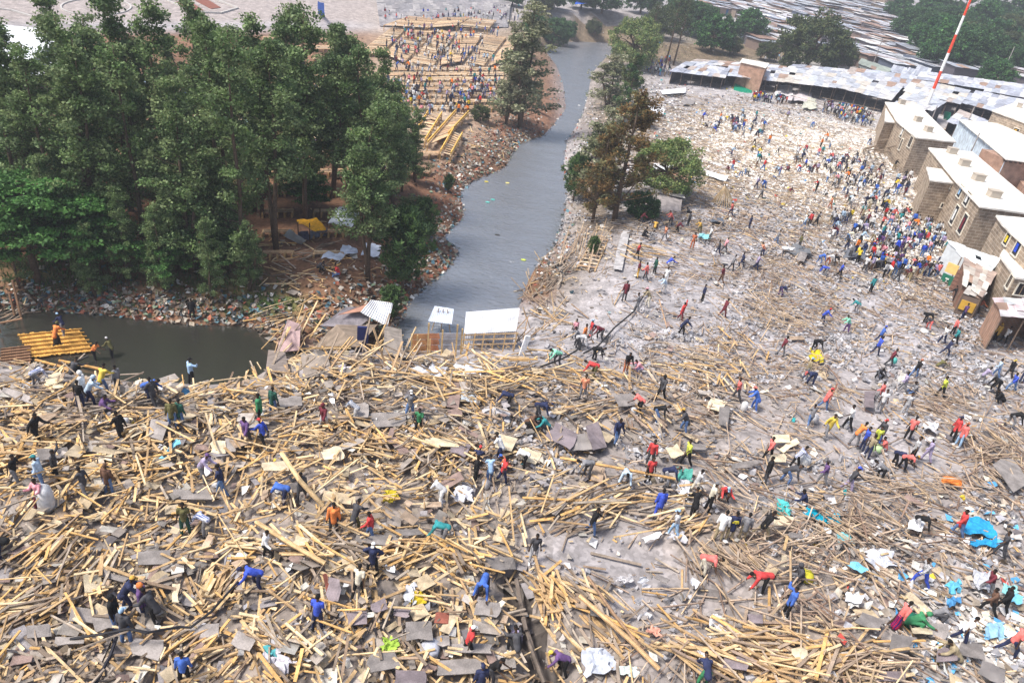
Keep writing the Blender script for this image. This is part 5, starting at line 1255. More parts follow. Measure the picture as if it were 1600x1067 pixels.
for zn, poly in zones:
    xs = [p[0] for p in poly]; ys = [p[1] for p in poly]
    yy = min(ys)
    while yy < max(ys):
        Pm = at(np.array(float(np.mean(xs))), np.array(max(yy, -6.)))
        dist = np.hypot(Pm[0], Pm[1]); stepx = 9.6*FPX/dist; stepy = max(3.0, 8.2*FPX*CAMZ/dist**2*1.3)
        xx = min(xs)+rs.uniform(0, stepx)
        while xx < max(xs):
            if inpoly(xx, yy, poly) and (yy > -10):
                cn = rs.choices(list(HUTC), [4, 4, 2, 3, 3, 4])[0]
                hut(xx+rs.uniform(-2, 2), yy+rs.uniform(-.6, .6), rs.uniform(3.6, 5.4), rs.uniform(2.8, 4.2), rs.choice([.35, .5, .2, .45])+rs.uniform(-.12, .12), rs.uniform(2.2, 3.1), cn, 'sheet roofed hut with a %s roof %s' % (cn, zn)); nh += 1
            xx += stepx*rs.uniform(.85, 1.1)
        yy += stepy
print('HUTS', nh)
# distinct small buildings
hut(1297, 4, 5, 4, .3, 4.5, 'rusty', 'orange red painted hut at the top edge'); hut(1290, 18, 4, 3, .3, 3.4, 'silver', 'grey hut below the orange red one')
hut(1382, 14, 5, 4, .4, 5, 'white', 'tall pale blue house with white roof by the forest edge')
b = MB()
t, f = shed('long_concrete_hall', [(1341,100),(1388,118),(1392,108),(1346,92)], 3.6, 3.6, 'low grey hall with a row of dark vertical windows among the shanties', 5, 2, [(.3, .34, .3)], ('back', 'left', 'right', 'front'), None, 'building', 2, (.38, .42, .42), 5)
e = f[1]-f[0]
for i in range(12):
    p = f[0]+e*(i+.5)/12; m = MB(); m.box((p[0]+.12, p[1]-.25, p[2]-1.2), (.22, .06, .6), math.atan2(e[1], e[0]), col=(.05, .06, .07)); m.build('window', M['paint'], t)
for px, l, c in (([(1390,112),(1414,117),(1418,107),(1396,102)], 'rust brown shack with yellow panel behind the crowded shed roofs', (.35, .12, .05)), ([(1412,116),(1426,119),(1432,110),(1420,106)], 'pale plastered shack right of the yellow panel', (.5, .5, .42)), ([(1424,118),(1450,120),(1456,108),(1434,103)], 'dark red brick shack left of the mast', (.3, .09, .05))):
    shed('shack', px, 3., 3.3, l, 4, 2, FARP[:4], ('back', 'left', 'right', 'front'), None, 'shack', 2, c, 7)
# kiosks at the right
shed('corner_shed', [(1502,401),(1550,424),(1562,405),(1476,374)][0:1]+[(1548,425),(1563,406),(1480,376)], 3.0, 3.6, 'pale roofed shed with painted front panels beside the dense crowd', 6, 3, [(.62,.66,.68),(.7,.7,.68),(.56,.6,.62)], ('back', 'left', 'right', 'front'), None, 'shed', 2, (.6, .64, .68), 21, 0)
shed('brown_kiosk', [(1505,444),(1536,464),(1556,428),(1506,404)], 2.6, 3.0, 'brown kiosk with patched roof below the pale roofed shed', 5, 4, [(.48,.43,.38),(.55,.52,.48),(.36,.28,.24)], ('left', 'right', 'front', 'back'), None, 'kiosk', 2, (.2, .11, .08), 22, .2)
t, f = shed('yellow_hatch_kiosk', [(1504,458),(1533,468),(1542,458),(1512,448)], 2.3, 2.6, 'small kiosk with a bright yellow hatch under a bent awning', 3, 2, [(.5,.47,.44)], ('left', 'right', 'front', 'back'), None, 'kiosk', 2, (.16, .12, .1), 23, .1)
e = f[1]-f[0]; p = f[0]+e*.5; m = MB(); m.box((p[0], p[1]-.06, p[2]-1.0), (.6, .05, .45), math.atan2(e[1], e[0]), col=(.55, .33, .05)); m.build('hatch', M['paint'], t)
t, f = shed('dark_shed', [(1565,494),(1640,500),(1640,470),(1553,466)], 3.3, 3.6, 'dark mouthed shed with a faded pinkish roof at the right edge', 6, 3, [(.55,.52,.54),(.6,.48,.5),(.5,.52,.54)], ('left', 'back', 'right'), None, 'shed', 3, (.3, .2, .16), 24, .05, 'redblock')
for i, (x, y, c, l) in enumerate([(1470,432,(.75,.6,.2),'yellow and white painted board on the pale shed front'),(1478,440,(.02,.12,.08),'dark green lettered board on the pale shed front')]):
    pass
m = MB(); P0 = atg(np.array(1474.), np.array(446.), 0, terr)
for w_, hcol, z in ((.55, (.02, .16, .1), .7), (.55, (.78, .55, .2), 1.9)): m.box((P0[0], P0[1]-.1, P0[2]+z), (w_, .05, .5), -.9, col=hcol)
for w_, z_ in ((.05, .72), (.16, .82), (.05, .62)): m.box((P0[0]-.06, P0[1]-.2, P0[2]+z_), (w_, .03, .06 if w_ > .1 else .14), -.9, col=(.75, .78, .75))
tag(m.build('painted_board', M['paint'], None, org=tuple(P0)), 'painted board green below and yellow above leaning at the pale shed corner', 'board')
m = MB(); P0 = atg(np.array(1494.), np.array(462.), 0, terr)
for j in range(6): m.box((P0[0], P0[1], P0[2]+.25+j*.4), (.9, .04, .17), -.9, col=(.22, .12, .09))
m.box((P0[0]+.03, P0[1]+.05, P0[2]+1.2), (.9, .03, 1.2), -.9, col=(.15, .08, .06))
tag(m.build('brown_door_panel', M['paint'], None, org=tuple(P0)), 'brown slatted door panel beside the pale roofed shed', 'panel')
# mast, utility poles
def mast(x, y, H, r0, lab):
    P = at(np.array(float(x)), np.array(float(y))); t = thing('radio_mast', tuple(P), lab, 'mast'); nb = 9; zt = P[2]
    segs = []
    for i in range(nb):
        a = H*i/nb; b = H*(i+1)/nb; m = MB(); m.tube([(P[0], P[1], zt+a), (P[0], P[1], zt+b)], [r0*(1-.55*a/H), r0*(1-.55*b/H)], 12, col=(.75, .07, .03) if i % 2 == 0 else (.8, .8, .8)); m.build('mast_section', M['paint'], t)
mast(1437, 192, 31, .36, 'tall tapering red and white banded mast behind the block houses')
gu = 'bare wooden utility poles'
for x, y, H, l in ((1358,118,9,'wooden utility pole by the grey hall'),(1459,95,9,'wooden utility pole against the forest, left one'),(1467,92,7,'thin pole beside the left forest pole'),(1555,140,10,'wooden utility pole near the pale green round tree'),(813,60,10,'pale pole standing by the bend bank at the top'),(1434,34,6,'distant pole within the forest edge'),(1500,275,7,'thin pipe rising beside the middle block house'),(1497,225,7,'thin pipe standing before the white warehouse'),(1448,205,5,'pole standing right behind the farthest block house roof')):
    P = at(np.array(float(x)), np.array(float(y))); m = MB(); m.tube([tuple(P), (P[0], P[1], P[2]+H)], [.13, .09], 7, col=(.36, .33, .32)); tag(m.build('utility_pole', M['wood'], None, org=tuple(P)), l, 'pole', gu)
# ================================================================ white tent roof and plaza (top left)
t, f = shed('white_tent', [(-60,150),(62,86),(120,57),(-60,30)][0:1]+[(20,118),(105,52),(-60,36)], 4.5, 5.5, 'large white tent roof at the left edge behind the trees', 5, 4, [(.78,.8,.84),(.74,.77,.83)], ('left', 'back'), None, 'tent', 4, (.1, .1, .1), 8, 0)
t, f = shed('white_tent', [(52,126),(128,70),(112,54),(40,94)], 3.8, 4.3, 'smaller white canopy right of the large tent roof', 4, 3, [(.78,.8,.84),(.74,.77,.83)], (), None, 'tent', 3, (.1, .1, .1), 9, 0)
def kerb_ring(name, pts, hgt, wd, lab, closed=True, col=(.5, .48, .46)):
    P = [at(np.array(float(x)), np.array(float(y))) for x, y in pts]; m = MB(); n = len(P)
    for i in range(n if closed else n-1):
        a, b_ = P[i], P[(i+1) % n]; m.bar((a[0], a[1], a[2]+hgt/2), (b_[0], b_[1], b_[2]+hgt/2), wd, hgt, col)
    o = m.build(name, M['paint'], None, org=tuple(P[0])); tag(o, lab, 'kerb'); return o
kerb_ring('roundabout_kerb', [(150+55*math.cos(a), 12+13*math.sin(a)) for a in np.linspace(0, 2*PI, 26)[:-1]], .2, .3, 'pale rounded kerb of the traffic island in the plaza')
kerb_ring('road_kerb', [(-20,12),(20,18),(60,30),(110,40),(150,46)], .25, .4, 'pale curved road kerb left of the roundabout', False)
kerb_ring('planter_kerb', [(262,2),(300,20),(345,22),(372,14),(330,-2),(290,-6)], .3, .35, 'angular pale kerb round the red planting strips')
m = MB()
for q in ([(275,3),(298,16),(318,16),(296,2)], [(305,1),(330,14),(345,12),(322,-2)]):
    P = [at(np.array(float(x)), np.array(float(y)), .12) for x, y in q]; m.slab([tuple(p) for p in ccw([tuple(p) for p in P])], .3, (.22, .07, .04))
tag(m.build('planting_bed', M['paint'], None), 'red earth beds inside the angular kerb', 'planting bed')
for px, h, c, l in (([(497,22),(508,26),(506,6),(496,2)], [0,0,5,5], (.02, .15, .7), 'bright blue cloth hanging high behind the trees'),([(893,38),(912,40),(914,31),(896,30)], 2.4, (.03, .12, .6), 'blue tarpaulin stretched over a hut at the river bend')):
    cloth('blue_tarpaulin', px, h, c, l, 'tarpaulin', .15, fld=terr)
# stone embankment at the top
t, f = shed('stone_embankment', [(596,40),(792,42),(796,0),(590,-6)], .2, 1.6, 'sloping grey stone embankment above the timber stalls', 40, 9, [(.28,.26,.27),(.33,.31,.31),(.22,.21,.22)], (), None, 'embankment', 2, seed=3, rust=0)
# ================================================================ timber stall frames
go = 'timber stall frames on the far bank'
WOODC = [(.58,.40,.24),(.64,.46,.29),(.50,.33,.2),(.68,.54,.38),(.42,.3,.2)]
def stall(px, lab, nsl, h=.55, rails=3, deck=.75, group=go, hue=1., col2=None, nm='timber_stall_frame'):
    """px quad BL,BR,TR,TL: rails run bottom->top, slats across"""
    q = [at(np.array(float(x)), np.array(float(y)), h, terr) for x, y in px]; rr = random.Random(int(px[0][0]*7+px[0][1]))
    c = np.mean(q, 0); t = thing(nm, (c[0], c[1], c[2]-h), lab, 'stall frame', group)
    P = lambda a, b: (q[0]*(1-a)+q[1]*a)*(1-b)+(q[3]*(1-a)+q[2]*a)*b
    m = MB()
    for i in range(nsl):
        b0 = (i+.5)/nsl; L = np.linalg.norm(P(.5, 1)-P(.5, 0))/nsl; cc = rr.choice(WOODC); k = rr.uniform(.8, 1.15)*hue
        if rr.random() < .04: continue
        m.bar(tuple(P(.0, b0)+np.array([0, 0, .05])), tuple(P(1., b0)+np.array([0, 0, .05+rr.uniform(-.03, .05)])), L*deck, .04, tuple(v*k for v in cc))
    m.build('slats', M['wood'], t)
    m = MB()
    for i in range(rails):
        a = i/(rails-1); m.bar(tuple(P(a, -.02)-np.array([0, 0, .05])), tuple(P(a, 1.02)-np.array([0, 0, .05])), .12, .16, (.52, .36, .2))
    m.build('rails', M['wood'], t)
    m = MB()
    for a in np.linspace(0, 1, rails):
        for b in np.linspace(0, 1, 4):
            p = P(a, b); m.box((p[0], p[1], p[2]-h/2-.15), (.07, .07, h/2+.1), 0, col=(.5, .32, .14))
    m.build('underframe', M['wood'], t)
    return t, P
# six slanted columns between grey paths
edges = [((560,84),(612,44)), ((594,86),(634,46)), ((632,98),(684,46)), ((677,104),(712,52)), ((722,98),(756,54)), ((756,104),(792,58)), ((792,92),(812,60))]
cols_ = ['first slanted column, left end', 'second slanted column', 'third slanted column', 'fourth slanted column', 'fifth slanted column', 'sixth slanted column, right end']
for i in range(6):
    (bx0, by0), (tx0, ty0) = edges[i]; (bx1, by1), (tx1, ty1) = edges[i+1]
    if i > 0: bx0 += 7; tx0 += 5
    for s in range(3):
        a, b = s/3+.012, (s+1)/3-.012
        L = lambda x0, y0, x1, y1, f: (x0+(x1-x0)*f, y0+(y1-y0)*f)
        stall([L(bx0, by0, tx0, ty0, a), L(bx1-1, by1, tx1-1, ty1, a), L(bx1-1, by1, tx1-1, ty1, b), L(bx0, by0, tx0, ty0, b)], 'slatted timber stall top, %s, %s segment' % (cols_[i], ['near', 'middle', 'far'][s]), 12, .6)
# upper platforms
for k, (q, l) in enumerate([([(600,40),(665,44),(690,30),(640,26)], 'raised slatted platform at the left of the embankment foot'), ([(668,44),(712,40),(735,28),(694,28)], 'raised slatted platform in the middle of the embankment foot'), ([(714,42),(762,46),(775,32),(738,28)], 'raised slatted platform right of the middle one')]):
    stall(q, l, 14, 1.2)
# long horizontal rows
for k, y in enumerate([108, 115.5, 123, 131, 139, 148, 158, 168]):
    x0 = 596-k*3+(6 if k % 2 else 0); x1 = 788-k*1.5
    for s, (a, b) in enumerate([(x0, x0+64), (x0+66, x0+130), (x0+132, x1)]):
        stall([(a, y+2.6), (b, y+2.0), (b+2, y-2.6), (a+2, y-2.0)], 'low timber bench, row %s from the river bank racks, %s part' % (['eight', 'seven', 'six', 'five', 'four', 'three', 'two', 'one'][k], ['left', 'middle', 'right'][s]), 5, .5, 8, .6, 'long low timber benches on the far bank')
for k, (q, l) in enumerate([([(640,222),(664,222),(690,180),(672,173)], 'yellow framed diagonal timber rack, left one of the three'), ([(668,226),(700,212),(732,178),(712,176)], 'yellow framed diagonal timber rack in the middle of three'), ([(688,240),(704,244),(722,212),(708,205)], 'yellow framed diagonal timber rack above the bank, right one')]):
    t, P = stall(q, l, 11, .8, 2, .5, 'diagonal timber racks on the far bank')
    m = MB()
    for a in (0, 1): m.bar(tuple(P(a, 0)+np.array([0, 0, .35])), tuple(P(a, 1)+np.array([0, 0, .35])), .12, .3, (.75, .48, .12))
    m.build('side_board', M['wood'], t)
for k, y in enumerate((178, 190, 203, 217, 232)):
    stall([(572-k*6, y+4), (632-k*8, y+3), (634-k*8, y-3), (574-k*6, y-2)], 'low timber bench on the slope left of the diagonal racks', 5, .5, 5, .6, 'benches left of the diagonal racks')
# rows half hidden by the wood
k = 0
for y in (60, 75, 90, 105, 120, 134, 150, 168, 190, 214, 240, 268, 298, 330, 362, 395):
    for x in (330, 410, 490, 560, 625):
        if (x > 500 and y > 280) or (x < 400 and y < 150) or (x > 500 and y < 112) or (x > 600 and y < 170): continue
        k += 1
        w_ = 60 if y < 250 else 46
        stall([(x, y+3), (x+w_, y+2), (x+w_+2, y-3), (x+2, y-3)], 'low timber bench half hidden by the wood', 5, .5, 5, .6, 'timber benches under the wood')
# ================================================================ debris field
def px_area(P, n=(0, 0, 1)):
    d = P-CAM; L = np.linalg.norm(d, axis=-1); return (FPX/L)**2*np.maximum(-d[..., 2]/L, .05)
def pick(cols, k, r, var=.18):
    c = np.array(cols)[k]; return c*r.uniform(1-var, 1+var, (len(k), 1))
YEL = [(.60,.42,.22),(.64,.47,.27),(.50,.34,.18),(.68,.53,.33),(.42,.28,.15),(.62,.38,.15)]
GRB = [(.26,.205,.16),(.32,.26,.21),(.2,.155,.12),(.38,.32,.26),(.28,.2,.14)]
PNK = [(.42,.32,.24),(.36,.27,.2),(.48,.38,.29),(.3,.22,.17),(.5,.37,.24)]
def sample(n, seed, wfun, ymin=150, ymax=1140, xmin=-120, xmax=1720, A0=170., pmin=0):
    r = np.random.default_rng(seed); x = r.uniform(xmin, xmax, n); y = ymin+(ymax-ymin)*r.uniform(0, 1, n)
    w = wfun(x, y); k = w > r.uniform(0, 1, n); x, y, w = x[k], y[k], w[k]
    P = atg(x, y); a = px_area(P); k = r.uniform(0, 1, len(x)) < np.clip(A0/a*.55, .06, 3)/3
    P, x, y, w = P[k], x[k], y[k], w[k]
    ok = river_sd(P[:, 0], P[:, 1]) > -.2
    return P[ok], x[ok], y[ok], w[ok], r
def yel_frac(x, y): return np.clip(sst(1050, 650, x)*.62+sst(700, 900, y)*.22*sst(1300, 1000, x)+.14, .1, .7)
def clumpy(P, s, seed): return vnoise(P[:, 0], P[:, 1], s, seed)
def planks(n, seed, wfun, L0, L1, W0, W1, T0, T1, lift, tilt=.1, palette=None, coh=.6, **kw):
    P, x, y, w, r = sample(n, seed, wfun, **kw); m = len(P)
    yaw = r.uniform(0, PI, m); fld = vnoise(P[:, 0], P[:, 1], 3.2, seed+5)*PI*2.2+vnoise(P[:, 0], P[:, 1], 1.2, seed+6)*1.2
    c = r.uniform(0, 1, m) < coh; yaw[c] = (fld+r.normal(0, .28, m))[c]
    L = L0+(L1-L0)*r.uniform(0, 1, m)**1.9; Wd = r.uniform(W0, W1, m); T = r.uniform(T0, T1, m)
    pitch = r.normal(0, tilt, m); st = r.uniform(0, 1, m) < .05; pitch[st] = r.uniform(-.7, .7, st.sum()); roll = r.normal(0, .16, m)
    dens = pmap(x, y)/9; z = r.uniform(0, 1, m)**1.3*lift*(.25+dens)+np.abs(np.sin(pitch))*L*.3
    P = P.copy(); P[:, 2] += z+.02
    if palette is None:
        yf = yel_frac(x, y)*(.55+.9*vnoise(P[:, 0], P[:, 1], 4, 61)); t = r.uniform(0, 1, m); right = x > 1150
        col = np.where((t < yf)[:, None], pick(YEL, r.integers(0, 6, m), r), np.where(right[:, None], pick(PNK, r.integers(0, 5, m), r), pick(GRB, r.integers(0, 5, m), r)))
    else: col = pick(palette, r.integers(0, len(palette), m), r)
    return P, rot(yaw, pitch, roll), np.stack([L/2, Wd/2, T/2], -1), col, x, y
def wp(x, y): return (pmap(x, y)/9)**1.25
def wl(x, y): return (pmap(x, y)/9)**1.5*(1-.72*sst(800, 1000, x))*(.55+.9*vnoise(x, y, 34, 9))*(1-.7*blobs(x, y, BARE))
def wr2(x, y): return np.clip(wr(x, y)*.8+.16*sst(900, 1050, x)*(y > 200), 0, 1)*(1-.6*blobs(x, y, BARE))*(.3+1.2*vnoise(x, y, 22, 19))
parts_ = []
PANC = [(.27,.235,.21),(.34,.3,.27),(.22,.2,.185),(.38,.34,.31),(.45,.37,.26),(.3,.28,.29),(.5,.48,.44),(.4,.3,.22),(.25,.18,.16),(.5,.4,.27)]
parts_.append(planks(55000, 105, lambda x, y: wl(x, y)*.9+.03*(y > 560), .35, 1.3, .22, .7, .01, .022, .4, tilt=.14, palette=PANC, coh=.1))
parts_.append(planks(50000, 106, lambda x, y: (wl(x, y)+.25*blobs(x, y, STONE)+.12)*(y > 300)*(~((x < 850) & (y < 590))), .2, .6, .12, .4, .01, .02, .35, tilt=.2, palette=PANC, coh=.1))
parts_.append(planks(340000, 101, wl, .25, 1.7, .04, .125, .02, .05, .5))
parts_.append(planks(60000, 102, wl, .8, 2.9, .035, .085, .03, .06, .7, coh=.8))
parts_.append(planks(260000, 103, lambda x, y: np.clip((pmap(x, y)/9)*.8+.12*(y > 420), 0, 1)*(~((y < 600) & (x < 850))), .1, .42, .02, .09, .01, .03, .25, coh=.1))
# thin poles of the right hand side
def _x(x, y): return 0
def wr(x, y): return (pmap(x, y)/9)*sst(850, 1150, x)*.9
parts_.append(planks(190000, 104, wr2, .7, 2.8, .03, .07, .035, .06, .5, palette=PNK+[(.24,.16,.12)], coh=.75))
# long tan sticks lying nearly level across the pale field
wf = lambda x, y: blobs(x, y, [(1200,215,130,45,.9),(1100,190,70,30,1),(1290,270,110,40,.6),(1150,280,90,40,.8),(1230,340,110,30,.6),(1040,230,40,60,.9)])*(.25+1.2*vnoise(x, y*2.2, 30, 81))
fp_ = planks(60000, 107, wf, 1.0, 3.8, .06, .14, .03, .06, .4, palette=[(.46,.34,.23),(.54,.42,.29),(.36,.26,.19),(.6,.48,.34)], coh=0)
P_, R_ = fp_[0], fp_[1]; rr2 = np.random.default_rng(4); m_ = len(P_); R_ = rot(rr2.normal(-.15, .35, m_), rr2.normal(0, .05, m_), rr2.normal(0, .1, m_)); parts_.append((P_, R_)+fp_[2:])
Pn, Rn, Hn, Cn, xs_, ys_ = [np.concatenate([p[i] for p in parts_]) for i in range(6)]
# authored heaps: fans and bundles of parallel boards (x, y, half width px, angle deg in picture, length m, n, yellow?)
BUND = """
225,690,60,-25,2.6,40,1;300,660,40,20,2.5,20,0;200,720,30,55,3,26,1;660,600,150,8,4.2,60,1;560,575,80,15,4,30,1;470,600,60,50,3.5,26,1;420,590,40,75,3,18,1;760,590,110,15,4,50,1;620,700,110,30,3.6,70,1;560,690,70,-20,3,40,1;690,720,70,-40,3,40,1;780,600,70,-15,3.6,40,1;
860,590,70,8,4,36,1;980,600,70,25,3.2,50,1;1090,570,90,10,3.4,60,1;1120,600,50,70,2.6,26,1;1010,660,60,45,2.4,40,1;930,640,60,-10,3,36,1;950,790,110,-14,4.2,70,1;870,800,60,-20,3.5,24,1;900,830,40,-5,3,14,0;
1060,815,50,-25,2.6,26,1;1080,830,40,-15,2.4,18,1;1120,880,40,45,3.4,26,0;1150,870,30,60,3,18,0;1165,880,25,35,3,14,0;890,930,60,40,3.6,50,1;930,990,60,50,4.2,24,1;850,950,25,85,3,24,1;990,885,60,2,3.6,5,0;
1190,480,70,25,3.4,60,0;1250,500,60,20,3.6,50,0;1150,550,60,60,2.6,26,1;1080,430,70,15,3.4,40,0;1200,430,50,-30,3,36,0;1250,580,60,-12,3.2,36,0;1290,610,40,30,3,16,0;1430,470,60,35,2.8,60,0;1470,640,70,15,3.6,50,0;1540,690,60,35,3,70,0;1560,720,60,-10,3,50,0;
1400,770,110,15,3.2,70,0;1330,830,90,35,3,60,0;1250,850,90,-20,3,50,0;1180,1010,110,10,3.6,70,1;1250,1040,120,-15,3.4,90,1;1120,1030,90,30,3.2,60,1;1350,1050,80,0,3,50,0;1480,620,50,45,3.5,26,0;1500,760,60,40,3,30,0;
330,915,30,-75,3,26,1;350,930,25,-60,3.2,20,1;50,960,60,-30,3,60,1;80,1010,70,20,4.2,10,1;60,870,60,-45,3,50,1;150,890,50,-60,2.6,30,1;480,860,90,20,3,60,1;620,880,80,-20,3,50,1;560,960,60,80,2,26,1;430,1010,80,35,3.6,40,1;300,1010,60,-40,2.6,40,1;720,880,70,40,3,40,1;740,960,60,70,3,30,1;
640,860,40,-25,3.2,8,1;170,650,120,-5,3.6,40,0;330,620,60,-25,3,30,1;120,620,50,-20,2.6,30,1;50,660,60,-10,2.8,30,1;460,660,80,-12,3,40,0;540,630,60,-8,3,30,0;
1060,350,70,-15,3.4,40,0;1180,310,40,10,2.5,20,0;1130,300,30,45,3,26,0;1020,250,60,20,4,40,0;1080,260,70,-10,4,40,0;1010,220,40,10,5,40,0;1050,190,60,30,4,40,0;1220,300,60,10,3,30,0;1290,350,60,15,3,30,0;1150,350,40,-20,3,30,0;1000,400,50,15,3.4,40,1;1100,160,60,10,4,26,0;1240,260,26,0,2.2,40,1;1250,180,90,12,4,40,0;1350,270,40,-15,3,20,1;
430,435,60,30,3.6,9,1;460,430,40,-25,3.2,8,1;500,400,50,-20,3.4,18,0;420,385,30,5,3,4,1;530,420,40,-15,3,14,1;440,500,70,-22,4,16,1;480,510,60,-28,4,10,1;30,530,40,60,3.4,10,0;20,500,30,-50,4,10,0;140,580,60,15,3.6,8,1;90,590,60,-20,3.2,8,0;860,480,50,30,3,20,0;830,460,50,-35,4,14,0;850,500,50,20,4,10,1;
850,440,40,-60,4,20,0;880,420,40,-60,4.4,22,0;910,400,40,-65,4.2,16,0;960,345,40,-10,4,30,0;980,360,40,10,4,16,0;750,500,60,80,2,8,1
"""
rb = np.random.default_rng(5)
bp, br, bh, bc, bx, by = [], [], [], [], [], []
for s_ in BUND.replace('\n', '').split(';'):
    if not s_.strip(): continue
    X_, Y_, W_, A_, L_, N_, yl = [float(q) for q in s_.split(',')]; N_ = int(N_*.8+1); W_ *= 1.15
    a = math.radians(A_)
    for i in range(N_):
        ox, oy = rb.normal(0, .45)*W_, rb.normal(0, .3)*W_*.45; x, y = X_+ox, Y_+oy
        P = atg(np.array(x), np.array(y)); Q = atg(np.array(x+12*math.cos(a)), np.array(y+12*math.sin(a)))
        if river_sd(P[:1], P[1:2])[0] < -.5 and Y_ > 610: continue
        d = Q-P; yaw = math.atan2(d[1], d[0])+rb.normal(0, .3)
        L = L_*rb.uniform(.22, .8)*(1 if Y_ < 620 or X_ > 1000 else .85); bp.append(P+np.array([0, 0, .1+rb.uniform(0, .55)*(min(1, N_/30))])); br.append((yaw, rb.normal(0, .07), rb.normal(0, .15)))
        thin = X_ > 1000 and not yl; bh.append((L/2, (rb.uniform(.016, .032) if thin else rb.uniform(.025, .065)), rb.uniform(.012, .028)))
        pal = YEL if (yl and rb.random() < .66) else (PNK if X_ > 1000 else GRB); bc.append(np.array(pal[rb.integers(0, len(pal))])*rb.uniform(.82, 1.15)); bx.append(x); by.append(y)
br = np.array(br); bp = np.array(bp)
Pn = np.concatenate([Pn, bp]); Rn = np.concatenate([Rn, rot(br[:, 0], br[:, 1], br[:, 2])]); Hn = np.concatenate([Hn, np.array(bh)]); Cn = np.concatenate([Cn, np.array(bc)]); xs_ = np.concatenate([xs_, bx]); ys_ = np.concatenate([ys_, by])
wz = Pn[:, 2] < WATER+.05; Pn[wz, 2] = WATER+.06
sd_ = river_sd(Pn[:, 0], Pn[:, 1]); kp = ~((sd_ < -.6) & (xs_ > 440) & (ys_ < 535) | (sd_ < -1.5)); Pn, Rn, Hn, Cn, xs_, ys_ = [q[kp] for q in (Pn, Rn, Hn, Cn, xs_, ys_)]
tk = ~((trench_d(Pn[:, 0], Pn[:, 1]) < .55) & (np.arange(len(Pn)) % 6 > 0)); Pn, Rn, Hn, Cn, xs_, ys_ = [q[tk] for q in (Pn, Rn, Hn, Cn, xs_, ys_)]
print('PLANKS', len(Pn))
# the 300 boards that show largest are objects of their own, the rest one mass
area = px_area(Pn)*Hn[:, 0]*Hn[:, 1]*4
inside = (xs_ > 6) & (xs_ < 1594) & (ys_ > 180) & (ys_ < 1060)
top_of = Pn[:, 2]-ground(Pn[:, 0], Pn[:, 1])
big = np.argsort(-(area*inside*(.3+top_of)))[:300]
def near_phrase(x, y):
    best = min(PEOPLE_PTS, key=lambda p: (p[0]-x)**2+((p[1]-20-y)*1.3)**2); return best
SHAPE_ = {}
def cname(c):
    y = c[0]-c[2]; l = c.mean()
    return ('pale yellow' if l > .45 else 'orange tan') if y > .26 else ('light brown' if l > .33 else 'grey brown' if l > .22 else 'dark brown')
for k in big:
    V, F = boxes(np.zeros((1, 3)), Rn[k][None], Hn[k][None]); x, y = xs_[k], ys_[k]; L = Hn[k, 0]*2
    ph = near_phrase(x, y)
    wide = Hn[k, 1] > .14
    lab = '%s %s %s near the person %s' % ('long' if L > 2.4 else 'medium' if L > 1.5 else 'short', cname(Cn[k]), 'panel' if wide else 'board', ph[2]); lab = ' '.join(lab.split()[:16])
    o = link('board_panel' if wide else 'timber_board', mesh('timber_board', V, F, M['wood'], np.repeat(Cn[k][None], 6, 0)), None, tuple(Pn[k]))
    tag(o, lab, 'panel' if wide else 'board', 'loose panels in the debris' if wide else 'loose boards in the debris'); uniq_label(lab)
rest = np.ones(len(Pn), bool); rest[big] = False
V, F = boxes(Pn[rest], Rn[rest], Hn[rest])
tag(link('timber_debris', mesh('timber_debris', V, F, M['wood'], np.repeat(Cn[rest], 6, 0))), 'mass of broken boards and poles covering the cleared ground', kind='stuff')
# broken stone
def wstone(x, y): return np.clip(blobs(x, y, STONE)*.9+.16*(x > 830)*(y > 300)*2-blobs(x, y, BARE)*.9, .0, 1)*(y > 180)
P, x, y, w, r = sample(700000, 201, wstone, A0=230)
cl = vnoise(P[:, 0], P[:, 1], 2.6, 71)*.6+vnoise(P[:, 0], P[:, 1], .9, 72)*.4; k = (cl > .53) | (r.uniform(0, 1, len(P)) < .07); P, x, y = P[k], x[k], y[k]; n = len(P)
s = r.uniform(.035, .15, (n, 1))**1.0*r.uniform(.6, 1.3, (n, 3)); s[:, 2] *= .6; P[:, 2] += r.uniform(0, .18, n)
V, F = boxes(P, rot(r.uniform(0, 6.3, n), r.normal(0, .5, n), r.normal(0, .5, n)), s)
V = V+r.normal(0, .025, V.shape); c = pick([(.38,.375,.40),(.32,.315,.34),(.48,.475,.50),(.21,.205,.215),(.38,.35,.34)], r.integers(0, 5, n), r)
tag(link('stone_rubble', mesh('stone_rubble', V, F, M['stone'], np.repeat(c, 6, 0))), 'broken grey stone rubble', kind='stuff'); print('STONES', n)
# litter: crumpled scraps
def wlit(x, y): return np.clip((blobs(x, y, LITT)+.03*(y > 600)+.015)*(1-.7*blobs(x, y, BARE)), 0, 1)*(y > 60)*(.35+1.1*vnoise(x, y, 16, 44)*sst(900, 1000, x)+.65*sst(1000, 900, x))
P, x, y, w, r = sample(520000, 301, wlit, ymin=60, A0=240); n = len(P)
sz = r.uniform(.05, .22, n)*(1+.1*((y < 420) & (x > 1000))); q = np.array([[-1,-1],[1,-1],[1,1],[-1,1]], float)
yaw = r.uniform(0, 6.3, n); R = rot(yaw, r.normal(0, .5, n), r.normal(0, .5, n))
loc = np.stack([q[None, :, 0]*sz[:, None]*r.uniform(.6, 1.2, (n, 4)), q[None, :, 1]*sz[:, None]*r.uniform(.4, 1.2, (n, 4)), r.normal(0, .25, (n, 4))*sz[:, None]], -1)
V = (P+np.array([0, 0, .12])*1.0)[:, None]+np.einsum('nij,nkj->nki', R, loc); V[:, :, 2] += (pmap(x, y)/9*.35)[:, None]*r.uniform(0, 1, (n, 1))
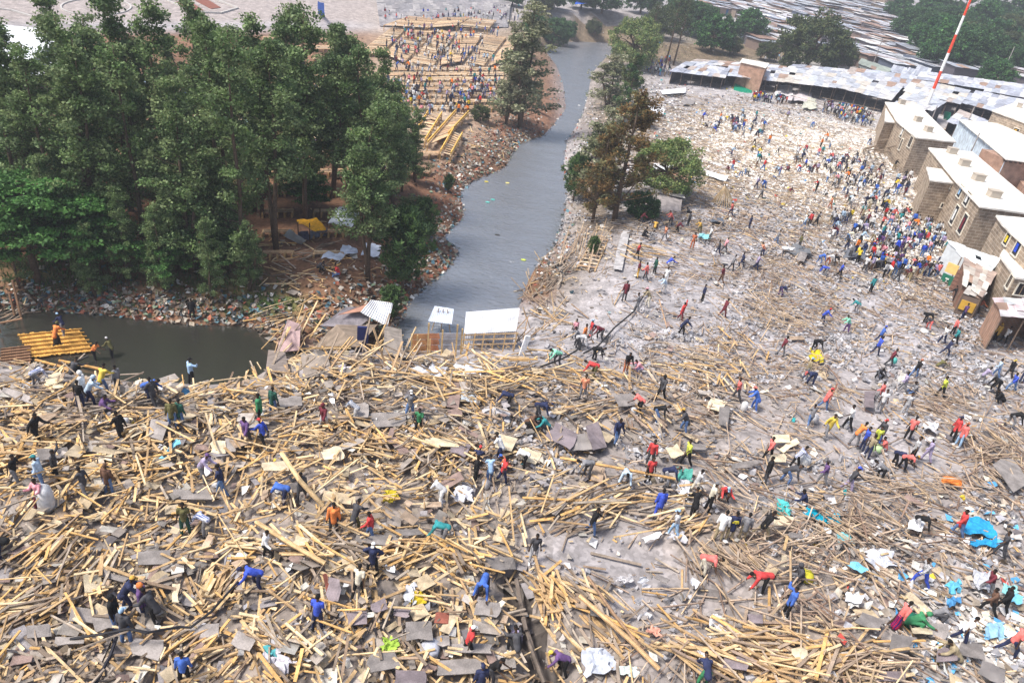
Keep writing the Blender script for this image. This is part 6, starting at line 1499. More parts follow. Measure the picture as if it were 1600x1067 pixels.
F = np.stack([np.stack([np.arange(n)*4, np.arange(n)*4+1, np.arange(n)*4+2], -1), np.stack([np.arange(n)*4, np.arange(n)*4+2, np.arange(n)*4+3], -1)], 1).reshape(-1, 3)
PALL = [(.75,.75,.74),(.6,.6,.62),(.45,.42,.4),(.3,.26,.22),(.12,.11,.12),(.3,.3,.33),(.42,.38,.34),(.5,.42,.34),(.7,.7,.66),(.55,.5,.42),(.2,.16,.12),(.36,.36,.4)]
PALB = [(.2,.16,.12),(.3,.25,.2),(.12,.09,.07),(.42,.38,.33),(.6,.58,.55),(.08,.09,.1),(.1,.2,.25),(.3,.1,.06),(.15,.2,.14),(.24,.18,.14)]
PALW = [(.85,.83,.79),(.8,.77,.72),(.78,.76,.76),(.72,.65,.54),(.66,.54,.4),(.84,.8,.74),(.82,.8,.8),(.88,.86,.84),(.5,.42,.36)]
bank = (x < 900) & (y < 560) & (y > 60); whi = blobs(x, y, WHITE) > .35
rare = r.uniform(0, 1, n)
c = np.where(bank[:, None], pick(PALB, r.integers(0, 10, n), r, .3), np.where(whi[:, None], pick(PALW, r.integers(0, 9, n), r, .12), pick(PALL, r.integers(0, 12, n), r)))
rr0 = (~bank) & (rare < .035); c[rr0] = np.array([(.08,.3,.6),(.02,.3,.32),(.5,.08,.06),(.6,.45,.05)])[r.integers(0, 4, rr0.sum())]
blue = (x > 1380) & (y > 800) & (r.uniform(0, 1, n) < .06); c[blue] = (.12, .42, .75)
tag(link('litter', mesh('litter', V.reshape(-1, 3), F, M['cloth'], np.repeat(c, 2, 0))), 'scattered scraps of plastic and cloth', kind='stuff'); print('LITTER', n)
# grass on the bank
P, x, y, w, r = sample(160000, 401, lambda x, y: np.clip(blobs(x, y, [(415,478,55,16,1),(330,445,90,25,.8),(120,440,110,30,.8),(350,490,60,14,.5),(30,420,60,40,.6),(1130,90,80,16,.7),(1290,95,60,12,.6),(845,70,40,12,.7),(800,230,20,10,.5),(950,120,40,60,.6),(930,240,25,60,.5),(880,60,80,20,.8),(1050,80,60,20,.7),(170,480,60,14,.4)]), 0, 1), ymin=50, ymax=540, A0=400); n = len(P)
h = r.uniform(.12, .5, n); yaw = r.uniform(0, 6.3, n); o = np.stack([np.cos(yaw), np.sin(yaw), yaw*0], -1)*.05; tip = np.stack([r.normal(0, .12, n), r.normal(0, .12, n), h], -1)
V = np.stack([P-o, P+o, P+tip], 1).reshape(-1, 3); F = np.arange(3*n).reshape(-1, 3)
tag(link('grass', mesh('grass', V, F, M['leaf'], pick([(.05,.12,.03),(.08,.16,.04),(.12,.17,.06),(.04,.08,.03)], r.integers(0, 4, n), r))), 'rough green grass on the river banks', kind='stuff'); print('GRASS', n)
# ================================================================ crowds
LOWP = {}
def low_person(pose):
    J = PM_[pose]['J']; m = MB()
    top, leg, skin = (1, 0, 0), (0, 1, 0), (0, 0, 1)
    m.tube([J['pel'], J['waist'], J['chest'], J['neck']-J['up']*.04], [.15, .15, .18, .09], 6, top); m.tube([J['shl'], J['shr']], [.08, .08], 5, top)
    for k in 'lr':
        m.tube([J['sh'+k], J['el'+k], J['wr'+k]], [.07, .055, .05], 5, top); m.tube([J['wr'+k], J['wr'+k]+J['hdir'+k]*.14], [.035, .03], 5, skin)
        m.tube([J['hip'+k], J['knee'+k], J['ank'+k]], [.11, .085, .06], 5, leg); m.tube([J['heel'+k], J['toe'+k]], [.05, .04], 5, skin)
    m.tube([J['neck']-J['up']*.05, J['neck']+J['hd']*.09], [.055, .05], 5, skin); m.ell(J['head'], (.085, .1, .12), 8, 6, skin)
    return np.array(m.V), m.F, np.array(m.c)
rc = random.Random(77)
CTOP = ['white', 'white', 'white', 'cream', 'lightgrey', 'lightgrey', 'navy', 'navy', 'black', 'red', 'blue', 'royal', 'lightblue', 'orange', 'purple', 'lilac', 'pink', 'grey', 'maroon', 'yellow', 'coral', 'teal', 'darkgrey', 'cream', 'lightblue', 'navy']
CLEG = ['black', 'navy', 'denim', 'darkgrey', 'grey', 'jeans', 'black', 'khaki', 'navy', 'brown']
CROWD = [  # name, px zone, count, poses, keep as individuals, height above ground
 ('in the dense crowd below the middle block house', [(1345,345),(1420,330),(1475,375),(1480,425),(1420,450),(1330,420),(1290,350)], 150, ['stand','walk','stand','reach','bend2','carry'], 22, .1),
 ('between the block houses and the pale field', [(1330,300),(1370,260),(1425,255),(1440,330),(1380,340),(1345,345)], 50, ['stand','walk','reach'], 4, .1),
 ('under the crowded market shed', [(1285,166),(1360,180),(1362,200),(1330,196),(1283,176)], 85, ['stand','walk','stand'], 0, .05),
 ('by the green screen', [(1160,152),(1230,158),(1240,166),(1165,160)], 34, ['stand','walk'], 0, .05),
 ('at the torn end of the market sheds', [(1005,103),(1045,96),(1048,122),(1015,118)], 34, ['stand','walk'], 0, .05),
 ('spread over the pale dusty field', [(1080,190),(1180,175),(1340,205),(1370,235),(1330,330),(1240,330),(1150,290),(1090,250)], 135, ['walk','bend2','stand','reach','bend','squat'], 12, .1),
 ('on the small ledge of the middle block house', [(1448,330),(1480,340),(1484,346),(1446,340)], 10, ['stand','sit'], 0, .2),
 ('between the corner shed and block house', [(1532,378),(1548,388),(1556,400),(1540,392)], 12, ['stand'], 0, .1),
 ('on the far stall frames', [(612,50),(780,50),(790,110),(600,112),(596,70)], 150, ['stand','walk','sit','stand'], 0, .75),
 ('on the low benches', [(600,112),(790,110),(775,172),(610,175)], 150, ['sit','stand','walk','reach','sit'], 0, .6),
 ('by the embankment', [(600,22),(790,20),(800,46),(600,44)], 80, ['stand','walk'], 0, .1),
 ('by the diagonal racks', [(640,190),(715,172),(735,180),(660,225)], 16, ['stand','walk','sit'], 0, .8),
 ('between the trees of the wood', [(240,120),(580,110),(590,230),(520,300),(250,270),(120,200)], 190, ['stand','sit','walk','sit'], 0, .5),
 ('at the top of the river bend', [(770,20),(812,12),(815,40),(780,44)], 14, ['stand','walk'], 0, .1),
 ('among the huts by the big tree', [(1180,92),(1235,88),(1240,98),(1190,100)], 14, ['stand'], 0, .1)]
CV, CF, CC_ = [], [], []; nv = 0
for pn in set(p for c in CROWD for p in c[3]): LOWP[pn] = low_person(pn)
ind = 300-NPEO
tot = 0; indn = 0
for zn, poly, cnt, poses, keep, hh in CROWD:
    xs = [p[0] for p in poly]; ys = [p[1] for p in poly]; k = 0; cx = None
    while k < cnt:
        if cx is None or rc.random() < .25: cx, cy = rc.uniform(min(xs), max(xs)), rc.uniform(min(ys), max(ys))
        x, y = cx+rc.gauss(0, 17), cy+rc.gauss(0, 8)
        if not inpoly(x, y, poly): cx = None if rc.random() < .3 else cx; continue
        k += 1; tot += 1; pose = rc.choice(poses); tp = rc.choice(CTOP); lg = rc.choice(CLEG)
        if k <= keep and indn < ind:
            indn += 1
            art = {'darkgrey': 'dark grey', 'lightgrey': 'pale grey', 'lightblue': 'light blue', 'royal': 'bright blue'}.get(tp, tp)
            verb = {'stand': 'standing', 'walk': 'walking', 'reach': 'leaning', 'bend2': 'bending', 'bend': 'bending low', 'carry': 'carrying', 'squat': 'crouching', 'sit': 'sitting'}[pose]
            person(x, y, pose, tp, lg, rc.choice(['hair', 'hair', 'cap']), rc.choice(['red', 'navy', 'white']) if rc.random() < .3 else None, rc.uniform(0, 360), rc.choice(['long', 'short']), label='person in a %s top %s %s' % (art, verb, zn), group='people '+zn)
            continue
        P = at(np.array(x), np.array(y), 0, ground); V, F, c = LOWP[pose]; a = rc.uniform(0, 2*PI); s = rc.uniform(.88, 1.05)
        Rz = np.array([[math.cos(a), -math.sin(a), 0], [math.sin(a), math.cos(a), 0], [0, 0, 1]])
        CV.append(V@Rz.T*s+P+np.array([0, 0, hh])); CF += [[i+nv for i in f] for f in F]; nv += len(V)
        tc_ = np.array(COL[tp])*.9; lc = np.array(COL[lg])
        CC_.append(np.where(c[:, :1] > .5, tc_, np.where(c[:, 1:2] > .5, lc, np.array([.03, .02, .014]))))
print('CROWD', tot, indn)
tag(link('crowd', mesh('crowd', np.concatenate(CV), CF, M['cloth'], np.concatenate(CC_))), 'distant crowd of small figures', kind='stuff')
# ================================================================ sheets, panels, sacks, shacks
def panel(px, h, col, label, cat='panel', corr=False, group=None, m_='board', amp=.02, n=10, nm='board_panel', th=.03):
    hs = h if isinstance(h, (list, tuple)) else [h]*4
    q = [atg(np.array(float(p[0])), np.array(float(p[1])), hh) for p, hh in zip(px, hs)]; c = np.mean(q, 0)
    b = MB()
    if corr: b.sheet([tuple(p) for p in q], n, amp, .012, col)
    else:
        q2 = ccw([tuple(p) for p in q]); ring = []
        for i in range(4):
            a_, b_ = np.array(q2[i]), np.array(q2[(i+1) % 4]); r0 = rc.random()
            if r0 < .3: ring += [tuple(a_+(b_-a_)*rc.uniform(.05, .25))]
            else: ring += [tuple(a_)]
            if r0 > .6 or r0 < .3: ring += [tuple(a_+(b_-a_)*rc.uniform(.45, .6)+np.array([rc.uniform(-.08, .08), rc.uniform(-.08, .08), 0])), tuple(a_+(b_-a_)*rc.uniform(.75, .95))]
        b.slab(ring, th, col)
    o = b.build(nm, M[m_], None, org=tuple(c)); tag(o, label, cat, group); return o, q
def box4(x, y, w, h, a):
    c, s = math.cos(math.radians(a)), math.sin(math.radians(a)); return [(x+u*c*w-v*s*h*1.0, y+u*s*w*.7+v*c*h) for u, v in ((-1, 1), (1, 1), (1, -1), (-1, -1))]
GREYP, CRM, WHT, BRN, BLU = (.27,.245,.235), (.66,.56,.4), (.76,.77,.8), (.3,.2,.15), (.2,.55,.75)
PAN = """
83,708,30,11,-8,g,flat grey board sheet by the man carrying a board;163,712,14,8,5,c,pale square board left of the tied planks;245,670,18,20,25,g,grey boards under the talking pair;215,672,20,8,-35,c,long pale board pointing right of the white bag carrier;
341,698,15,13,2,c,pale yellowish square panel in the left debris;360,696,10,12,8,g,grey panel right of the pale square one;390,662,25,7,0,g,grey plank panel behind the purple jacket;300,772,38,9,2,g,wide grey brown panel with a stick on it;
85,592,16,10,-28,c,pale large board at the river edge;90,602,12,6,-10,c,second pale board at the river edge;30,617,36,6,30,g,long dark roof board at the far left;240,870,30,14,0,g,stack of large grey board sheets in the lower left;268,885,22,10,-12,g,lower sheet of the grey stack fanned to the right;
145,912,17,18,0,c,pale corrugated cement panel with a post on it;180,900,26,6,25,g,long grey strip above the pale corrugated panel;130,960,26,15,10,g,grey board left of the five talking people;165,972,24,16,-20,g,grey board under the five talking people;225,950,14,10,40,g,small grey board behind the orange hat;
230,1010,28,20,20,g,dark floor panel below the black cable;320,985,26,12,-5,g,grey board right of the black cable bend;380,1000,20,14,30,g,cracked grey board at the lower left;275,925,8,18,5,c,curved leaf shaped plywood piece among upright planks;
60,985,22,12,-10,g,grey board in the left corner area;110,1000,26,8,-5,g,narrow grey board above the orange planks;590,842,42,10,12,g,tilted grey slatted panel under the one in red;640,830,26,7,-6,g,right end of the slatted grey panel;
520,920,12,22,8,m,broken brown window shutter with dark bars;512,912,6,22,-16,r,narrow dark red board by the shutter;558,965,20,12,-5,m,purplish brown panel left of the middle bottom;592,945,14,10,-22,m,purplish panel beside loose sticks;628,955,16,11,15,m,bluish grey panel near the yellow cloth;
655,985,26,18,-2,g,large grey sheet with a yellow plank on it;600,1032,30,18,-14,g,large dark grey board sheet at the bottom;640,1062,30,18,5,m,purplish board with a drawn ring at the bottom;690,1000,18,8,0,g,grey board left of the white sack at the bottom;
762,950,24,15,10,g,grey panel below the one bending in bright blue;735,1012,40,9,2,g,grey bench board behind the red top;720,1042,44,14,-3,g,wide grey boards under the red top;690,965,12,11,5,r,panel half white half brown near the middle bottom;780,880,30,11,2,g,flat grey sheet near the trench top;
455,628,22,10,-10,g,grey sheet between the green jacket and the frame;518,622,5,10,0,w,pale rolled lattice panel left of centre;565,640,12,14,0,g,brown grey panel left of the grey slab;605,655,36,14,-2,g,broad grey concrete slab under hands on hips;
690,690,32,9,0,c,pale broken board in the centre;520,708,20,12,-15,c,pale yellow torn board left of centre;430,728,24,10,0,c,pale broad board by the beam carrier;455,762,14,10,0,g,grey board beside the bending blue one;720,700,18,14,25,m,dark purplish panel above the digging group;
790,692,18,14,20,c,pale board right of the digging group;830,712,18,12,30,c,pale panel near the white shirt;975,625,18,12,-12,g,grey triangular sheet beside the coral bender;880,680,28,18,35,m,dark bent metal sheet of the broken roof;905,690,22,14,-10,g,light grey bent metal sheet of the broken roof;932,680,14,26,-20,m,bluish metal flap of the broken roof;
1120,632,16,10,25,c,pale big board by the walking coral one;1132,650,10,18,8,g,rounded grey panel below the pale board;1085,698,20,6,5,g,grey lying slab behind the bright yellow shirt;1055,705,12,12,-30,c,pale board below the grey slab;1165,725,28,5,-12,g,long thin grey roof sheet leaning on sticks;
1220,685,16,8,0,c,pale boards left of the yellow jacket;1235,695,22,5,-40,c,long pale board near the yellow jacket;1215,715,14,7,0,c,pale square board above the checked shirt;1360,622,10,16,5,m,brown door panel on the grey path;
1520,735,0,0,0,g,x;1580,740,20,34,-35,g,large grey slab leaning at the right edge;1225,815,18,9,5,c,pale sheet above the sitting grey hood;1245,835,14,6,0,g,grey board near the turquoise cloth;1225,875,8,10,10,c,yellow pale board beside the yellow sack;
1340,885,18,7,35,b,pale bluish crumpled sheet in the right debris;1430,820,14,8,10,w,pale sheet by the blue scraps;1465,985,18,14,10,g,light grey panel under the white shirt man;1520,1015,26,14,15,g,second light grey panel right of the white shirt man;1480,1025,20,14,5,m,bluish board under the crouching khaki one;
1410,1005,24,16,12,g,grey board under the checked blanket;1440,985,20,6,0,c,yellow plank board behind the green cloth;1360,970,26,12,30,g,grey boards left of the checked blanket;1590,935,12,8,20,b,greenish pale sheet in the right edge;1550,1050,26,14,30,g,grey curled sheet in the lower right corner;
1335,935,18,9,15,w,white curled sheet left of the checked blanket;1250,1020,12,10,-20,c,pale torn board at the bottom right;1390,1055,30,10,0,m,dark board at the bottom right;1150,1035,24,12,5,m,dark grey panel near the navy coat at the bottom;1180,965,14,9,0,m,bluish grey board left of the blue jacket;
955,900,0,0,0,g,x;1035,904,14,5,35,g,grey narrow board on bare ground;1085,910,10,6,30,w,pale greenish shutter on bare ground;1020,838,16,5,-25,w,long pale board on the bare ground;1005,905,8,5,0,w,small white panel below the bare ground;885,1025,20,10,60,g,grey board beside the trench;
267,702,6,24,42,b,turquoise painted plank panel left of centre;440,845,9,8,0,w,round lattice white basket panel;610,888,8,5,0,w,small white tray below the man in a white cap;470,846,14,10,20,c,open cardboard box brown panel;1050,395,0,0,0,c,x;1420,385,0,0,0,c,x;
1253,400,7,9,20,g,upright grey board by the dark sheets;1230,387,12,3,8,w,small white tray on the dark sheets;1040,262,24,6,8,w,pale sheet fallen by the bushy tree;1120,275,20,6,20,w,white torn roof sheet in the fallen roof;1090,265,14,5,25,m,rust red corner sheet of the fallen roof;
1022,172,20,6,22,w,pale greenish fallen roof sheet near the trees;1052,143,22,5,-4,w,pale fallen roof sheet by the torn market;1075,160,12,4,0,g,grey sheet on a heap below the torn market;1025,302,16,10,-25,w,pale bent sheet over the fallen roof;1175,410,18,4,5,g,pale plank bench below orange and navy
"""
k = 0
for s_ in PAN.replace('\n', '').split(';'):
    f = s_.split(',')
    if len(f) < 7 or f[6] == 'x': continue
    x, y, w_, h_, a = [float(q) for q in f[:5]]; c = dict(g=GREYP, c=CRM, w=WHT, m=(.24,.2,.215), r=(.3,.1,.07), b=BLU)[f[5]]; kk = .85+.3*rc.random(); c = tuple(v*kk for v in c)
    q = box4(x, y, w_*.82, h_*.8, a); q = [(p[0]+rc.uniform(-2, 2), p[1]+rc.uniform(-1.5, 1.5)) for p in q]
    hb = .38 if 560 < y or x > 900 else .2
    if f[5] in 'wb' or 'curled' in f[6] or 'bent' in f[6] or 'torn' in f[6]: cloth('bent_sheet', q, [hb+rc.uniform(0, .35) for _ in range(4)], c, f[6], 'sheet', .12, n=5, m_='metal')
    else:
        zr = [hb+rc.uniform(0, .3) for _ in range(4)]; zr[3] = zr[0]+zr[2]-zr[1]
        panel(q, zr, c, f[6], n=6)
    k += 1
print('PANELS', k)
def sack(x, y, r, h, col, label, cat='sack', nm='sack'):
    r *= .72; h *= .85; col = tuple(v*.85 for v in col)
    P = atg(np.array(float(x)), np.array(float(y))); b = MB(); n = 9
    rs_ = [r*.75, r*1.05, r, r*.9, r*.3]; sd = rc.random()*9
    V = []
    for i, z in enumerate((0, .25, .6, .85, 1.0)):
        for j in range(n): a = 2*PI*j/n; q = rs_[i]*(.85+.3*float(vnoise(np.array(j*1.), np.array(i*1.), 1.3, sd))); V.append((P[0]+math.cos(a)*q, P[1]+math.sin(a)*q, P[2]+h*z))
    F = [[i*n+j, i*n+(j+1) % n, (i+1)*n+(j+1) % n, (i+1)*n+j] for i in range(4) for j in range(n)]+[list(range(n))[::-1], [4*n+j for j in range(n)]]
    b.add(V, F, col); o = b.build(nm, M['cloth'], None, org=tuple(P), smooth=True); tag(o, label, cat)
sack(75,797,.42,1.55,(.78,.78,.8),'huge upright white sack carried at the far left'); sack(196,668,.3,.7,(.75,.75,.77),'white bag on the shoulder of the dark walker'); sack(165,563,.28,.8,(.7,.68,.7),'white sack held between two people in the river')
sack(758,762,.27,.6,(.75,.73,.73),'white sack at the feet of the digging group'); sack(988,646,.3,.5,(.6,.6,.62),'grey white sack beside the coral bender'); sack(1161,642,.28,.8,(.72,.72,.74),'white sack beside the long blue coat'); sack(1252,730,.5,1.0,(.7,.72,.74),'clear plastic sack by the checked shirt')
sack(1115,400,.24,.5,(.75,.74,.76),'white sack carried below the turquoise cloth'); sack(1395,568,.3,.6,(.1,.5,.45),'teal sack on the back of a walker'); sack(1270,660,.35,.7,(.5,.5,.53),'grey sack of the grey clothed carrier'); sack(672,1020,.5,.55,(.5,.52,.6),'big pale blue plastic bag at the bottom centre left')
sack(424,922,.32,.45,(.75,.74,.73),'white bag beside the dark blue bender'); sack(1374,748,.22,.4,(.75,.75,.75),'white bucket under the grey bender', 'bucket', 'bucket'); sack(1443,520,.5,.4,(.7,.7,.7),'pale bundle left of the red striped trousers'); sack(1368,706,.35,.6,(.55,.75,.4),'pale green bag in the talking circle')
sack(1256,905,.45,.55,(.6,.55,.04),'yellow green sack under the grey hood'); sack(1421,976,.5,.6,(.01,.16,.1),'dark green patterned bundle'); sack(1065,378,.25,.5,(.7,.64,.5),'cream sack near the one in brown'); sack(1320,668,.25,.6,(.75,.75,.76),'white bundle of the white vest walker')
for px, c, l, sg in [([(1262,560),(1286,566),(1284,550),(1266,545)], (.75,.6,.02), 'bright yellow sheet on the grey rubble', .25), ([(1258,803),(1292,812),(1290,795),(1262,790)], (.0,.42,.62), 'bright blue crumpled tarpaulin strip, left end', .3), ([(1288,812),(1318,822),(1310,808),(1290,800)], (.0,.4,.6), 'bright blue crumpled tarpaulin strip, right end', .3),
    ([(1505,832),(1558,838),(1548,812),(1508,806)], (.03,.38,.72), 'blue tarpaulin with boards on it at the right edge', .15), ([(1515,852),(1560,852),(1556,842),(1518,842)], (.03,.36,.7), 'narrow blue tarpaulin below the bigger one', .12), ([(1217,800),(1236,803),(1233,785),(1218,784)], (.1,.55,.55), 'turquoise crumpled cloth by the sitting navy one', .3),
    ([(1310,848),(1335,850),(1326,832),(1308,832)], (.25,.62,.68), 'light turquoise board in the right debris', .05), ([(1060,750),(1078,752),(1076,732),(1062,732)], (.1,.42,.36), 'green crumpled cloth beside the pale shirt', .3), ([(1055,770),(1078,772),(1074,752),(1060,752)], (.7,.7,.74), 'white plastic below the green cloth', .3),
    ([(1472,755),(1505,762),(1500,748),(1474,745)], (.8,.25,.05), 'orange crumpled cloth on the right path', .2), ([(1446,672),(1468,678),(1464,660),(1444,660)], (.75,.76,.8), 'white plastic heap left of the two in red', .3), ([(1446,690),(1462,690),(1458,682),(1446,682)], (.75,.75,.77), 'small white sheet below the white plastic heap', .1),
    ([(596,1020),(622,1018),(618,998),(598,1000)], (.4,.6,.08), 'bright green plastic sheet at the bottom', .2), ([(415,1030),(450,1058),(456,1030),(430,1018)], (.66,.64,.72), 'pale crumpled cloth in the bottom left', .35), ([(412,1028),(440,1028),(438,1012),(416,1012)], (.1,.45,.5), 'turquoise cloth in the bottom left', .25),
    ([(640,935),(664,938),(660,924),(644,924)], (.8,.6,.03), 'yellow cloth near the middle bottom', .25), ([(600,782),(622,782),(620,770),(602,770)], (.7,.55,.03), 'yellow plastic in the centre debris', .25), ([(708,780),(736,780),(738,762),(712,765)], (.72,.73,.8), 'white striped cloth below the digging group', .3),
    ([(632,935),(652,938),(648,915),(634,916)], (.74,.75,.8), 'white cloth beside the yellow one', .25), ([(1045,842),(1075,842),(1068,832),(1048,832)], (.62,.62,.68), 'pale plastic under stacked beams', .2), ([(910,555),(960,575),(962,565),(915,548)], (.42,.41,.43), 'x', .1),
    ([(912,1050),(960,1045),(955,1015),(915,1010)], (.6,.64,.74), 'pale blue plastic spread right of the yellow cap', .3), ([(965,1052),(998,1056),(996,1040),(968,1038)], (.62,.7,.68), 'pale greenish tray sheet at the bottom', .12), ([(1090,1042),(1108,1045),(1106,1020),(1092,1020)], (.78,.78,.8), 'white plastic bag near the bottom right of centre', .3),
    ([(1112,980),(1136,990),(1130,965),(1114,962)], (.7,.71,.75), 'white crumpled plastic right of centre', .3), ([(1012,985),(1034,995),(1030,982),(1016,978)], (.8,.4,.3), 'salmon and white scrap sheet', .15), ([(965,912),(990,905),(985,898),(960,902)], (.62,.6,.62), 'pale sheet on the bare ground end', .15), ([(1350,880),(1400,890),(1395,862),(1355,858)], (.7,.72,.8), 'large pale blue white sheet in the right debris', .25),
    ([(1325,948),(1345,945),(1342,922),(1322,928)], (.8,.8,.78), 'white folded board near the checked blanket', .1), ([(1480,925),(1502,920),(1500,905),(1480,908)], (.15,.55,.8), 'bright blue film scrap above the crouching grey one', .25), ([(1480,950),(1500,940),(1498,930),(1482,934)], (.1,.35,.7), 'deep blue film scrap left of the brown jacket', .25), ([(1520,915),(1545,925),(1550,895),(1525,890)], (.6,.62,.68), 'grey white dust sheet near the maroon walker', .2),
    ([(1565,925),(1590,935),(1590,915),(1570,910)], (.3,.68,.7), 'turquoise sheet at the right edge', .15), ([(1540,990),(1570,995),(1568,975),(1545,970)], (.35,.6,.8), 'light blue film in the right corner', .3), ([(1230,395),(1270,402),(1262,385),(1235,382)], (.2,.21,.23), 'dark grey tarpaulin heap, left part', .4), ([(1320,400),(1355,405),(1350,392),(1322,390)], (.16,.17,.2), 'dark grey tarpaulin heap, right part', .4),
    ([(1092,372),(1110,374),(1108,366),(1094,366)], (.3,.65,.7), 'turquoise cloth below the brown conifer side', .25), ([(1110,348),(1134,352),(1130,342),(1112,340)], (.12,.14,.18), 'dark sheets on the ground right of the brown conifer', .3), ([(640,585),(690,590),(700,573),(650,570)], (.68,.7,.78), 'crumpled white sheet on the centre ridge, left', .3), ([(710,580),(755,590),(750,572),(712,570)], (.72,.74,.82), 'crumpled white sheet on the centre ridge, right', .3),
    ([(720,625),(748,628),(740,612),(722,612)], (.62,.7,.8), 'light blue square sheet in the centre', .1), ([(530,580),(552,582),(548,574),(528,572)], (.7,.68,.76), 'white cloth on the ridge left of centre', .25), ([(752,645),(795,650),(790,638),(760,636)], (.62,.6,.62), 'grey white plastic beside the navy bender', .3), ([(640,604),(662,608),(660,600),(644,600)], (.5,.54,.64), 'small corrugated blue grey sheet in the centre', .1)]:
    if l == 'x': continue
    cloth('crumpled_sheet', px, .4, tuple(v*.78 for v in c), l, 'sheet', sg*1.2, n=9)
# small coloured scraps that one can pick out, as one mass with the litter
# black beam / gutter on the rubble, black cable lower left
def line(name, pts, r, col, label, cat, m_='paint', n=6):
    P = [atg(np.array(float(x)), np.array(float(y)), h) for x, y, h in pts]; b = MB(); b.tube([tuple(p) for p in P], [r]*len(P), n, col=col); o = b.build(name, M[m_], None, org=tuple(P[0]), smooth=False); tag(o, label, cat)
line('black_gutter', [(1012,452,.3),(990,487,.35),(960,512,.35),(935,540,.4),(912,552,.4)], .06, (.02,.02,.022), 'long black gutter lying diagonally on the pale rubble', 'gutter')
line('black_gutter', [(905,545,.5),(880,560,.5),(845,573,.5)], .06, (.025,.025,.025), 'black beam pulled at its lower end by the mint shirt', 'beam')
line('black_cable', [(110,998,.6),(160,990,.9),(200,982,1.3),(230,988,1.2),(280,979,.9),(298,980,.8),(330,955,.9),(372,908,1.0)], .045, (.02,.02,.025), 'long black cable rising right across the lower left debris', 'cable')
line('black_cable', [(182,995,.7),(172,1025,.6),(150,1066,.5)], .06, (.02,.02,.03), 'short dark pipe running down from the long cable', 'pipe')
line('long_beam', [(508,880,.7),(455,850,.9),(400,815,1.1)], .09, (.6,.42,.22), 'long yellow beam lying diagonally in the lower left', 'beam', 'wood')
line('long_beam', [(875,715,.8),(950,728,1),(1055,748,.8)], .07, (.62,.38,.16), 'very long orange beam left of the red jersey', 'beam', 'wood')
line('long_beam', [(440,708,1.6),(468,750,1.7),(505,790,.6)], .1, (.64,.46,.25), 'thick beam carried on the shoulder left of centre', 'beam', 'wood')
line('long_pole', [(1000,1010,.5),(960,960,.7),(918,900,1.2)], .06, (.34,.22,.14), 'long brown pole leaning from the trench planks', 'pole', 'wood')
line('long_pole', [(1030,1045,.4),(985,1000,.6),(905,930,1.0)], .09, (.58,.38,.2), 'long tan beam parallel to the brown pole', 'beam', 'wood')
line('long_pole', [(1290,640,.2),(1308,600,1.2)], .04, (.3,.12,.08), 'thin reddish pole held upright by the red jacket', 'pole', 'wood')
line('long_pole', [(1042,512,.1),(1030,468,1.4)], .05, (.4,.26,.16), 'thin brown pole propped on the pale slope', 'pole', 'wood')
line('long_pole', [(1236,935,.1),(1235,860,1.6)], .05, (.5,.36,.22), 'upright pole in front of the grey hood', 'pole', 'wood')
line('long_pole', [(1032,815,.1),(1032,770,1.2)], .07, (.3,.2,.14), 'upright post beside the long blue coat', 'pole', 'wood')
# the stone kerb/trench wall boards
for i, (x0, y0, x1, y1) in enumerate([(797,905,812,985),(805,960,828,1030),(815,1000,840,1066)]):
    line('trench_board', [(x0+10,y0,.9),(x1+10,y1,.9)], .09, (.16,.13,.11), ['upper', 'middle', 'lower'][i]+' dark board edging the trench at the bottom', 'board', 'wood')
# sheet roofed collapsed shacks at the near river bank
def W3(x, y, z): return tuple(plane_pt(np.array(float(x)), np.array(float(y)), z))
gb = float(ground(*atg(np.array(760.), np.array(545.))[:2]))
def up(x, y, h): P = atg(np.array(float(x)), np.array(float(y))); return np.array([P[0], P[1], P[2]+h])
t = thing('riverside_shack', tuple(up(760, 548, 0)), 'open timber shack with a big white corrugated roof on the near river bank', 'shack')
def wall_pt(x, y, ybase, hpx=None):
    """point on the vertical plane through ground pixel row ybase"""
    B = up(x, ybase, 0); d = ray(float(x), float(y)); tt = B[1]/d[1]; return CAM+d*tt
R4 = [up(722, 548, 1.35), up(802, 545, 1.4), up(802, 545, 1.4)+np.array([0, 2.0, .75]), up(722, 548, 1.35)+np.array([-.2, 2.0, .65])]
b = MB(); b.sheet([tuple(p) for p in R4], 26, .025, .012, (.6,.62,.68)); b.build('roof', M['metal'], t)
for i, x in enumerate((722, 738, 752, 768, 785, 802)):
    B = up(x, 549, -.3); b = MB(); b.bar(tuple(B), tuple(B+np.array([.05, 0, 1.75])), .09, .07, (.55,.38,.2)); b.build('post', M['wood'], t)
for z in (.4, .8, 1.2):
    b = MB(); b.bar(tuple(up(718, 548, z)+np.array([0, .12, 0])), tuple(up(806, 546, z)+np.array([0, .12, 0])), .05, .08, (.5,.36,.22)); b.build('rail', M['wood'], t)
for z, c in ((.5, (.42,.44,.5)), (.95, (.5,.52,.58))):
    b = MB(); a_, b_ = up(724, 546, z)+np.array([0, .3, 0]), up(800, 544, z)+np.array([0, .3, 0]); b.sheet([tuple(a_-np.array([0,0,.2])), tuple(b_-np.array([0,0,.2])), tuple(b_+np.array([0,.05,.2])), tuple(a_+np.array([0,.05,.2]))], 20, .02, .01, c); b.build('side_sheet', M['metal'], t)
t = thing('fence_panel', tuple(up(680, 550, 0)), 'broken fence of brown sheets, white cloth and posts beside the white roofed shack', 'fence')
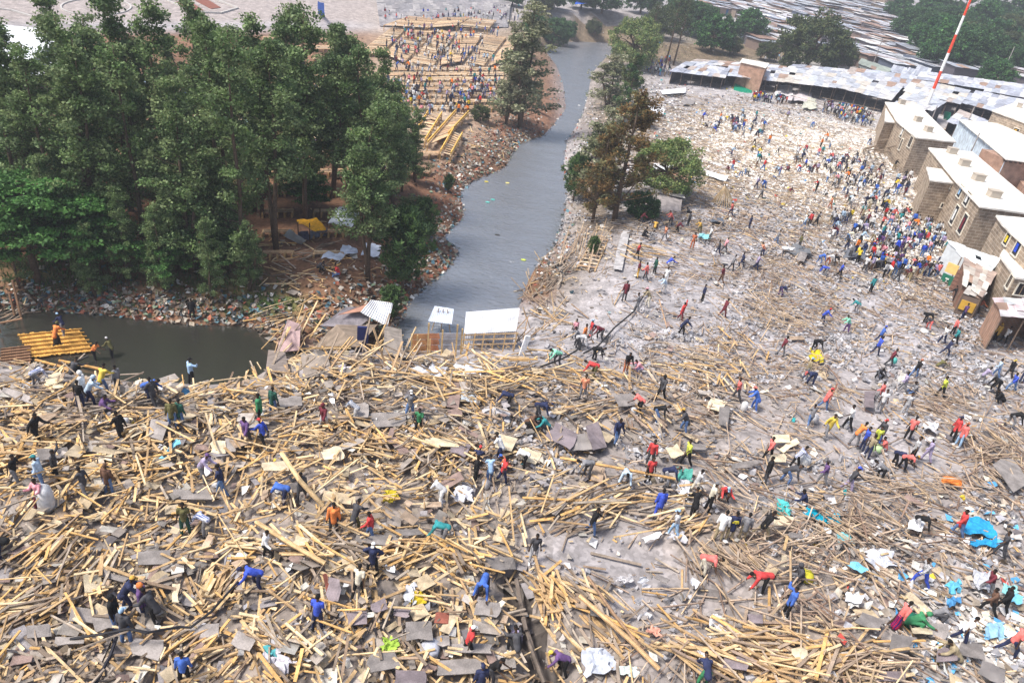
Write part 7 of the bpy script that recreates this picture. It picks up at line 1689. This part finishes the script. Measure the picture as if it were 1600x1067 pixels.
for i, (x0, x1, c) in enumerate([(642,665,(.5,.26,.12)),(665,684,(.5,.22,.12)),(684,718,(.58,.58,.62))]):
    b = MB(); a_, b_ = up(x0, 552, .25), up(x1, 552, .25)
    for z in (0, .45, .9): b.bar(tuple(a_+np.array([0, .05*i, z+.15])), tuple(b_+np.array([0, .05*i, z+.15])), .03, .4, tuple(v*(1-.12*(z > .4)) for v in c))
    b.build('sheet', M['board'], t)
for x, h in ((643,1.6),(652,1.5),(668,2.4),(672,1.2),(690,1.9),(712,2.3),(720,2.0)):
    b = MB(); b.bar(tuple(up(x, 554, -.2)), tuple(up(x-2, 554, h)), .1, .07, (.6,.42,.2)); b.build('post', M['wood'], t)
P = up(691, 500, .0); P = np.array(W3(690, 494, WATER+1.2))
b = MB(); c0 = P; b.sheet([tuple(c0+np.array(q)) for q in ((-.9,-.7,-.2),(.9,-.8,-.1),(.8,.7,.4),(-.7,.8,.35))], 12, .03, .012, (.6,.66,.8)); o = b.build('corrugated_sheet', M['metal'], None, org=tuple(c0)); tag(o, 'small pale corrugated sheet propped over the river left of the white roof', 'sheet')
for dx in (-.7, .1, .9):
    b = MB(); b.tube([tuple(c0+np.array([dx, -.3, -1.6])), tuple(c0+np.array([dx*.4, .3, .5]))], [.04, .04], 6, col=(.4,.3,.2)); tag(b.build('thin_pole', M['wood'], None, org=tuple(c0)), 'thin pole standing in the river under the small pale sheet', 'pole', 'poles under the small sheet')
# collapsed shack left of it with white sheet corner
t = thing('collapsed_shack', tuple(up(560, 560, 0)), 'collapsed brown shack with a bright white sheet on its roof corner by the near bank', 'shack')
for i, (px, hs, c, cr) in enumerate([([(492,548),(560,552),(590,526),(524,522)], [.4,.5,1.1,.9], (.24,.19,.15), 0), ([(500,530),(560,534),(596,512),(540,508)], [1.1,1.2,1.7,1.5], (.24,.22,.24), 0), ([(598,560),(630,562),(626,536),(600,532)], [.3,.3,1.2,1.3], (.3,.26,.23), 0), ([(415,592),(452,590),(446,566),(420,564)], [.4,.4,.8,.9], (.26,.22,.2), 0), ([(475,596),(520,594),(512,572),(470,572)], [.3,.3,.7,.8], (.27,.23,.2), 0), ([(432,560),(468,556),(470,530),(450,526)], [.5,.5,1.2,1.4], (.5,.36,.36), 0)]):
    q = [up(p[0], p[1], h) for p, h in zip(px, hs)]; b = MB(); b.slab([tuple(p) for p in ccw([tuple(p) for p in q])], .05, c); b.build('panel', M['board'], t)
b = MB(); q = [up(562, 524, 1.9), up(604, 536, 1.4), up(612, 512, 2.1), up(578, 510, 2.2)]; b.sheet([tuple(p) for p in q], 12, .03, .012, (.82,.83,.86)); b.build('white_sheet', M['metal'], t)
b = MB(); q = [up(528, 522, 1.6), up(566, 522, 1.9), up(612, 508, 2.0), up(580, 505, 1.8)]; b.slab([tuple(p) for p in ccw([tuple(p) for p in q])], .04, (.46,.25,.18)); b.build('rust_sheet', M['metal'], t)
b = MB(); q0 = up(566, 548, 0); b.box(tuple(q0+np.array([0, 0, 1.0])), (.35, .08, .8), .2, col=(.02,.03,.12)); b.build('hanging_cloth', M['cloth'], t)
rr_ = random.Random(3)
for i in range(46):
    x = rr_.uniform(395, 640); y = rr_.uniform(528, 600); a = rr_.uniform(-60, 60); L = rr_.uniform(20, 60)
    x2, y2 = x+L*math.cos(math.radians(a)), y-abs(L*math.sin(math.radians(a)))
    A_, B_2 = up(x, y, rr_.uniform(0, .5)), up(x2, max(y2, 508), rr_.uniform(.6, 2.2))
    if river_sd(B_2[:1], B_2[1:2])[0] < -.5: B_2 = A_+np.array([rr_.uniform(-1, 1), .6, rr_.uniform(1.2, 2.2)])
    b = MB(); b.bar(tuple(A_), tuple(B_2), rr_.choice([.06, .09, .12]), .05, rr_.choice([(.62,.42,.2),(.5,.34,.2),(.34,.27,.21),(.66,.5,.3)]))
    o = b.build('leaning_timber', M['wood'], None, org=tuple(A_)); tag(o, 'bare timber sticking up from the collapsed shacks by the near bank', 'timber', 'timbers sticking up by the near bank')
for i in range(40):
    x = rr_.uniform(790, 880); y = rr_.uniform(430, 550); A_ = up(x, y, .1)
    if river_sd(A_[:1], A_[1:2])[0] < 0: continue
    a = rr_.uniform(0, PI); L = rr_.uniform(.8, 2.4); b = MB(); b.bar(tuple(A_), tuple(A_+np.array([math.cos(a)*L, math.sin(a)*L*.5, rr_.uniform(.2, 2.0)])), .07, .05, rr_.choice([(.45,.3,.18),(.55,.4,.24),(.33,.25,.19)]))
    o = b.build('leaning_timber', M['wood'], None, org=tuple(A_)); tag(o, 'timber of the broken frames on the bank right of the white roofed shack', 'timber', 'broken frame timbers right of the shack')
b = MB(); q0 = up(817, 556, 0); b.box(tuple(q0+np.array([0, 0, .75])), (.17, .06, .75), .3, .15, 0, (.82,.82,.84)); o = b.build('mattress_board', M['cloth'], None, org=tuple(q0)); tag(o, 'narrow white mattress like board standing right of the white roofed shack', 'panel')
# floating timber decks at far left
def deck(px, z, lab, n, c, mat_='wood', seed=1):
    r2 = random.Random(seed); q = [np.array(W3(p[0], p[1], WATER+z)) for p in px]; cc = np.mean(q, 0); t = thing('floating_wall_panel', tuple(cc), lab, 'raft')
    P = lambda a, b: (q[0]*(1-a)+q[1]*a)*(1-b)+(q[3]*(1-a)+q[2]*a)*b
    b = MB()
    for i in range(n):
        a0, a1 = (i+.06)/n, (i+.94)/n; e0, e1 = r2.uniform(-.03, .02), 1+r2.uniform(-.03, .04); k = r2.uniform(.7, 1.15)
        V = [P(a0, e0), P(a1, e0), P(a1, e1), P(a0, e1)]; b.slab([tuple(v+np.array([0, 0, r2.uniform(0, .03)])) for v in ccw([tuple(v) for v in V])], .05, tuple(v*k for v in c))
    b.build('boards', M[mat_], t)
    for j in range(6):
        f = (j+.5)/6; b = MB(); b.bar(tuple(P(-.02, f)+np.array([0, 0, .08])), tuple(P(1.05, f)+np.array([0, 0, .08])), .08, .07, tuple(v*.75 for v in c)); b.build('batten', M[mat_], t)
deck([(50,558),(145,548),(122,513),(28,523)], .15, 'floating orange timber wall panel with two people on it', 26, (.62,.34,.08), seed=2)
deck([(0,572),(48,566),(46,540),(2,545)], .2, 'dull brown floating wall panel left of the orange one', 14, (.3,.17,.1), seed=3)
for i, (a, b_, l) in enumerate([((85,580,.1),(138,556,.5),'dark thin pole from the water to the floating panel'),((55,562,.2),(115,578,.2),'orange thin beam in the water below the floating panel'),((92,563,.2),(160,577,.2),'second orange beam in the water near the waders'),((34,500,-.2),(32,470,3),'upright brown post standing at the left river edge'),((24,498,-.2),(22,476,2),'lighter post beside the brown post in the river'),((0,505,.5),(35,498,.6),'horizontal beam tied to the posts at the left edge'),((0,520,.2),(30,500,2),'slanting beam at the left river edge')]):
    A_, B_2 = np.array(W3(a[0], a[1], WATER+a[2])), np.array(W3(b_[0], b_[1], WATER+b_[2])); b = MB()
    if b_[2] >= 2: B_2 = A_+np.array([0, 0, b_[2]])
    b.bar(tuple(A_), tuple(B_2), .12, .1, (.34,.2,.12) if i > 2 else ((.04,.04,.04) if i == 0 else (.6,.34,.12))); tag(b.build('water_beam', M['wood'], None, org=tuple(A_)), l, 'beam')
# floating scraps on the river
for i, (x, y, c, l) in enumerate([(760,284,(.6,.5,.08),'yellow scrap floating on the river'),(793,286,(.7,.6,.2),'pale yellow scrap floating on the river'),(770,312,(.1,.45,.4),'turquoise scrap floating on the river'),(762,316,(.12,.5,.45),'small turquoise bag floating on the river'),(777,367,(.05,.05,.05),'dark clump in the middle of the river'),(818,406,(.5,.6,.1),'lime scrap near the right bank'),(905,165,(.75,.75,.75),'white foam scrap on the upper river'),(870,128,(.7,.7,.7),'white scrap below the bend'),(310,560,(.6,.6,.6),'x')]):
    if l == 'x': continue
    P = np.array(W3(x, y, WATER+.04)); b = MB(); b.ell((P[0], P[1], P[2]), (.28, .18, .07), 7, 5, c); tag(b.build('floating_scrap', M['cloth'], None, org=tuple(P)), l, 'scrap')
# tarpaulin hut under the trees
t0_ = up(487, 380, 0); t = thing('tarpaulin_hut', tuple(t0_), 'makeshift hut with an orange sheet and a blue grey plastic wall under the trees', 'hut')
def clothpart(px, hs, col, nm, par, sag=.15, n=6):
    o = cloth(nm, px, hs, col, None, None, sag, n, fld=ground); v = np.array(o.location)-np.array(ORG[par.name]); o.location = v; o.parent = par
    return o
clothpart([(484,374),(511,368),(511,356),(484,360)], [0,0,1.0,1.0], (.2,.24,.34), 'plastic_wall', t, .1)
clothpart([(466,374),(484,376),(482,360),(466,362)], [0,0,.9,.9], (.12,.13,.2), 'plastic_wall', t, .1)
clothpart([(484,362),(511,356),(495,340),(463,344)], [1.2,1.2,1.6,1.5], (.8,.4,.02), 'orange_sheet', t, .25)
for x, y in ((484,378),(511,370),(466,376),(500,352)): b = MB(); p = up(x, y, 0); b.tube([tuple(p), tuple(p+np.array([0, 0, 1.7]))], [.05, .05], 6, col=(.12,.08,.06)); b.build('post', M['wood'], t)
cloth('white_sheet', [(512,348),(548,356),(562,334),(530,322)], 1.8, (.66,.7,.76), 'pale sheet roof right of the orange tarpaulin', 'sheet', .2, m_='metal')
for x, y in ((514,352),(546,358),(560,336)): polething('hut_post', [(x, y, 0), (x, y-1, 1.8)], 'dark post holding the pale sheet roof right of the orange tarpaulin', 'post', .05, 'posts of the pale sheet roof')
cloth('grey_sheet', [(442,368),(470,382),(478,376),(452,358)], [.3,.2,.8,.9], (.3,.34,.38), 'grey corrugated sheet leaning left of the orange tarpaulin', 'sheet', .08, m_='metal')
for px, l in (([(500,402),(530,408),(540,398),(512,392)], 'pale blue sheet on poles below the hut'), ([(528,398),(560,396),(556,386),(536,384)], 'white sheet right of the pale blue one below the hut'), ([(565,398),(590,402),(596,384),(572,380)], 'crumpled white roofing sheet by the slender tree')):
    cloth('roofing_sheet', px, [.3,.3,.7,.7], (.62,.68,.8), l, 'sheet', .18, m_='metal')
# slanting walkway with wooden steps on the near bank
t, P_ = stall([(902,418),(930,422),(958,356),(938,352)], 'ladder like timber ramp on the bank under the brown conifer', 13, .25, 2, .3, None, 1.1, nm='timber_ramp')
panel([(958,420),(972,422),(984,362),(972,360)], .3, (.4,.39,.4), 'narrow grey walkway strip beside the timber ramp', nm='walkway')
for i in range(34):
    x = rr_.uniform(870, 940); y = rr_.uniform(380, 430); A_ = up(x, y, .2)
    if river_sd(A_[:1], A_[1:2])[0] < 0: continue
    b = MB(); b.tube([tuple(A_), tuple(A_+np.array([rr_.uniform(.2, 1.4), rr_.uniform(1.5, 4), rr_.uniform(.6, 1.6)]))], [.045, .035], 5, col=rr_.choice([(.42,.3,.2),(.5,.38,.26),(.36,.27,.2)])); tag(b.build('bank_pole', M['wood'], None, org=tuple(A_)), 'thin pole of the lattice leaning down the bank under the brown conifer', 'pole', 'lattice poles on the near bank')
# cone of poles, fallen roof
for i in range(30):
    a = i*.21; A_ = up(1130, 322, .1)+np.array([math.cos(a)*1.5, math.sin(a)*1.3, 0]); T_ = up(1124, 322, 2.6); b = MB(); b.tube([tuple(A_), tuple(T_+(T_-A_)*.12)], [.05, .04], 5, col=rr_.choice([(.6,.45,.28),(.5,.36,.22),(.66,.52,.34)])); tag(b.build('stacked_pole', M['wood'], None, org=tuple(A_)), 'tan pole stacked in the cone right of the fallen roof', 'pole', 'cone of stacked poles')
t = thing('fallen_roof', tuple(up(1040, 330, 0)), 'fallen hut with a grey wall and bent roof sheet beside the brown conifer', 'hut')
for px, hs, c in (([(1008,330),(1062,340),(1062,322),(1015,314)], [.2,.2,1.4,1.5], (.3,.27,.27)), ([(1010,318),(1066,328),(1050,306),(1020,302)], [1.5,1.4,1.5,1.6], (.42,.4,.4)), ([(1045,300),(1075,292),(1068,276),(1040,282)], [.5,.6,1.8,1.6], (.34,.2,.14))):
    q = [up(p[0], p[1], h) for p, h in zip(px, hs)]; b = MB(); b.slab([tuple(p) for p in ccw([tuple(p) for p in q])], .05, c); b.build('panel', M['board'], t)
# back lettering on the navy jacket is worn by the person; small yellow patch set on the cloth
